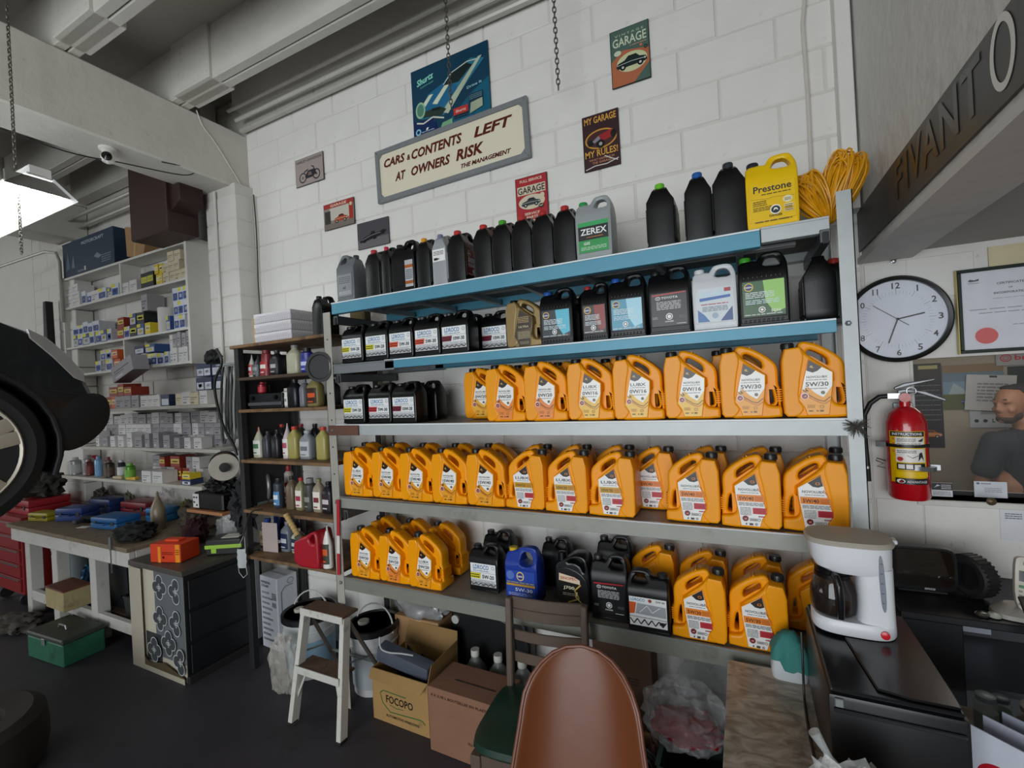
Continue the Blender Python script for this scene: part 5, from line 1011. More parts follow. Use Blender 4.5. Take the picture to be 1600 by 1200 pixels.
ob('box_body', MB().box(0, 0, 0, .46, .24, .15).mesh([GRN], .006), tb); ob('lid', MB().box(-.006, -.006, .151, .466, .246, .185).mesh([mat('#3a4038', .5, .1, .3, 7)], .008), tb); ob('handle', MB().tube([(.18, .10, .186), (.19, .10, .21), (.27, .10, .21), (.28, .10, .186)], .006, 8).mesh([STEEL]), tb)
ob('clasp', MB().box(.21, -.010, .12, .25, -.004, .165).mesh([STEEL], .002, smooth=0), tb)
wbx = thing('wooden_box', 'small cream and rust painted wooden box on the lower rail of the bench', 'box', (-4.95, 1.59, .211), rz=.0)
ob('box_body', MB().box(0, 0, 0, .30, .17, .15).mesh([mat('#a89a70', .7, 0, .25, 8, .1, '#5a3826', .45)], .004, smooth=0), wbx); ob('lid', MB().box(-.004, -.004, .15, .304, .174, .162).mesh([mat('#6a3a28', .7, 0, .3)], .003, smooth=0), wbx)
blob('rag', 'pale rag and oily sheet dropped on the floor left of the green toolbox', 'rag', (-5.35, 1.55, .001), (.26, .12, .05), mat('#4c4640', .9, 0, .6, 6, .4, '#a8a8a0', .38), 36, .4)
tc = thing('tool_chest', 'tall red drawer cabinet on casters beyond the left end of the bench', 'tool chest', (-6.35, 1.70, 0))
CR = mat('#8c1c20', .4, 0, .15, 6, 0, '#4a1416', .40)
ob('carcass', MB().box(0, .01, .12, .60, .5, .80).mesh([CR], .006, smooth=0), tc)
for i in range(5): ob('drawer', MB().box(.02, -.005, .15+i*.125, .58, .012, .262+i*.125).mesh([CR], .003, smooth=0), tc); ob('drawer_pull', MB().box(.04, -.014, .245+i*.125, .56, -.004, .256+i*.125).mesh([CHROME], .001, smooth=0), tc)
for x in (.05, .5):
    for y in (.06, .42): ob('caster', MB().lathe([(0, -.015), (.05, -.015), (.055, 0), (.05, .015), (0, .015)], 18, M=Matrix.Translation((x, y, .056)) @ Matrix.Rotation(PI/2, 4, 'Y')).box(x-.02, y-.02, .05, x+.02, y+.02, .12).mesh([BLKM]), tc)
case('red plastic case lying on top of the red drawer cabinet', -6.30, 1.78, .80, .5, .3, .13, '#9c2028', 0)
blob('parts_heap', 'grey oily rags heaped on the red plastic case at the far left', 'rag', (-6.0, 1.95, .935), (.22, .15, .14), mat('#3c3a36', .9, 0, .4, 8, .5), 41, .45)
lath('tin_can', 'red tin beside the fat grey cans above the bench left end', 'can', (-5.70, 2.22, LZ[2]+.001), [(.04, 0), (.042, .14), (.03, .15), (0, .15)], RED)
# lift post and overhead cable
lp = ob('lift_arm_pad', MB().prism([(0,0),(.10,0),(.085,.55),(.03,.55)], 0, .06, 'y').mesh([mat('#1c1d1f', .5, .2)], .004, smooth=0), None, (-6.28, 2.10, 2.28)); tag(lp, 'dark tapered steel fin fixed at the left end of the white unit', 'bracket')
wire('air_hose', 'thin black air hose hanging above the car at the far left', [(-4.9, 1.0, 4.1), (-4.75, 1.0, 3.2), (-4.62, 1.02, 2.75), (-4.5, 1.05, 2.45)], .009, '#1a1a1a', 'hose')
# ---- the raised car, seen end-on at the left
cr = thing('car', 'dark teal-black car raised on a lift at the far left, one alloy wheel showing', 'car', (-3.0, .654, 1.22))
CPT = mat('#0a1115', .3, .1, .1, 3, 0, coat=.15); PLAST = mat('#141516', .6)
def cary(z):      # half-ellipse style profile of the tail, y as a function of height
    pass
prof = [(-2.6, 1.50), (-1.3, 1.52), (.10, 1.52), (.34, 1.545), (.46, 1.60), (.545, 1.68), (.565, 1.74), (.54, 1.80), (.50, 1.92), (.44, 2.03), (.36, 2.10), (.20, 2.17), (0.0, 2.24), (-.5, 2.36), (-1.1, 2.46), (-2.6, 2.50)]
secs = [(.0, 1.0), (-.05, 1.012), (-.3, 1.03), (-.9, 1.045), (-1.5, 1.03), (-1.72, 1.012), (-1.78, 1.0)]
vs = []; fs = []; n = len(prof)
for k, (dx, s_) in enumerate(secs):
    for y, z in prof:
        ins = .0 if k not in (0, len(secs)-1) else .03
        yy = y*(s_ if y > 0 else 1)-(ins if y > .3 else 0); zz = 1.95+(z-1.95)*(1-(.06 if k in (0, len(secs)-1) else 0))
        vs.append((dx, yy, zz-1.22))
for k in range(len(secs)-1):
    for i in range(n): fs.append((k*n+i, k*n+(i+1) % n, (k+1)*n+(i+1) % n, (k+1)*n+i))
cen = []
fs.append(list(range((len(secs)-1)*n, len(secs)*n)))
# near side with a wheel arch cut out
arch = [(.385*math.cos(a), .355+.385*math.sin(a)) for a in [PI*1.12-i*(PI*1.24)/16 for i in range(17)]]
side = [(y, z) for (_, y, z) in vs[:n]]
i0 = 0
poly = [(-2.6, side[0][1])]+[(-.42, .29)]+arch[0:17]+[(.40, .30)]+[side[i] for i in range(4, n)]
mb = MB(); mb.add(vs, fs); b0 = len(mb.v); mb.add([(0.0, y, z) for y, z in poly], [list(range(len(poly)))])
mb.add([(-.35, y, z) for y, z in arch]+[(0, y, z) for y, z in arch], [(i, i+1, 17+i+1, 17+i) for i in range(16)], 1)
me = mb.mesh([CPT, PLAST], 0, smooth=40); ob('car_body', me, cr)
ob('wheel_arch_lip', MB().tube([(.004, y*1.02, (z-.355)*1.02+.355) for y, z in arch], .012, 8).mesh([mat('#0b0c0d', .6)]), cr)
ob('lamp', MB().prism([(.29, .915), (.36, .875), (.43, .80), (.495, .70), (.50, .655), (.455, .68), (.38, .78), (.30, .87)], -.012, .008, 'x').mesh([mat('#8d8b87', .2, 0, .2, 8, coat=.8)], .003), cr, (0, 0, -.0))
ob('lamp', MB().prism([(.45,.62),(.52,.60),(.50,.72),(.44,.80)], -.5, -.02, 'x').mesh([mat('#8c8884', .12, 0, .2, 8, coat=.8)], .008), cr)
ob('bumper', MB().prism(chaikin([(.38,.31),(.49,.33),(.585,.42),(.605,.52),(.575,.60),(.47,.60),(.38,.50)], .25, 2), -1.74, .004, 'x').mesh([mat('#0c0e10', .5, 0, .1)], .012, 2), cr)
ob('tow_cover', MB().prism([(.56,.44),(.615,.46),(.62,.54),(.57,.56)], -.3, -.1, 'x').mesh([PLAST], .01, 2), cr)
ob('underbody', MB().box(-1.7, -2.5, .22, -.1, .35, .32).box(-.5, .30, .20, -.3, .44, .32).mesh([mat('#0d0d0e', .8)], .01, smooth=0), cr)
ob('seam_line', MB().tube([(.004, .36, .62), (.004, .45, .60), (.004, .545, .585)], .003, 5).mesh([BLKM]), cr)
wh = ob('wheel', MB().lathe([(.262, -.10), (.30, -.11), (.335, -.10), (.349, -.075), (.352, -.0), (.349, .075), (.335, .10), (.30, .112), (.262, .10)], 48, M=Matrix.Rotation(PI/2, 4, 'Y')).mesh([mat('#161616', .75, 0, .15, 20)]), cr, (-.09, 0, .355))
RIM = mat('#b9b2a2', .4, .15, .1)
ob('rim', MB().lathe([(.262, -.10), (.262, .10), (.255, .108), (.246, .10), (.24, .06), (.225, -.03), (0, -.03)], 48, M=Matrix.Rotation(PI/2, 4, 'Y')).mesh([RIM]), wh)
for i in range(5):
    for s_ in (-.14, .14):
        a = i*2*PI/5+.35+s_; a2 = i*2*PI/5+.35+s_*1.9
        p = lambda r, g, x: (x, r*math.cos(g), r*math.sin(g))
        mb = MB(); mb.prism([(.045, -.034), (.252, -.032), (.252, .032), (.045, .034)], .055, .105, 'x'); me = mb.mesh([RIM], .008, 2)
        ob('spoke', me, wh, (0, 0, 0), (a, 0, 0))
ob('hub_cap', MB().lathe([(.055, .05), (.055, .088), (.04, .095), (0, .096)], 24, M=Matrix.Rotation(PI/2, 4, 'Y')).mesh([RIM]), wh)
ob('brake_disc', MB().lathe([(.0, -.025), (.15, -.025), (.15, -.015), (0, -.015)], 32, M=Matrix.Rotation(PI/2, 4, 'Y')).mesh([mat('#6a625a', .4, .7)]), wh)
# a brown rubber tyre edge on the floor in the near left corner
ty = thing('spare_tyre', 'brown-grey dusty tyre lying on the floor in the near left corner', 'tyre', (-3.42, .72, 0))
ob('tyre_body', MB().lathe([(.20, .02), (.30, .0), (.345, .03), (.355, .09), (.355, .16), (.345, .24), (.30, .27), (.20, .25), (.19, .11), (.20, .02)], 48).mesh([mat('#2e2721', .8, 0, .25, 8, .2)]), ty)
ob('steel_rim', MB().lathe([(.20, .03), (.20, .19), (.18, .17), (.16, .10), (.05, .10), (.05, .12), (0, .12)], 40).mesh([mat('#352c26', .5, .4)]), ty)

st = tag(ob('strap', MB().box(-.011, 0, -.20, .011, .004, 0).box(-.011, 0, -.42, .011, .004, -.30).mesh([mat('#b01c2c', .6)], .001, smooth=0), None, (-2.03, 1.852, 1.165), (0, .06, 0)), 'red and white lanyard strap hanging from the fourth shelf at the rack post', 'strap')
ob('white_section', MB().box(-.011, 0, -.30, .011, .004, -.20).mesh([mat('#d8d4d0', .6)], .001, smooth=0), st)
# ================================================================ SIGNS ON THE BLOCK WALL
SY = 2.338
def sign(label, x0, z0, x1, z1, items, edge='#4a4a48', th=.003, name='tin_sign', cat='sign', tilt=0, y=SY, base='#888888'):
    w_, h_ = (x1-x0)*1000, (z1-z0)*1000
    t = thing(name, label, cat, (x0, y, z0), rot=(0, tilt, 0))
    ob('plate', MB().box(0, 0, 0, w_/1000, th, h_/1000).mesh([mat(edge, .4, .2)], .0012, smooth=0), t)
    ob('print', decal_mesh(items(w_, h_) if callable(items) else items), t, (0, -.0004, 0)); return t
def car_art(x, z, s, body, dark='#1c2428', light='#c8d0c8'):
    f = lambda ps: [(x+a*s, z+b*s) for a, b in ps]
    return [('p', body, f([(0,18),(8,30),(34,36),(48,50),(78,50),(92,36),(116,30),(120,16),(112,10),(6,8)])), ('p', dark, f([(40,37),(50,47),(76,47),(86,37)])), ('l', light, f([(4,22),(60,26),(116,22)]), 2*s), ('c', '#0c0e10', x+26*s, z+10*s, 11*s, 11*s), ('c', light, x+26*s, z+10*s, 5*s, 5*s), ('c', '#0c0e10', x+94*s, z+10*s, 11*s, 11*s), ('c', light, x+94*s, z+10*s, 5*s, 5*s), ('c', light, x+112*s, z+22*s, 4*s, 4*s)]
def s_moto(w, h):
    return [('r', '#a69a94', 4, 4, w-4, h-4), ('t', '#3a3438', 'HARLEY-DAVIDSON', w/2, h-34, 18, 'c', w-30), ('o', '#26262c', 74, 56, 36, 36, 8), ('o', '#26262c', w-70, 56, 36, 36, 8), ('c', '#6a6468', 74, 56, 9, 9), ('c', '#6a6468', w-70, 56, 9, 9), ('p', '#2c2c34', [(96,60),(130,96),(190,98),(210,62),(170,44),(110,44)]), ('l', '#26262c', [(w-70,56),(w-96,112),(w-116,122)], 7), ('l', '#3a3a40', [(90,92),(130,104)], 9), ('p', '#7a6a60', [(128,60),(166,60),(160,84),(132,84)])]
sign('small grey-brown tin sign with a motorcycle, topmost left on the wall', -2.81, 3.243, -2.53, 3.44, s_moto)
sign('small tin sign with an orange truck at a red filling station, lower left', -2.552, 2.882, -2.268, 3.062, lambda w, h: [('r', '#8c8880', 3, 3, w-3, h-3), ('r', '#a8342c', 3, h-34, w-3, h-3), ('t', '#e8d8c0', 'GARAGE', w/2, h-28, 18, 'c', 150), ('r', '#c8c4b8', 60, 60, w-30, h-36), ('r', '#3a3634', 12, 40, 66, 128), ('r', '#a83428', w-46, 30, w-10, 150), ('c', '#d8c8a8', w-28, 140, 12, 12), ('r', '#7a7268', 3, 3, w-3, 40)]+car_art(96, 34, 1.1, '#b84a24'))
sign('small dark grey tin sign with a low racing car, right of the orange truck sign', -2.252, 2.697, -1.982, 2.872, lambda w, h: [('r', '#4c4a50', 3, 3, w-3, h-3), ('r', '#6c6a6e', 3, 3, w-3, 60), ('p', '#17181c', [(20,54),(60,74),(110,86),(124,104),(150,104),(160,86),(220,98),(250,96),(250,84),(200,66),(60,44),(20,42)]), ('c', '#0c0c0e', 60, 52, 18, 14), ('c', '#0c0c0e', 222, 84, 16, 16), ('c', '#0c0c0e', 150, 62, 17, 14), ('l', '#9a9aa0', [(40,58),(120,78),(200,84)], 3)])
sign('red and cream tin sign reading GARAGE with a car, above the top shelf', -1.076, 2.612, -.886, 2.882, lambda w, h: [('r', '#b02c34', 4, 4, w-4, h-4), ('r', '#d8cdb4', 12, h-98, w-12, h-50), ('t', '#e8dcc4', 'FULL SERVICE', w/2, h-30, 15, 'c', 130), ('t', '#2a2226', 'GARAGE', w/2, h-92, 36, 'c', 160), ('c', '#d8cdb4', w/2, 128, 78, 40), ('t', '#e8dcc4', 'SERVICE', w/2, 58, 14, 'c', 90), ('t', '#e8dcc4', 'PARTS', w/2, 38, 14, 'c', 66), ('t', '#e8dcc4', 'REPAIR', w/2, 18, 14, 'c', 80), ('c', '#d8cdb4', 158, 152, 14, 14), ('c', '#2a2226', 150, 96, 16, 12), ('t', '#e8dcc4', '24/7', 150, 92, 9)]+car_art(34, 102, .95, '#3c4444'), edge='#5a2026', tilt=0)
sign('dark brown tin sign reading MY GARAGE MY RULES! with a red hot rod', -.678, 2.82, -.49, 3.103, lambda w, h: [('r', '#3a2226', 3, 3, w-3, h-3), ('t', '#e0a84a', 'MY GARAGE', w/2, h-46, 34, 'c', w-24), ('c', '#c8923c', w/2, 152, 82, 50), ('c', '#4a282a', w/2, 152, 74, 42), ('p', '#a0282c', [(60,150),(90,172),(150,186),(170,176),(158,150),(100,136)]), ('c', '#17161a', 92, 126, 22, 22), ('c', '#a8a8a0', 92, 126, 9, 9), ('c', '#17161a', 160, 162, 15, 20), ('c', '#17161a', 40, 140, 15, 17), ('p', '#8a8a96', [(50,146),(84,168),(92,150),(62,134)]), ('t', '#e0a84a', 'MY RULES!', w/2, 66, 34, 'c', w-20), ('t', '#c88a6a', 'WHAT HAPPENS IN', w/2, 46, 11, 'c', 130), ('t', '#c88a6a', 'THE GARAGE', w/2, 30, 11, 'c', 100), ('l', '#d8d4cc', [(10,8),(60,20),(120,18),(180,34)], 5), ('l', '#d8d4cc', [(110,60),(150,36),(176,24)], 5)], edge='#2a1c1e')
sign('green and orange tin sign reading GARAGE with a black car, highest on the wall', -.513, 3.196, -.323, 3.48, lambda w, h: [('r', '#4f6a60', 4, 4, w-4, h-4), ('p', '#b86c4c', [(4,4),(w-4,4),(w-4,60),(w-4,150),(60,176),(4,130)]), ('p', '#4f6a60', [(w-4,4),(w-4,80),(110,4)]), ('c', '#d0d4a8', w/2+8, 108, 74, 48), ('t', '#cfd8c0', 'GARAGE', w/2, 196, 44, 'c', w-26), ('t', '#b8c4ac', 'V I N T A G E', w/2, 246, 11, 'c', 140), ('g', '#c8a088', 96, 182, 176, 190, 1), ('c', '#cfd8c0', 36, 166, 18, 13), ('c', '#c8705a', 150, 172, 7, 7), ('o', '#2a302e', 172, 156, 9, 9, 4)]+car_art(26, 76, 1.25, '#1c2a2c'), edge='#2c3430')
sign('big glossy dark blue car poster, top centre of the wall above the painted notice', -1.746, 3.288, -1.20, 3.71, lambda w, h: [('r', '#0f3f58', 2, 2, w-2, h-2), ('p', '#16607c', [(200,2),(w-2,2),(w-2,220),(420,160)]), ('p', '#1a2a5c', [(2,2),(200,2),(150,90),(2,110)]), ('p', '#2a7a96', [(60,110),(230,90),(520,330),(430,360),(260,300)]),
   ('p', '#1f6a94', [(60,170),(120,245),(300,300),(330,215),(200,120),(80,110)]), ('p', '#d8e4c8', [(70,190),(130,240),(160,238),(100,180)]), ('p', '#d8e4c8', [(150,180),(260,275),(290,270),(185,168)]), ('p', '#bcc8b0', [(215,110),(480,350),(505,350),(260,90)]), ('p', '#1c2a2c', [(230,262),(290,312),(400,340),(440,318),(340,250)]), ('l', '#c8d4c8', [(235,265),(295,318),(405,346),(470,338)], 6), ('p', '#2a3c34', [(60,120),(210,92),(250,120),(200,150),(90,150)]), ('c', '#9cc8a8', 62, 165, 36, 50), ('c', '#5a8a74', 62, 165, 26, 38), ('l', '#d8dcd0', [(30,95),(80,80),(150,100),(230,72)], 9), ('p', '#141c20', [(140,140),(200,130),(210,142),(150,152)]),
   ('t', '#8fe0cc', 'Shurtz', 110, 322, 40, 'c', 130, .18, .3), ('t', '#6ab8b0', 'CUSTOM RODS', 120, 300, 10, 'c', 100, .15), ('r', '#0e2c5c', 4, 4, 170, 70), ('c', '#8fc8dc', 40, 36, 20, 20), ('c', '#12305c', 40, 36, 11, 11), ('p', '#f0f0f0', [(96,34),(104,48),(118,48),(110,34)]), ('g', '#b8c4d4', 66, 24, 160, 34, 1), ('r', '#c83c34', 300, 60, 400, 100), ('t', '#f0d8d0', 'Shurtz', 350, 72, 16, 'c', 70), ('g', '#2a2426', 300, 36, 400, 60, 2), ('p', '#7cb088', [(200,10),(220,44),(290,50),(290,12)]), ('r', '#1c3c4c', 408, 70, 500, 150), ('g', '#6a8a98', 412, 116, 496, 146, 3), ('p', '#a8b49c', [(412,40),(420,100),(498,108),(498,60)]), ('t', '#9cd0dc', 'Drive It', 450, 188, 16, 'c', 100, .1)], name='poster', cat='poster', edge='#1c2c34', th=.001)
# painted notice board in a grey frame
nb = thing('notice_board', 'cream notice in a grey frame with red-brown brush lettering about cars and contents', 'sign', (-2.048, 2.325, 2.958), rot=(0, -.018, 0))
ob('board', MB().box(.01, .006, .01, 1.07, .014, .325).mesh([mat('#e6dfc8', .5, 0, .04, 5, 0, '#cdc19c', .34)], smooth=0), nb)
fb = MB(); fb.prism([(0,0),(1.08,0),(1.08,.335),(0,.335)][:0] or [(0,0),(1.08,0),(1.05,.03),(.03,.03)], -.004, .014, 'y'); fb.prism([(1.08,0),(1.08,.335),(1.05,.305),(1.05,.03)], -.004, .014, 'y'); fb.prism([(1.08,.335),(0,.335),(.03,.305),(1.05,.305)], -.004, .014, 'y'); fb.prism([(0,.335),(0,0),(.03,.03),(.03,.305)], -.004, .014, 'y')
for x in (.03, 1.05):
    for z in (.03, .305): s1_, s2_ = (1 if x < .5 else -1), (1 if z < .2 else -1); fb.prism([(x, z), (x+s1_*.025, z), (x, z+s2_*.025)], -.003, .013, 'y')
ob('frame', fb.mesh([mat('#85898c', .45, .2, .1)], .0015, smooth=0), nb)
RB = '#5c1c14'
for nm_, it_ in zip(('CARS', 'ampersand', 'CONTENTS', 'LEFT', 'AT', 'OWNERS', 'RISK', 'MANAGEMENT'), [('t', RB, 'CARS', 150, 215, 54, 'c', 170, 0, .25), ('t', RB, '&', 262, 215, 34, 'c', 26, 0, .2), ('t', RB, 'CONTENTS', 470, 207, 60, 'c', 370, 0, .25), ('t', RB, 'LEFT', 860, 208, 58, 'c', 250, 0, .25), ('t', RB, 'AT', 190, 110, 54, 'c', 86, 0, .3), ('t', RB, 'OWNERS', 420, 108, 58, 'c', 290, 0, .25), ('t', RB, 'RISK', 700, 108, 66, 'c', 190, 0, .25), ('t', RB, 'THE MANAGEMENT', 800, 58, 26, 'c', 330, 0, .3)]): ob('painted_word', decal_mesh([it_]), nb, (0, .0045, 0))
for x in (.015, 1.065):
    for z in (.015, .32): ob('screw', MB().lathe([(.005, 0), (.004, .003), (0, .003)], 10, M=Matrix.Translation((x, -.004, z)) @ Matrix.Rotation(PI/2, 4, 'X')).mesh([STEEL]), nb)

# ================================================================ RIGHT: clock, certificate, extinguisher, office
ck = at(1401, 499, 'y', 2.33); cR = .166
cl = thing('wall_clock', 'round white wall clock in a black rim with plain black numerals', 'clock', (ck.x, 2.333, ck.z))
MR = Matrix.Rotation(PI/2, 4, 'X')
ob('rim', MB().lathe([(cR-.012, 0), (cR+.003, 0), (cR+.004, .02), (cR-.004, .03), (cR-.013, .026), (cR-.014, .012)], 64, M=MR).mesh([mat('#151617', .3)]), cl)
its = [('c', '#dfe3f0', 0, 0, 1, 1)]
def disc(r, n=64): return [(r*math.cos(a*2*PI/n), r*math.sin(a*2*PI/n)) for a in range(n)]
its = [('p', '#dde1ee', disc(154))]
for k in range(60):
    a = k*PI/30; r0, r1, wd = (96, 118, 1.6) if k % 5 == 0 else (100, 112, .8); its.append(('l', '#8a8c98', [(r0*math.sin(a), r0*math.cos(a)), (r1*math.sin(a), r1*math.cos(a))], wd))
for k in range(1, 13): a = k*PI/6; its.append(('t', '#121317', str(k), 132*math.sin(a), 132*math.cos(a)-12, 24, 'c', {1: None, 10: 25, 11: 18, 12: 26}.get(k, 15)))
ob('dial', decal_mesh(its, .00002), cl, (0, -.0125, 0))
ha, ma, sa = math.radians(79), math.radians(199), math.radians(309)
def hand(a, L, b, wd, c, n): return ob(n, decal_mesh([('l', c, [(-b*math.sin(a), -b*math.cos(a)), (L*math.sin(a), L*math.cos(a))], wd)]), cl)
hand(ha, 86, 4, 5.5, '#17181c', 'hour_hand').location.y = -.0150; hand(ma, 98, 4, 5, '#17181c', 'minute_hand').location.y = -.0156; hand(sa, 98, 44, 2.4, '#17181c', 'second_hand').location.y = -.0162
ob('hub', MB().lathe([(.005, 0), (.005, .006), (0, .007)], 16, M=Matrix.Translation((0, -.0125, 0)) @ MR).mesh([BLACK]), cl)
ob('glass', MB().lathe([(.154, 0), (0, 0)], 48, M=Matrix.Translation((0, -.019, 0)) @ MR).mesh([mat('#ffffff', .03, alpha=.06, var=0, spec=.9)]), cl)
ft = thing('certificate', 'framed certificate of incorporation with a red seal beside the clock', 'certificate', (.742, 2.335, 1.775))
ob('frame', (lambda f: f.mesh([mat('#1c2a22', .35, .1)], .002, smooth=0))(MB().box(0, -.014, 0, .30, .008, .012).box(0, -.014, .302, .30, .008, .314).box(0, -.014, .012, .012, .008, .302).box(.288, -.014, .012, .30, .008, .302)), ft)
ob('gold_edge', MB().box(-.003, -.011, -.002, 0, .008, .316).mesh([mat('#b8a868', .3, .8)], smooth=0), ft)
ob('sheet', MB().box(.012, 0, .012, .288, .004, .302).mesh([mat('#dcdde6', .6)], smooth=0), ft)
ob('print', decal_mesh([('p', '#2a2c34', [(34,270),(40,276),(52,272),(66,276),(64,268),(40,266)]), ('g', '#8a8c94', 34, 258, 66, 264, 1), ('t', '#3a3c44', 'CERTIFICATE', 150, 248, 8, 'c', 74), ('t', '#3a3c44', 'OF', 150, 231, 6), ('t', '#3a3c44', 'INCORPORATION', 150, 213, 8, 'c', 92), ('g', '#9a9ca4', 100, 196, 200, 200, 1), ('g', '#8a8c94', 34, 158, 270, 164, 1), ('g', '#8a8c94', 60, 144, 240, 150, 1), ('c', '#d8443c', 78, 62, 32, 30), ('g', '#6a6c7c', 150, 96, 270, 100, 1), ('l', '#4a5080', [(196,84),(204,92),(212,82),(222,94),(236,84)], 2), ('g', '#8a8c94', 180, 56, 260, 76, 4)]), ft, (0, -.0006, 0))
ob('glass', MB().box(.012, -.008, .012, .288, -.0075, .302).mesh([mat('#ffffff', .03, alpha=.06, var=0, spec=.9)], smooth=0), ft)
tag(ob('cream_board', MB().box(.84, 2.341, 2.09, 1.3, 2.347, 2.165).mesh([mat('#d4c8a4', .6)], smooth=0)), 'narrow cream board on the wall over the framed certificate', 'board')
tag(ob('screw_eye', MB().lathe([(.0, 0), (.010, .001), (.010, .004), (.005, .006), (.005, .012), (0, .013)], 12, M=Matrix.Translation((atx(1396, 408, 2.34), 2.344, at(1396, 408, 'y', 2.34).z)) @ MR).mesh([CHROME])), 'small chrome wall eye just above the clock', 'hook')
# extinguisher
ex = thing('fire_extinguisher', 'red fire extinguisher strapped to the white wall below the clock', 'extinguisher', (.552, 2.262, 1.235), rot=(0, 0, -.15))
er = .064
ob('cylinder', MB().lathe([(er*.9, 0), (er, .01), (er, .265), (er*.98, .29), (er*.8, .325), (er*.5, .345), (er*.28, .352), (er*.28, .37), (0, .372)], 36).mesh([mat('#b80f1c', .22, 0, .04, 6, coat=.5)]), ex)
def wrap(items, r=er, dz=0): return decal_mesh(items, .0003, .001, lambda x, y, z: ((r+.0006-y)*math.sin(x/r), -(r+.0006-y)*math.cos(x/r), z+dz))
ob('label', wrap([('r', '#e0b800', -62, 68, 54, 262), ('r', '#17171a', -58, 242, 50, 260), ('t', '#f4f4f4', 'INSTRUCTIONS', -4, 246, 10, 'c', 92), ('r', '#e8e4dc', -40, 206, 48, 240), ('r', '#e8e4dc', -40, 146, 48, 196), ('c', '#d86a50', -46, 232, 4, 4), ('c', '#d86a50', -46, 214, 4, 4), ('c', '#d86a50', -46, 186, 4, 4), ('g', '#6a6a72', -34, 222, 20, 236, 3), ('g', '#6a6a72', -34, 208, 36, 218, 2), ('p', '#2a2a30', [(26,226),(44,236),(40,224),(32,222)]), ('g', '#6a6a72', -34, 180, 20, 192, 2), ('c', '#c03030', -26, 158, 9, 8), ('p', '#2a2a34', [(24,150),(28,180),(36,184),(42,150),(34,166)]), ('l', '#3a3a44', [(-6,172),(8,162),(26,172)], 1.5), ('r', '#17171a', -36, 118, 44, 142), ('r', '#e8e4dc', -32, 122, -14, 138), ('r', '#e8e4dc', -10, 122, 8, 138), ('r', '#e8e4dc', 12, 122, 30, 138), ('r', '#e8c000', -40, 92, 52, 112), ('r', '#17171a', -42, 64, 52, 86), ('c', '#f0f0f0', -26, 75, 12, 8), ('p', '#b82028', [(-32,71),(-26,80),(-20,71)]), ('t', '#d8d8d8', 'ADVANTAGE', 18, 70, 9, 'c', 56)]), ex)
ob('strap', MB().lathe([(er+.001, .200), (er+.003, .200), (er+.003, .212), (er+.001, .212)], 36).box(-er-.03, -.02, .196, -er, .005, .216).mesh([mat('#141415', .4)]), ex)
ob('bracket_band', MB().lathe([(er+.002, .118), (er+.004, .118), (er+.004, .134), (er+.002, .134)], 36, M=Matrix.Rotation(.12, 4, 'Y')).box(er, -.01, .112, er+.028, .006, .132).mesh([mat('#8a8c8e', .3, .8)]), ex)
ob('valve', MB().lathe([(.016, .37), (.018, .375), (.018, .40), (.01, .408), (0, .41)], 18).box(-.05, -.012, .382, 0, .012, .402).mesh([CHROME]), ex)
ob('gauge', MB().lathe([(.017, 0), (.018, .01), (0, .011)], 20, M=Matrix.Translation((0, -.016, .386)) @ MR).mesh([mat('#c06060', .3)]), ex)
ob('carry_handle', MB().prism([(-.02, .40), (.03, .405), (.115, .368), (.12, .376), (.06, .408), (.0, .418), (-.02, .414)], -.011, .011, 'y').mesh([mat('#77787a', .4, .6)], .003), ex)
ob('squeeze_lever', MB().prism([(-.03, .415), (.02, .43), (.09, .447), (.092, .455), (.0, .44), (-.03, .425)], -.010, .010, 'y').mesh([mat('#7d7e80', .4, .6)], .003), ex)
ob('pull_pin_ring', MB().tube([(.02+.014*math.cos(a*PI/8), -.015, .41+.014*math.sin(a*PI/8)) for a in range(16)], .0018, 6, closed=True).mesh([CHROME]), ex)
hp = [(-.045, 0, .392), (-.075, -.004, .390), (-.105, -.006, .365), (-.125, -.004, .32), (-.128, 0, .25), (-.126, 0, .17), (-.124, 0, .115)]
ob('hose', MB().tube(hp, .0095, 12).mesh([mat('#161617', .45)]), ex); ob('nozzle', MB().tube([(-.124, 0, .115), (-.124, 0, .105)], .0105, 12).tube([(-.124, 0, .105), (-.123, 0, .055)], .0095, 12, 1).mesh([CHROME, BLKM]), ex)
ob('bracket_hook', MB().tube([(-er-.002, -.01, .14), (-er-.03, -.012, .150), (-er-.032, -.012, .14), (-er-.01, -.012, .13), (-er-.03, -.012, .118), (-er-.002, -.01, .112)], .0022, 6).mesh([BLACK]), ex)
ob('wall_bracket', MB().box(-.03, er-.004, .08, .03, er+.024, .36).mesh([STEEL], .002, smooth=0), ex)
# window sill things
tag(ob('sill_knob', MB().lathe([(0, 0), (.013, .002), (.015, .008), (.008, .014), (0, .015)], 20, M=Matrix.Translation((at(1548,783,'y',2.336).x, 2.338, at(1548,783,'y',2.336).z)) @ MR).mesh([mat('#5a4a34', .4, .3)])), 'round brown knob at the lower edge of the office window', 'knob')
def page(name, label, x, y, z, w_, h_, items=None, col='#dcdce0', rz=0, ry=0, cat='paper', th=.0008):
    t = thing(name, label, cat, (x, y, z), rot=(0, ry, rz)); ob('sheet', MB().box(0, 0, 0, w_, th, h_).mesh([mat(col, .7)], smooth=0), t)
    if items: ob('print', decal_mesh(items), t, (0, -.0003, 0))
    return t
a = at(1523, 781, 'y', 2.42)
page('card', 'white printed card standing inside the bottom of the office window', a.x, 2.42, WZ0+.002, .095, .062, [('c', '#5a6a8a', 12, 54, 5, 4), ('g', '#6a7080', 20, 50, 50, 58, 1), ('g', '#9a9ca4', 30, 20, 80, 40, 3)], '#cfd3da')
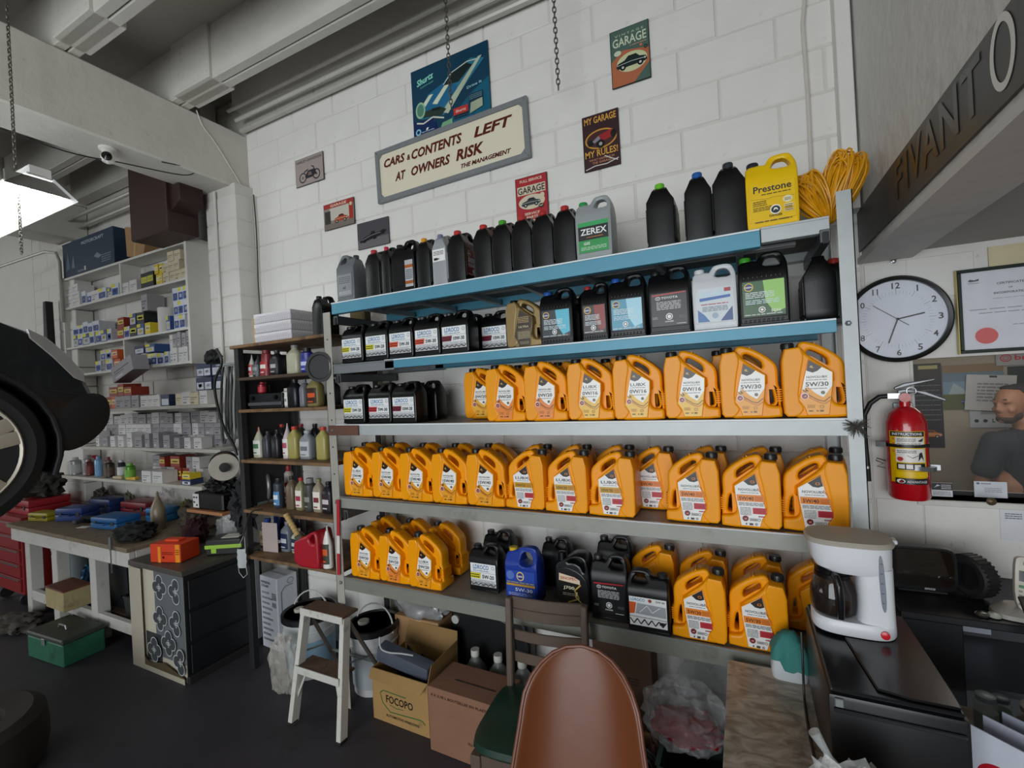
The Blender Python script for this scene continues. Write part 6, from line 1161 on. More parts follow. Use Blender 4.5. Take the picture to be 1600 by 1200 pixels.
page('card', 'black and white emblem card in the lower left corner of the office window', atx(1455, 775, 2.40), 2.40, WZ0+.002, .066, .055, [('r', '#1c1c20', 0, 26, 66, 54), ('p', '#d8d8dc', [(10,34),(20,48),(30,44),(18,40)]), ('g', '#c8c8cc', 32, 30, 62, 50, 3), ('g', '#8a8c90', 6, 6, 60, 22, 3)], '#d4d6da')
page('paper', 'handwritten note taped to the wall under the office window', .832, 2.341, 1.075, .16, .115, [('g', '#6a7080', 14, 80, 60, 104, 3), ('g', '#9aa0ac', 70, 84, 140, 98, 2)], '#d8d8dc')
# office back wall: posters
OY = 4.392
sign('black calendar poster with an orange car on the office back wall', 1.10, 1.125, 1.29, 1.74, lambda w, h: [('r', '#16181c', 2, 2, w-2, h-2), ('r', '#2c2620', 10, h-120, w-10, h-40), ('r', '#b8b070', 60, h-40, w-20, h-14)]+[('g', '#8a8c90', 30, 200+i*36, w-12, 208+i*36, 1) for i in range(8)]+car_art(40, 70, 1.15, '#d07a24'), y=OY, name='poster', cat='poster', edge='#101214', th=.001)
sign('landscape poster with a blue car on grass on the office back wall', 1.294, 1.40, 1.62, 1.72, lambda w, h: [('r', '#6a8090', 0, 0, w, h), ('r', '#5c6430', 0, 0, w, 110), ('r', '#8c7454', 0, h-56, w, h), ('r', '#7c98ac', 0, 110, w, 200), ('p', '#a8b4b8', [(30,110),(60,190),(110,150),(130,110)])]+car_art(90, 34, 1.0, '#24488c'), y=OY, name='poster', cat='poster', edge='#3a3a36', th=.001)
sign('grey banner with a red ring logo at the top of the office back wall', 1.58, 1.70, 1.95, 1.80, [('r', '#a8a8a8', 0, 0, 370, 100), ('o', '#c8242c', 50, 50, 30, 26, 6), ('o', '#c8242c', 50, 50, 17, 14, 4), ('t', '#c8242c', 'brembo', 210, 34, 36, 'c', 230)], y=OY-.012, name='banner', cat='sign', edge='#8c8c8c', th=.001)
sign('dark green poster behind the man on the office back wall', 1.64, 1.40, 2.0, 1.69, [('r', '#1c2a22', 0, 0, 360, 290)], y=OY, name='poster', cat='poster', edge='#14201a', th=.001)
page('paper', 'curled handwritten sheet pinned over the landscape poster in the office', 1.40, OY-.02, 1.40, .26, .25, [('g', '#8a8a90', 60, 60, 220, 200, 6), ('r', '#3a3a3a', 120, 232, 160, 246)], '#c4c4c4', 0, .08)
page('paper', 'sheet with a row of big black dots on the office wall behind the man', 1.43, OY-.004, 1.27, .30, .14, [('r', '#8a8c8e', 60, 94, 200, 136), ('c', '#16161a', 36, 48, 12, 12), ('c', '#16161a', 82, 48, 12, 12), ('t', '#16161a', 'L', 126, 36, 26), ('c', '#16161a', 166, 48, 12, 12)], '#b4b8bc')
# ---------------------------------------------------------------- the man in the office
def remesh_body(name, parts, m, parent, voxel=.008, smooth=6):
    """parts: ('cap', p0, p1, r0, r1) or ('ell', centre, radii, rot) - merged into one continuous surface"""
    mb = MB()
    for p in parts:
        if p[0] == 'cap':
            a, b = Vector(p[1]), Vector(p[2]); n = 8; pts = []; rs = []
            d = (b-a).normalized()
            for k in (0, .3, .6, .85): pts.append(a-d*p[3]*(1-k)); rs.append(max(.002, p[3]*math.sqrt(max(0, 1-(1-k)**2))))
            for k in range(n+1): t = k/n; pts.append(a.lerp(b, t)); rs.append(p[3]+(p[4]-p[3])*t)
            for k in (.85, .6, .3, 0): pts.append(b+d*p[4]*(1-k)); rs.append(max(.002, p[4]*math.sqrt(max(0, 1-(1-k)**2))))
            fl = p[5] if len(p) > 5 else 1
            mb.tube(pts, rs, 16, flat=fl)
        else:
            bm = bmesh.new(); bmesh.ops.create_icosphere(bm, subdivisions=3, radius=1)
            M_ = Matrix.Translation(p[1]) @ (Matrix.Rotation(p[3][1], 4, p[3][0]) if len(p) > 3 else Matrix()) @ Matrix.Diagonal((*p[2], 1))
            mb.add([M_ @ v.co for v in bm.verts], [[v.index for v in f.verts] for f in bm.faces]); bm.free()
    me = mb.mesh([m], 0, smooth=180); o = ob(name, me, parent)
    r = o.modifiers.new('remesh', 'REMESH'); r.mode = 'VOXEL'; r.voxel_size = voxel; r.use_smooth_shade = True
    s = o.modifiers.new('smooth', 'SMOOTH'); s.factor = .5; s.iterations = smooth
    return o
SKIN = mat('#96694e', .55, 0, .08, 12); SHIRT = mat('#262a30', .85, 0, .12, 14, .2); HAIR = mat('#1c1613', .85, 0, .2, 40, .4); JEAN = mat('#22262e', .85)
mn = thing('person', 'dark-haired bearded man in a grey T-shirt standing in the office looking left', 'person', (1.60, 3.92, 0), rot=(0, 0, 0))
hx, hz = -.115, 1.455     # head centre
hf = -1                   # faces left, a little towards the viewer
def hd(x, y, z):          # head-local (forward, side, up) -> man-local; head turned 62 degrees to the left
    a = math.radians(62); fx, fy = -math.sin(a), -math.cos(a); sx, sy = -fy, fx
    return (hx+x*fx+y*sx, x*fy+y*sy, hz+z)
E_ = lambda c, r, rot=None: ('ell', hd(*c), r)
ra = ('Z', -math.radians(62)+PI/2*0)
def EL(c, rf, rs, ru): return ('ell', hd(*c), (rs, rf, ru), ('Z', -math.radians(62)))
torso = [('cap', (-.13, 0, .95), (.13, 0, .95), .12, .12, .8), ('cap', (0, 0, .98), (0, 0, 1.22), .145, .16, 1), ('cap', (-.15, 0, 1.225), (.15, 0, 1.225), .075, .075), ('cap', (0, 0, 1.2), (-.02, .0, 1.27), .12, .07)]
body = [('cap', (-.01, .01, 1.22), (hx*.7, .0, 1.37), .064, .058)] + torso + [
  EL((0, 0, .03), .098, .078, .095), EL((-.012, 0, .035), .10, .079, .088), EL((.045, 0, -.055), .052, .05, .05), EL((.035, 0, -.03), .065, .060, .06), EL((.075, 0, -.085), .024, .024, .02), EL((.092, 0, -.002), .022, .012, .03), EL((.103, 0, -.02), .014, .015, .011), EL((.088, 0, -.052), .014, .022, .010),
  EL((.082, .03, .03), .016, .026, .009), EL((.082, -.03, .03), .016, .026, .009), EL((-.01, .080, .0), .018, .008, .030), EL((-.01, -.080, .0), .018, .008, .030), EL((.065, .045, -.02), .024, .02, .02), EL((.065, -.045, -.02), .024, .02, .02),
  ('cap', (-.215, 0, 1.22), (-.285, .0, .98), .055, .042), ('cap', (-.285, 0, .98), (-.23, -.16, .82), .042, .027), ('ell', (-.215, -.20, .785), (.04, .045, .022)),
  ('cap', (.215, 0, 1.22), (.27, .0, .98), .055, .042), ('cap', (.27, 0, .98), (.22, -.16, .82), .042, .027), ('ell', (.205, -.20, .785), (.04, .045, .022)),
  ('cap', (-.09, 0, .84), (-.11, 0, .45), .088, .055), ('cap', (-.11, 0, .45), (-.11, .01, .07), .05, .034), ('cap', (-.11, .03, .04), (-.12, -.13, .03), .034, .026),
  ('cap', (.09, 0, .84), (.11, 0, .45), .088, .055), ('cap', (.11, 0, .45), (.11, .01, .07), .05, .034), ('cap', (.11, .03, .04), (.12, -.13, .03), .034, .026)]
for s_ in (-1, 1):
    for k in range(4): body.append(('cap', (s_*(.232-k*.018)*1.0, -.225, .785), (s_*(.222-k*.018), -.285-(.012 if k in (1, 2) else 0), .765), .0085, .007))
    body.append(('cap', (s_*.18, -.195, .785), (s_*.155, -.235, .775), .010, .008))
remesh_body('body', body, SKIN, mn, .007, 4)
remesh_body('t_shirt', [('cap', (-.12, 0, .90), (.12, 0, .90), .135, .135, .85), ('cap', (0, 0, .92), (0, 0, 1.20), .165, .172), ('cap', (-.15, 0, 1.222), (.15, 0, 1.222), .088, .088), ('cap', (0, 0, 1.2), (-.01, .0, 1.275), .13, .085), ('cap', (-.205, 0, 1.23), (-.262, 0, 1.06), .073, .068), ('cap', (.205, 0, 1.23), (.262, 0, 1.06), .073, .068)], SHIRT, mn, .009, 4)
remesh_body('trousers', [('cap', (-.08, 0, .84), (.08, 0, .84), .125, .125, .85), ('cap', (-.09, 0, .82), (-.11, 0, .45), .10, .072), ('cap', (-.11, 0, .45), (-.11, .01, .09), .072, .058), ('cap', (.09, 0, .82), (.11, 0, .45), .10, .072), ('cap', (.11, 0, .45), (.11, .01, .09), .072, .058)], JEAN, mn, .012, 3)
remesh_body('hair', [EL((-.036, 0, .066), .086, .082, .070), EL((-.05, 0, .01), .062, .083, .08), EL((.005, 0, .110), .055, .058, .020)], HAIR, mn, .006, 2)
remesh_body('beard', [EL((.050, 0, -.077), .050, .050, .031), EL((.089, 0, -.040), .014, .024, .005), EL((.03, .043, -.055), .03, .022, .028), EL((.03, -.043, -.055), .03, .022, .028)], mat('#3c2b22', .9, 0, .25, 60), mn, .006, 2)
for s_ in (-1, 1):
    remesh_body('eyebrow', [EL((.091, s_*.030, .043), .006, .016, .003)], HAIR, mn, .003, 1); remesh_body('eye', [EL((.088, s_*.030, .018), .005, .009, .004)], mat('#201814', .25), mn, .003, 0)
# ================================================================ TABLE, OVEN, COFFEE MAKER
TZ = .72
MARB = bpy.data.materials.new('mat_marble'); MARB.use_nodes = True
nt = MARB.node_tree; N = nt.nodes; L = nt.links; b = N['Principled BSDF']; b.inputs['Roughness'].default_value = .28
tc_ = N.new('ShaderNodeTexCoord'); mp = N.new('ShaderNodeMapping'); mp.inputs['Scale'].default_value = (3.5, 6, 1); mp.inputs['Rotation'].default_value = (0, 0, .12); L.new(tc_.outputs['Object'], mp.inputs[0])
nz = N.new('ShaderNodeTexNoise'); nz.inputs['Scale'].default_value = 3.2; nz.inputs['Detail'].default_value = 6; nz.inputs['Distortion'].default_value = 1.6; L.new(mp.outputs[0], nz.inputs['Vector'])
cr_ = N.new('ShaderNodeValToRGB'); e = cr_.color_ramp.elements; e[0].position = .36; e[0].color = lin('#857c70'); e[1].position = .62; e[1].color = lin('#bcb4a6'); q = e.new(.48); q.color = lin('#a39b8e')
L.new(nz.outputs['Fac'], cr_.inputs[0]); L.new(cr_.outputs[0], b.inputs['Base Color'])
tbl = thing('table', 'table with a glossy brown-grey marbled top in front of the rack at the right', 'table', (-.095, .55, 0))
ob('top', MB().box(0, 0, TZ-.03, 1.55, 1.27, TZ).mesh([MARB], .003, smooth=0), tbl)
ob('side_panel', MB().box(.01, .9, 0, .03, 1.25, TZ-.031).mesh([mat('#2a2a2c', .6)], smooth=0), tbl)
for x in (.03, 1.47):
    for y in (.03, 1.2): ob('leg', MB().box(x, y, 0, x+.05, y+.05, TZ-.031).mesh([mat('#2c2a28', .5)], .003, smooth=0), tbl)
ov = thing('toaster_oven', 'glossy black box-shaped oven on the marbled table under the coffee maker', 'oven', (.145, 1.295, TZ+.001))
GB = mat('#17181a', .22, 0, .1, 5)
ob('housing', MB().box(0, 0, .012, .255, .46, .262).mesh([mat('#121316', .35)], .01, 2), ov)
ob('top_panel', MB().prism([(.006,.006),(.249,.006),(.249,.454),(.006,.454)], .262, .272, 'z').mesh([GB], .004), ov)
ob('raised_lid', MB().loft([(.272, .175, .20, .068, .19), (.285, .175, .20, .066, .187), (.292, .175, .21, .055, .17)][:2], 28, p=5).mesh([GB]) if False else MB().prism([(.10,.03),(.16,.015),(.245,.015),(.248,.06),(.248,.44),(.02,.44),(.02,.36),(.07,.30)], .273, .279, 'z').mesh([GB], .003), ov)
ob('front_trim', MB().box(.01, -.008, .225, .245, 0, .234).mesh([mat('#2c2d30', .3, .3)], .002), ov)
for x in (.02, .235):
    for y in (.03, .43): ob('foot', MB().lathe([(.012, 0), (.012, .013)], 12, M=Matrix.Translation((x, y, 0))).mesh([BLKM]), ov)
ob('hinge', MB().box(.012, -.006, .236, .03, .0, .256).mesh([STEEL], .002), ov)
OT = TZ+.001+.280
cm = thing('coffee_maker', 'white drip coffee maker with a glass carafe on the black oven', 'coffee maker', (.150, 1.56, OT+.001), rz=-.05); cm.scale = (.94, .94, .95)
CW = mat('#d6d8dc', .35, 0, .04, 8, 0, '#a8a496', .33)
def stad(x0, x1, hy, z, n=28, p=3.2): return (z, (x0+x1)/2, .075, (x1-x0)/2, hy, p)
ob('base', MB().loft([stad(.0, .205, .078, 0), stad(-.003, .208, .081, .006), stad(-.003, .208, .081, .030), stad(.004, .205, .076, .040)], 36).mesh([CW]), cm)
ob('tower', MB().loft([(.036, .158, .078, .048, .074, 4), (.10, .160, .078, .045, .073, 4), (.20, .158, .078, .047, .074, 4)], 30).mesh([CW]), cm)
ob('head', MB().loft([stad(.035, .204, .070, .178), stad(.012, .205, .078, .190), stad(-.0, .206, .081, .215), stad(-.004, .207, .082, .262)], 36).mesh([CW]), cm)
ob('lid', MB().loft([stad(-.010, .212, .087, .262), stad(-.012, .214, .089, .268), stad(-.006, .208, .083, .276), stad(.02, .19, .06, .279)], 36).mesh([mat('#aaa498', .5, 0, .1, 8, 0, '#847c6c', .42)]), cm)
ob('lid_hinge', MB().box(.208, .06, .262, .222, .10, .274).mesh([CW], .003), cm)
ob('water_gauge', MB().prism(chaikin([(.168,.085),(.180,.085),(.176,.245),(.164,.245)], .25, 2), -.0025, .004, 'y').mesh([mat('#7c828c', .3)], .001), cm)
for k in range(5): ob('gauge_tick', MB().box(.168, -.004, .11+k*.028, .174, -.0025, .1115+k*.028).mesh([mat('#4a4e54', .5)], smooth=0), cm)
ob('switch', MB().lathe([(.011, 0), (.011, .004), (.006, .006), (0, .006)], 20, M=Matrix.Translation((.172, -.002, .020)) @ MR).mesh([mat('#c82430', .25)]), cm)
cf = ob('carafe', MB().lathe([(0, .0), (.052, .0), (.060, .008), (.064, .035), (.061, .07), (.050, .10), (.043, .118), (.045, .124), (.041, .124), (.038, .116), (.047, .098), (.058, .07), (.061, .035), (.056, .01), (0, .004)], 36).mesh([mat('#2c2420', .04, 0, .05, alpha=.55, spec=.9)]), cm, (.058, .065, .042))
ob('coffee', MB().lathe([(0, .005), (.054, .005), (.0595, .035), (.058, .060), (0, .060)], 30).mesh([mat('#1a0f0a', .1)]), cf)
ob('carafe_lid', MB().lathe([(.046, .122), (.047, .134), (.03, .142), (0, .142)], 28).mesh([BLACK]), cf); ob('carafe_band', MB().lathe([(.0455, .108), (.0475, .108), (.0475, .12), (.0455, .12)], 28).mesh([BLACK]), cf)
ob('carafe_handle', MB().tube([(.0, -.045, .126), (.004, -.075, .128), (.008, -.088, .11), (.010, -.086, .06), (.010, -.080, .014), (.008, -.068, .006)], [.010, .011, .0105, .0105, .0095, .007], 12).mesh([mat('#121214', .25)]), cf)
# teal cloth on a white box of wipes
wx = thing('plastic_box', 'white plastic box beside the oven on the marbled table', 'box', (.040, 1.75, TZ+.001))
ob('tub', MB().loft([(0, .055, .05, .052, .046, 4), (.02, .055, .05, .055, .048, 4), (.075, .055, .05, .048, .042, 4)], 28).mesh([mat('#d4dade', .3)]), wx)
bm_ = MB(); vs = []; fs = []
for i in range(10):
    for j in range(10):
        u, v = i/9, j/9; e_ = max(abs(u-.5), abs(v-.5))*2; z = .145-.075*e_**2.2+.012*noise.noise(Vector((u*5, v*5, 2)))-(.03 if v < .2 and u > .3 else 0); vs.append((-.0+.112*u, -.005+.105*v, z))
for i in range(9):
    for j in range(9): fs.append((i*10+j, (i+1)*10+j, (i+1)*10+j+1, i*10+j+1))
n_ = len(vs); vs2 = vs+[(x, y, z-.004) for x, y, z in vs]; fs2 = fs+[tuple(n_+k for k in reversed(f)) for f in fs]
o = ob('cloth', MB().add(vs2, fs2).mesh([mat('#3f8a84', .8, 0, .25, 12, .3)], smooth=80), None, (.041, 1.75, TZ+.004)); tag(o, 'crumpled teal cloth draped over the white plastic box on the table', 'cloth')
pcw = wire('power_cord', 'x', [(.128, 1.70, TZ+.20), (.126, 1.68, TZ+.12), (.124, 1.66, TZ+.012), (.120, 1.50, TZ+.007), (.128, 1.30, TZ+.007), (.14, 1.2, TZ+.007)], .0035, '#1c1412'); del pcw['label'], pcw['category']; pcw.parent = ov; pcw.location = -ov.location
bg = blob('bread_bag', 'clear plastic bag of bread tied at the top, on the near edge of the table', 'bag', (.175, 1.135, TZ+.002), (.10, .07, .11), mat('#c8b894', .6, 0, .3, 10, .3), 51, .3)
bb = blob('x', 'x', 'x', (0, 0, 0), (.115, .085, .125), clear_film('#e8ecec', .35, .08), 52, .3, fq=5); me = bb.data; bpy.data.objects.remove(bb); ob('bag_film', me, bg); ob('bag_neck', MB().tube([(-.03, .02, .17), (-.05, .02, .21), (-.075, .02, .255)], [.018, .006, .012], 10).mesh([clear_film('#d8dcdc', .35, .08)]), bg)
# ================================================================ BLACK DESK, SCREEN, PHONE
dk = thing('desk_hutch', 'black desk hutch at the right behind the table, phone on top', 'desk', (.43, 1.93, 0))
DB = mat('#15161a', .45, 0, .15, 6)
ob('top', MB().box(0, 0, .91, 1.1, .40, .935).mesh([DB], .003, smooth=0), dk); ob('side_panel', MB().box(.0, .01, 0, .16, .39, .909).mesh([DB], .003, smooth=0), dk); ob('side_panel', MB().box(1.07, .01, 0, 1.09, .39, .909).mesh([DB], .003, smooth=0), dk); ob('back_panel', MB().box(.161, .37, 0, 1.069, .39, .909).mesh([mat('#56585c', .5)], smooth=0), dk); ob('middle_shelf', MB().box(.161, .015, .70, 1.069, .369, .719).mesh([mat('#5c5e62', .4)], smooth=0), dk)
DT = .936
mo = thing('display', 'small black rounded display with a white brand mark on the desk hutch', 'monitor', (.435, 2.13, DT), rz=.03)
ob('housing', MB().loft([(0, 0, 0, 0, 0)][:0] or [(-.0, .10, .0, .10, .078, 6), (.03, .10, .0, .098, .076, 6)], 40, M=Matrix.Translation((0, 0, .085)) @ Matrix.Rotation(PI/2, 4, 'X')).mesh([mat('#101113', .25)]), mo)
ob('screen', MB().loft([(0, .10, 0, .090, .066, 6), (.002, .10, 0, .089, .065, 6)], 36, M=Matrix.Translation((0, -.0305, .088)) @ Matrix.Rotation(PI/2, 4, 'X')).mesh([mat('#1c1613', .05, coat=.6)]), mo)
ob('brand_mark', decal_mesh([('t', '#c8c8cc', 'onco', 120, 12, 7, 'c', 30)]), mo, (0, -.0312, 0)); ob('foot', MB().box(.03, -.03, 0, .17, .03, .008).mesh([BLKM], .002), mo)
tt = thing('desk_ornament', 'small black tyre-shaped ornament with a metal hub standing on the hutch', 'tyre', (.675, 2.12, DT+.073), rot=(0, 0, .55)); tt.scale = (.8, .8, .8)
MY = Matrix.Rotation(PI/2, 4, 'Y')
mb = MB(); mb.lathe([(.055, -.028), (.075, -.032), (.088, -.024), (.089, 0), (.088, .024), (.075, .032), (.055, .028), (.05, 0), (.055, -.028)], 44, M=MY)
for k in range(30): mb.box(-.028, -.004, .084, .028, .004, .0905, M=Matrix.Rotation(k*2*PI/30, 4, 'X'))
ob('tyre_body', mb.mesh([mat('#191919', .6)]), tt)
mb = MB(); mb.lathe([(.054, -.024), (.05, -.020), (.048, .018), (.054, .022)], 32, M=MY); mb.lathe([(0, -.026), (.014, -.024), (.014, -.01), (0, -.01)], 16, M=MY)
for k in range(5): mb.box(-.022, -.006, .01, -.012, .006, .05, M=Matrix.Rotation(k*2*PI/5, 4, 'X'))
ob('hub', mb.mesh([mat('#5a5c60', .3, .8)]), tt)
ph = thing('cordless_phone', 'off-white cordless phone handset leaning in its base on the hutch', 'phone', (.752, 2.0, DT+.001), rz=-.1)
ob('base', MB().loft([(0, 0, 0, .075, .05, 3), (.012, 0, 0, .072, .047, 3), (.03, .01, .01, .05, .035, 3)], 28).mesh([mat('#a8a49c', .45)]), ph)
hs = ob('handset', MB().prism(chaikin([(-.024,0),(.024,0),(.026,.15),(.018,.165),(-.018,.165),(-.026,.15)], .25, 2), -.012, .012, 'y').mesh([mat('#c4beb0', .45)], .004, 2), ph, (.0, -.012, .022), (-.18, .10, 0))
ob('phone_screen', MB().box(-.016, -.0135, .09, .016, -.0121, .122).mesh([mat('#141a18', .1)], smooth=0), hs); ob('earpiece', MB().lathe([(.008, 0), (.008, .001), (0, .001)], 14, M=Matrix.Translation((0, -.012, .145)) @ MR).mesh([mat('#8a857a', .5)]), hs)
for i in range(4):
    for j in range(3): ob('key', cached('key', lambda: MB().box(-.004, -.002, -.0028, .004, 0, .0028).mesh([mat('#8f8a80', .5)], .0006, smooth=0)), hs, (-.012+j*.012, -.012, .02+i*.013))
ob('call_key', MB().box(-.006, -.002, -.004, .006, 0, .004).mesh([mat('#3a7a4a', .4)], .001), hs, (-.010, -.0122, .074))
for i, (x, c, m_) in enumerate([(.655, '#8a8c88', .9), (.685, '#a8aca0', .0)]): tag(ob('puck', MB().lathe([(0, 0), (.016, .001), (.018, .007), (.013, .013), (0, .015)], 24).mesh([mat(c, .25, m_)]), None, (x-.01, 1.965+i*.004, DT+.001)), ('chrome round puck in front of the phone base on the hutch', 'pale green-white round puck beside the chrome one on the hutch')[i], 'puck')
tag(ob('brown_handset', MB().box(0, 0, 0, .07, .03, .10).mesh([mat('#4a4b50', .5)], .01, 2), None, (.60, 2.22, DT+.001)), 'dark grey box at the back of the hutch behind the tyre', 'box')
page('paper', 'white sheet hung inside the hutch opening at the lower right', .60, 2.28, .74, .17, .16, [('g', '#6a76a0', 40, 120, 120, 136, 1), ('g', '#8a90a8', 10, 70, 140, 110, 3)], '#c8ccdc')
tag(ob('wood_strip', MB().box(0, 0, 0, .03, .012, .36).mesh([mat('#2a2420', .6)], .002), None, (.76, 1.80, TZ+.001), (0, -.25, 0)), 'dark slanting strip leaning behind the jars', 'strip')
def jar(label, x, y, r, h, c, lid):
    t = thing('jar', label, 'jar', (x, y, TZ+.001)); ob('glass_body', MB().lathe([(0, 0), (r*.95, 0), (r, .006), (r, h*.75), (r*.75, h*.88), (r*.75, h*.9)], 28).mesh([mat('#b8c0b8', .06, alpha=.35, spec=.9)]), t); ob('contents', MB().lathe([(0, .003), (r*.93, .003), (r*.95, h*.6), (0, h*.6)], 24).mesh([mat(c, .8, 0, .3, 30)]), t)
    ob('lid', MB().lathe([(r*.8, h*.86), (r*.84, h*.87), (r*.84, h*.98), (r*.7, h), (0, h)], 28).mesh([mat(lid, .4, .2)]), t); return t
jar('squat glass jar with a wide pale lid at the lower right of the table', .655, 1.66, .052, .12, '#5a3c24', '#8f897c'); jar('small jar with a grey lid behind the envelopes', .555, 1.70, .026, .11, '#8a9490', '#7c868c'); jar('small teal jar beside the grey-lidded one', .60, 1.74, .022, .09, '#3c6a64', '#5a6a70')
for i, (x, y, c, lb, its) in enumerate([(.44, 1.56, '#c4c8d4', 'white envelope with a large red ring mark at the right of the oven', [('o', '#b01c28', 80, 62, 44, 44, 15), ('l', '#6a6c78', [(60,80),(100,50)], 5), ('r', '#8a2028', 30, 0, 130, 12)]), (.50, 1.59, '#b8bccc', 'plain white envelope behind the ringed one', [('g', '#9a9cac', 20, 40, 150, 90, 3)]), (.545, 1.62, '#a4aabc', 'bluish folded paper behind the envelopes', None)]):
    page('envelope', lb, x-.02, y-.10, TZ+.002, .19, .17, its, c, -.75, .0, 'envelope', .003)
blob('cable_bundle', 'dark cable and plug hanging between the oven and the envelopes', 'cable', (.432, 1.62, TZ+.002), (.018, .03, .09), mat('#1c1d20', .5, 0, .2, 20, .5), 61, .4, fq=4)
# ================================================================ UNDER THE RACK
wc = thing('carton', 'tall white printed carton standing under the dark shelf', 'box', (-3.12, 2.115, .001), rz=-.08)
ob('box_body', MB().box(0, 0, 0, .20, .15, .50).mesh([mat('#c9ccd2', .6, 0, .05)], .003, smooth=0), wc)
ob('print', decal_mesh([('t', '#2a2c34', 'PROFESSIONAL', 70, 450, 18, 'c', 110), ('t', '#2a2c34', 'COOLANT', 60, 425, 18, 'c', 90)]+[('g', '#4a4c54', 20, 380-i*36, 20+(120 if i % 2 else 90), 396-i*36, 2) for i in range(10)]+[('g', '#3a3c44', 140, 350, 190, 400, 4), ('r', '#8a8c94', 140, 300, 185, 330), ('c', '#6a6c74', 170, 60, 10, 14)]), wc, (0, -.001, 0))
ob('side_print', decal_mesh([('l', '#26282e', [(30,260),(30,400),(60,430),(120,430)], 4), ('o', '#3a3c44', 100, 460, 24, 20, 3)]), wc, (.201, 0, 0), (0, 0, PI/2)); ob('tape', MB().box(.0, .065, .499, .20, .085, .5015).mesh([mat('#9a9c9e', .4)], smooth=0), wc)
bucket('white pail with a black lid and a white bail wrapped in plastic, left of ladder', -2.56, 2.06, 0, .155, .37, '#b9bcbc', '#141416', band='#7f9fb4')
blob('plastic_bag', 'cloudy plastic bag sagging around the pail left of the stepladder', 'bag', (-2.52, 1.83, .002), (.11, .05, .20), clear_film('#cfcac0', .45), 71, .35)
bucket('white pail with a black lid behind the stepladder', -2.05, 2.09, 0, .14, .37, '#c4c6c6', '#141416', band='#a8b0b4'); 
blob('plastic_bag', 'silver foil bag sitting on cardboard under the fifth shelf', 'bag', (-1.79, 2.22, .404), (.21, .08, .125), mat('#b4b4b4', .3, .5, .2, 8, .3), 73, .3, fq=2.2)
kb = thing('carton', 'brown cardboard carton under the silver foil bag', 'box', (-1.87, 2.10+.06-.06, .001)); kb.location = (-1.95, 2.165, .001)
ob('box_body', MB().box(0, 0, 0, .32, .17, .40).mesh([KRAFT], .003, smooth=0), kb); ob('tape', MB().box(.16, -.001, 0, .20, .171, .4015).mesh([mat('#b99a6c', .4)], smooth=0), kb)
fx_ = thing('carton', 'open brown carton printed FOCOPO on the floor right of the stepladder', 'box', (-1.86, 1.865, .001), rz=-.02)
ob('box_body', (lambda q: q.mesh([mat('#a5824f', .75, 0, .1, 9, 0, '#5c4526', .38)], 0, smooth=0))(MB().box(0, 0, 0, .375, .006, .27).box(0, .264, 0, .375, .27, .27).box(0, .0061, 0, .006, .2639, .27).box(.369, .0061, 0, .375, .2639, .27).box(.006, .006, .0, .369, .264, .006)), fx_)
for p_, a_ in (([(0,.27),(.375,.27),(.36,.335),(.01,.32)], 0),): ob('flap', MB().prism([(0,0),(.375,0),(.36,.055),(.015,.05)], -.003, 0, 'y').mesh([mat('#a5824f', .75, 0, .1)], smooth=0), fx_, (0, .0, .271), (2.25, 0, 0)); ob('flap', MB().prism([(0,0),(.375,0),(.36,.12),(.015,.12)], -.003, 0, 'y').mesh([mat('#8f6f42', .75, 0, .1)], smooth=0), fx_, (0, .272, .271), (-.25, 0, 0))
ob('flap', MB().prism([(0,0),(.26,0),(.25,.10),(.02,.09)], -.003, 0, 'y').mesh([mat('#8f6f42', .75, 0, .1)], smooth=0), fx_, (.376, 0, .271), (.15, 0, PI/2))
ob('print', decal_mesh([('t', '#1c1c18', 'FOCOPO', 185, 108, 40, 'c', 180), ('l', '#2c6a34', [(350,60),(330,76),(120,62),(70,100),(56,150),(76,166),(230,164)], 5), ('l', '#2c6a34', [(120,100),(160,92),(210,96)], 3), ('t', '#3a3020', 'AUTOMOTIVE WINDOWS', 200, 34, 14, 'c', 220)]), fx_, (0, -.0008, 0))
blob('car_parts', 'black plastic car parts piled in the FOCOPO carton', 'parts', (-1.675, 2.0, .012), (.125, .085, .17), mat('#17181a', .5, 0, .3, 10, .4), 75, .4, fq=4)
tag(ob('foam_trim', MB().prism([(0,0),(.34,-.03),(.35,.05),(.02,.09)], 0, .07, 'y').mesh([mat('#4c5260', .6, 0, .15)], .012, 2), None, (-1.86, 1.90, .285), (.15, .05, 0)), 'slate-grey foam trim lying across the front of the FOCOPO carton', 'trim')
wire('loose_cable', 'white cable hooked over the foam trim in the carton', [(-1.80, 1.875, .44), (-1.79, 1.87, .385), (-1.74, 1.875, .37), (-1.66, 1.88, .378), (-1.6, 1.9, .37)], .004, '#b8bab8')
bx2 = thing('carton', 'closed brown carton with faded print between the FOCOPO carton and the chair', 'box', (-1.44, 1.80, .001), rz=-.02)
ob('box_body', MB().box(0, 0, 0, .40, .22, .31).mesh([mat('#86604a', .8, 0, .12, 8, .1, '#4c3428', .36)], .004, smooth=0), bx2); ob('lid_seam', MB().box(.10, .09, .309, .33, .095, .312).mesh([BLKM], smooth=0), bx2)
ob('print', decal_mesh([('t', '#3a2620', '4 X 3.78 L BOUTEILLES EN PLASTIQUE', 200, 268, 15, 'c', 360)]), bx2, (0, -.001, 0)); ob('print', decal_mesh([('t', '#4a3028', 'FLUIDE 4 POUCES', 300, 92, 13, 'c', 150), ('g', '#3a2620', 240, 30, 360, 70, 3), ('c', '#3a2620', 262, 50, 10, 10)]), bx2, (0, -.001, 0))
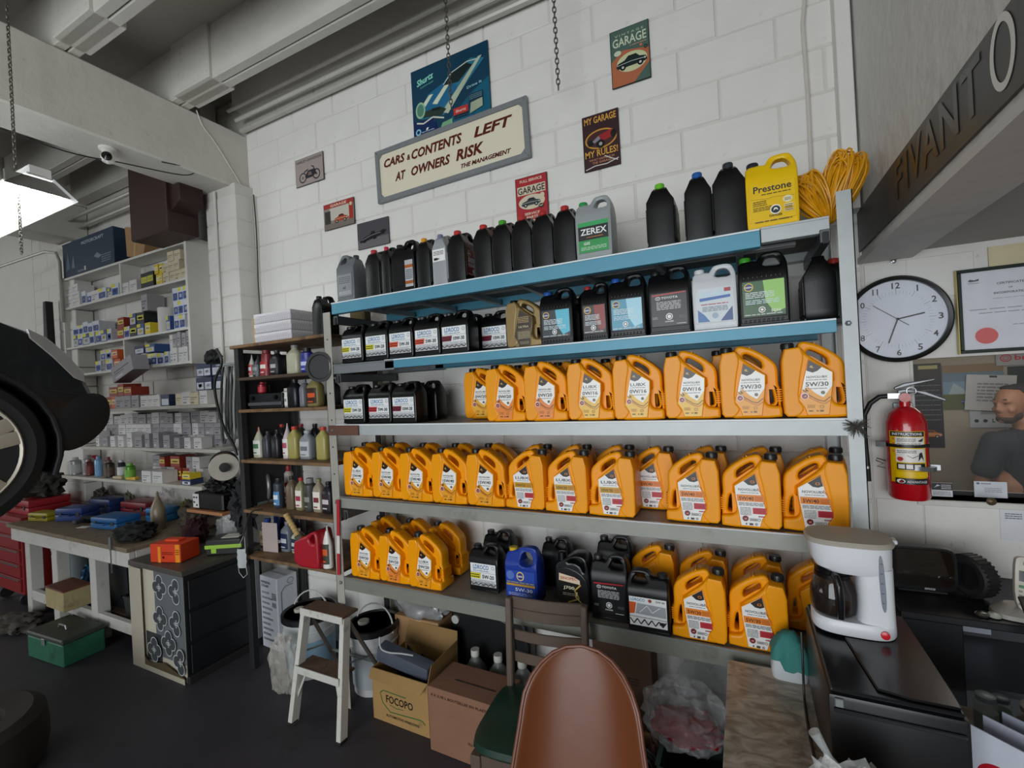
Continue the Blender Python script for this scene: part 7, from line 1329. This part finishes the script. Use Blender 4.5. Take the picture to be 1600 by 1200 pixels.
for i, px in enumerate((-1.36, -1.22, -1.08)): bottle(px, 2.12, 0, .11, .09, .335, '#8f9391', '#c8c8c0', 'translucent white bottle behind the closed brown carton, %s from the left' % ORD[i], None, 'quart', alpha=.85)
pl = thing('oil_container', 'black angular drain container with a white cap leaning under the fifth shelf', 'container', (-1.60, 2.22, .001))
vs, fs = plate([(0,.02),(.04,0),(.50,0),(.52,.03),(.52,.42),(.44,.56),(.10,.60),(.02,.52)], [], 0, .085, .02, 2); mb = MB(); mb.add(vs, fs); ob('container_body', fin2(mb, [mat('#101113', .45, 0, .1)]), pl); ob('cap', MB().lathe([(.024, 0), (.024, .012), (0, .014)], 18, M=Matrix.Translation((.06, -.002, .42)) @ MR).mesh([mat('#b4b4ae', .5)]), pl)
vs, fs = plate([(.12,.10),(.44,.10),(.44,.40),(.38,.47),(.14,.49)], [], -.006, .0, .005, 1); mb = MB(); mb.add(vs, fs); ob('panel', fin2(mb, [mat('#141517', .4)]), pl)
# stepladder
sl = thing('stepladder', 'small paint-spattered aluminium two-step ladder standing on the dark floor', 'ladder', (-2.07, 1.66, 0))
AL = mat('#d2d0c8', .45, .1, .1, 12, .1, '#4c4236', .44, ds=16); RUST = mat('#5c4436', .8, 0, .3, 14, .4)
for s_ in (-1, 1):
    ob('front_rail', MB().box(-.015, -.014, -.004, .015, .035, .585).mesh([AL], .002, smooth=0), sl, (s_*.178, 0, 0), (-.16, -s_*.055, 0))
    ob('rear_rail', MB().tube([(s_*.15, .12, .55), (s_*.19, .40, .0)], .011, 8).mesh([mat('#6c6660', .5, .4)]), sl)
    ob('brace', MB().tube([(s_*.165, .03, .12), (s_*.10, .06, .285)], .006, 6).mesh([AL]), sl); ob('hinge_arm', MB().tube([(s_*.16, .07, .35), (s_*.17, .26, .30)], .005, 6).mesh([STEEL]), sl)
    ob('foot', MB().box(-.018, -.018, 0, .018, .032, .012).mesh([BLKM], .002), sl, (s_*.180, 0, 0))
ob('step', MB().box(-.160, .03, .285, .160, .14, .297).mesh([RUST], .002, smooth=0), sl); ob('step_front', MB().box(-.162, .022, .262, .162, .029, .30).mesh([AL], .001, smooth=0), sl)
ob('top_step', MB().box(-.155, .078, .575, .155, .188, .588).mesh([RUST], .002, smooth=0), sl); ob('top_front', MB().box(-.158, .070, .553, .158, .077, .59).mesh([AL], .001, smooth=0), sl)
ob('rear_bar', MB().tube([(-.175, .28, .25), (.175, .28, .25)], .008, 8).mesh([STEEL]), sl)
# chairs
wd = thing('dining_chair', 'old wooden slat-back chair with a green vinyl seat before the rack', 'chair', (-.77, 1.60, 0), rz=.10)
CWD = mat('#5c4c42', .5, 0, .2, 8, .15, '#2e2620', .4); GV = mat('#123226', .35, 0, .15, 8)
for s_ in (-1, 1):
    ob('leg', MB().prism([(-.018,0),(.018,0),(.020,.43),(-.020,.43)], -.018, .018, 'y').mesh([CWD], .003), wd, (s_*.17, -.17, 0)); ob('back_post', MB().prism([(.17, 0), (.205, 0), (.185, .45), (.215, .83), (.182, .83), (.150, .45)], s_*.165-.014, s_*.165+.014, 'x').mesh([CWD], .005), wd)
ob('seat', MB().loft([(.43, 0, 0, .195, .185, 5), (.445, 0, 0, .205, .195, 5), (.465, 0, 0, .200, .19, 5), (.475, 0, 0, .17, .16, 4)], 32).mesh([GV]), wd)
ob('seat_rail', MB().box(-.17, -.18, .37, .17, -.16, .428).box(-.17, .16, .37, .17, .18, .428).box(-.18, -.17, .37, -.16, .17, .428).box(.16, -.17, .37, .18, .17, .428).mesh([CWD], .002, smooth=0), wd)
for z in (.555, .645, .735): ob('slat', MB().prism([(-.15, 0), (-.08, -.012), (0, -.016), (.08, -.012), (.15, 0), (.15, .012), (.08, 0), (0, -.004), (-.08, 0), (-.15, .012)], z, z+.045, 'z').mesh([CWD], .003), wd, (0, .182+(z-.45)*.075, 0))
ob('top_rail', MB().prism([(-.165, 0), (-.08, -.012), (0, -.016), (.08, -.012), (.165, 0), (.165, .014), (.08, 0), (0, -.004), (-.08, 0), (-.165, .014)], .78, .83, 'z').mesh([CWD], .003), wd, (0, .205, 0))
sh = thing('shell_chair', 'tan brown leather-covered shell chair in the foreground', 'chair', (-.455, 1.09, .03), rz=.12)
# shell: smooth bucket from back top to seat front
vs = []; fs = []; NU, NV = 17, 26
for j in range(NV):
    t = j/(NV-1)
    if t < .60:
        if t < .25: g = t/.25*PI/2; dz = .17*(1-math.cos(g)); wv = max(.004, .178*math.sin(g)**.9)
        else: dz = .17+.27*(t-.25)/.35; wv = .178+.042*(t-.25)/.35
        u = dz/.44; cy = .30-.11*u; cz = .885-dz; curl = (.05+.03*u)*min(1, wv/.17)**2
    else: u = (t-.60)/.40; cy = .19-.44*u; cz = .455-.025*math.sin(u*PI*.9)-.012*u; wv = .226*(1-.12*max(0, u-.5)**2*4); curl = .05*(1-u)+.012
    for i in range(NU):
        s_ = -1+2*i/(NU-1)
        x = wv*s_; lift = curl*abs(s_)**2.6
        if t < .60: vs.append((x, cy-lift, cz))
        else: vs.append((x, cy-.0, cz+lift))
for j in range(NV-1):
    for i in range(NU-1): fs.append((j*NU+i, j*NU+i+1, (j+1)*NU+i+1, (j+1)*NU+i))
me = MB().add(vs, fs).mesh([mat('#693719', .38, 0, .08, 6, .06)], smooth=180)
o = ob('shell', me, sh); md = o.modifiers.new('solid', 'SOLIDIFY'); md.thickness = .016; md.offset = 0; sb_ = o.modifiers.new('sub', 'SUBSURF'); sb_.levels = 1; sb_.render_levels = 2
rimp = [vs[j*NU] for j in range(NV)]; rimq = [vs[j*NU+NU-1] for j in range(NV)]
ob('piping', MB().tube(rimp[::-1]+rimq, .006, 8).mesh([mat('#6c3a24', .4)]), sh)
for sx in (-1, 1):
    for sy in (-1, 1): ob('leg', MB().tube([(sx*.09, sy*.08, .425), (sx*.20, sy*.20, -.03)], [.013, .010], 10).mesh([mat('#1c1c1e', .4, .3)]), sh)
# boxes, bag, bin left of the table
cbx = thing('carton', 'tall brown carton leaning at the back under the fifth shelf, right half', 'box', (-.72, 2.18, .001)); ob('box_body', MB().box(0, 0, 0, .28, .14, .60).mesh([mat('#5c4232', .8, 0, .1)], .003, smooth=0), cbx); ob('print', decal_mesh([('r', '#3c2a20', 150, 480, 200, 520), ('g', '#3c2a20', 40, 300, 220, 340, 3)]), cbx, (0, -.001, 0))
bn = bin_('sage-green plastic waste bin against the table side', -.22, 1.76, 0, .22, .26, .40, '#4a6a5c')
pb = blob('plastic_bag', 'large shiny clear plastic bag with red inside on top of the green bin', 'bag', (-.25, 1.80, .402), (.15, .13, .12), clear_film('#dcdee0', .26, .06), 81, .25, fq=4)
rc = blob('y', 'y', 'y', (0, 0, 0), (.12, .10, .035), mat('#8c1424', .5, 0, .2, 8), 82, .3, flat=False); me = rc.data; bpy.data.objects.remove(rc); o = ob('red_contents', me, pb, (0, 0, .004))
blob('plastic_sheet', 'clear plastic sheeting bundled at the back under the fifth shelf', 'plastic', (-.17, 2.20, .002), (.17, .07, .33), clear_film('#d4d8dc', .3, .08), 83, .25, fq=5)
yb = thing('carton', 'open low carton with a yellow printed front beside the shell chair', 'box', (-.548, 1.70, .001), rz=.0); yb.scale = (.79, 1, 1)
ob('box_body', MB().box(0, 0, 0, .27, .006, .28).box(0, .234, 0, .27, .24, .28).box(0, .0061, 0, .006, .2339, .28).box(.264, .0061, 0, .27, .2339, .28).box(.006, .006, 0, .264, .234, .006).mesh([KRAFT], 0, smooth=0), yb)
ob('print', decal_mesh([('r', '#a8962c', 4, 4, 266, 210)]+[('l', '#3c3414', [(60+i*34, 40), (94+i*34, 90), (60+i*34, 140)], 5) for i in range(5)]+[('l', '#3c3414', [(94+i*34, 40), (60+i*34, 90), (94+i*34, 140)], 5) for i in range(5)]+[('g', '#6a5c20', 20, 160, 250, 200, 4), ('r', '#7c4430', 180, 212, 262, 226)]), yb, (0, -.001, 0))
sp_ = thing('cable_spool', 'white spool wound with black cable in the yellow-fronted carton', 'spool', (-.455, 1.81, .20), rot=(1.2, 0, .3)); ob('spool_body', MB().lathe([(0, -.04), (.085, -.04), (.088, -.036), (.05, -.032), (.05, .032), (.088, .036), (.085, .04), (.025, .04), (.02, .02), (0, .02)], 32).mesh([mat('#a8a498', .6)]), sp_)
mb = MB()
for k in range(5): r = .06+.012*k; mb.tube([(r*math.cos(a*PI/12), r*math.sin(a*PI/12), .045+.004*math.sin(a+k)) for a in range(24)], .0045, 6, closed=True)
ob('wound_cable', mb.mesh([mat('#16161a', .4)]), sp_)
blob('rag', 'brown and white cloths stuffed at the right of the cable spool', 'rag', (-.385, 1.895, .012), (.035, .035, .17), mat('#5a4034', .9, 0, .4, 12, .4, '#a8a298', .42), 85, .4)
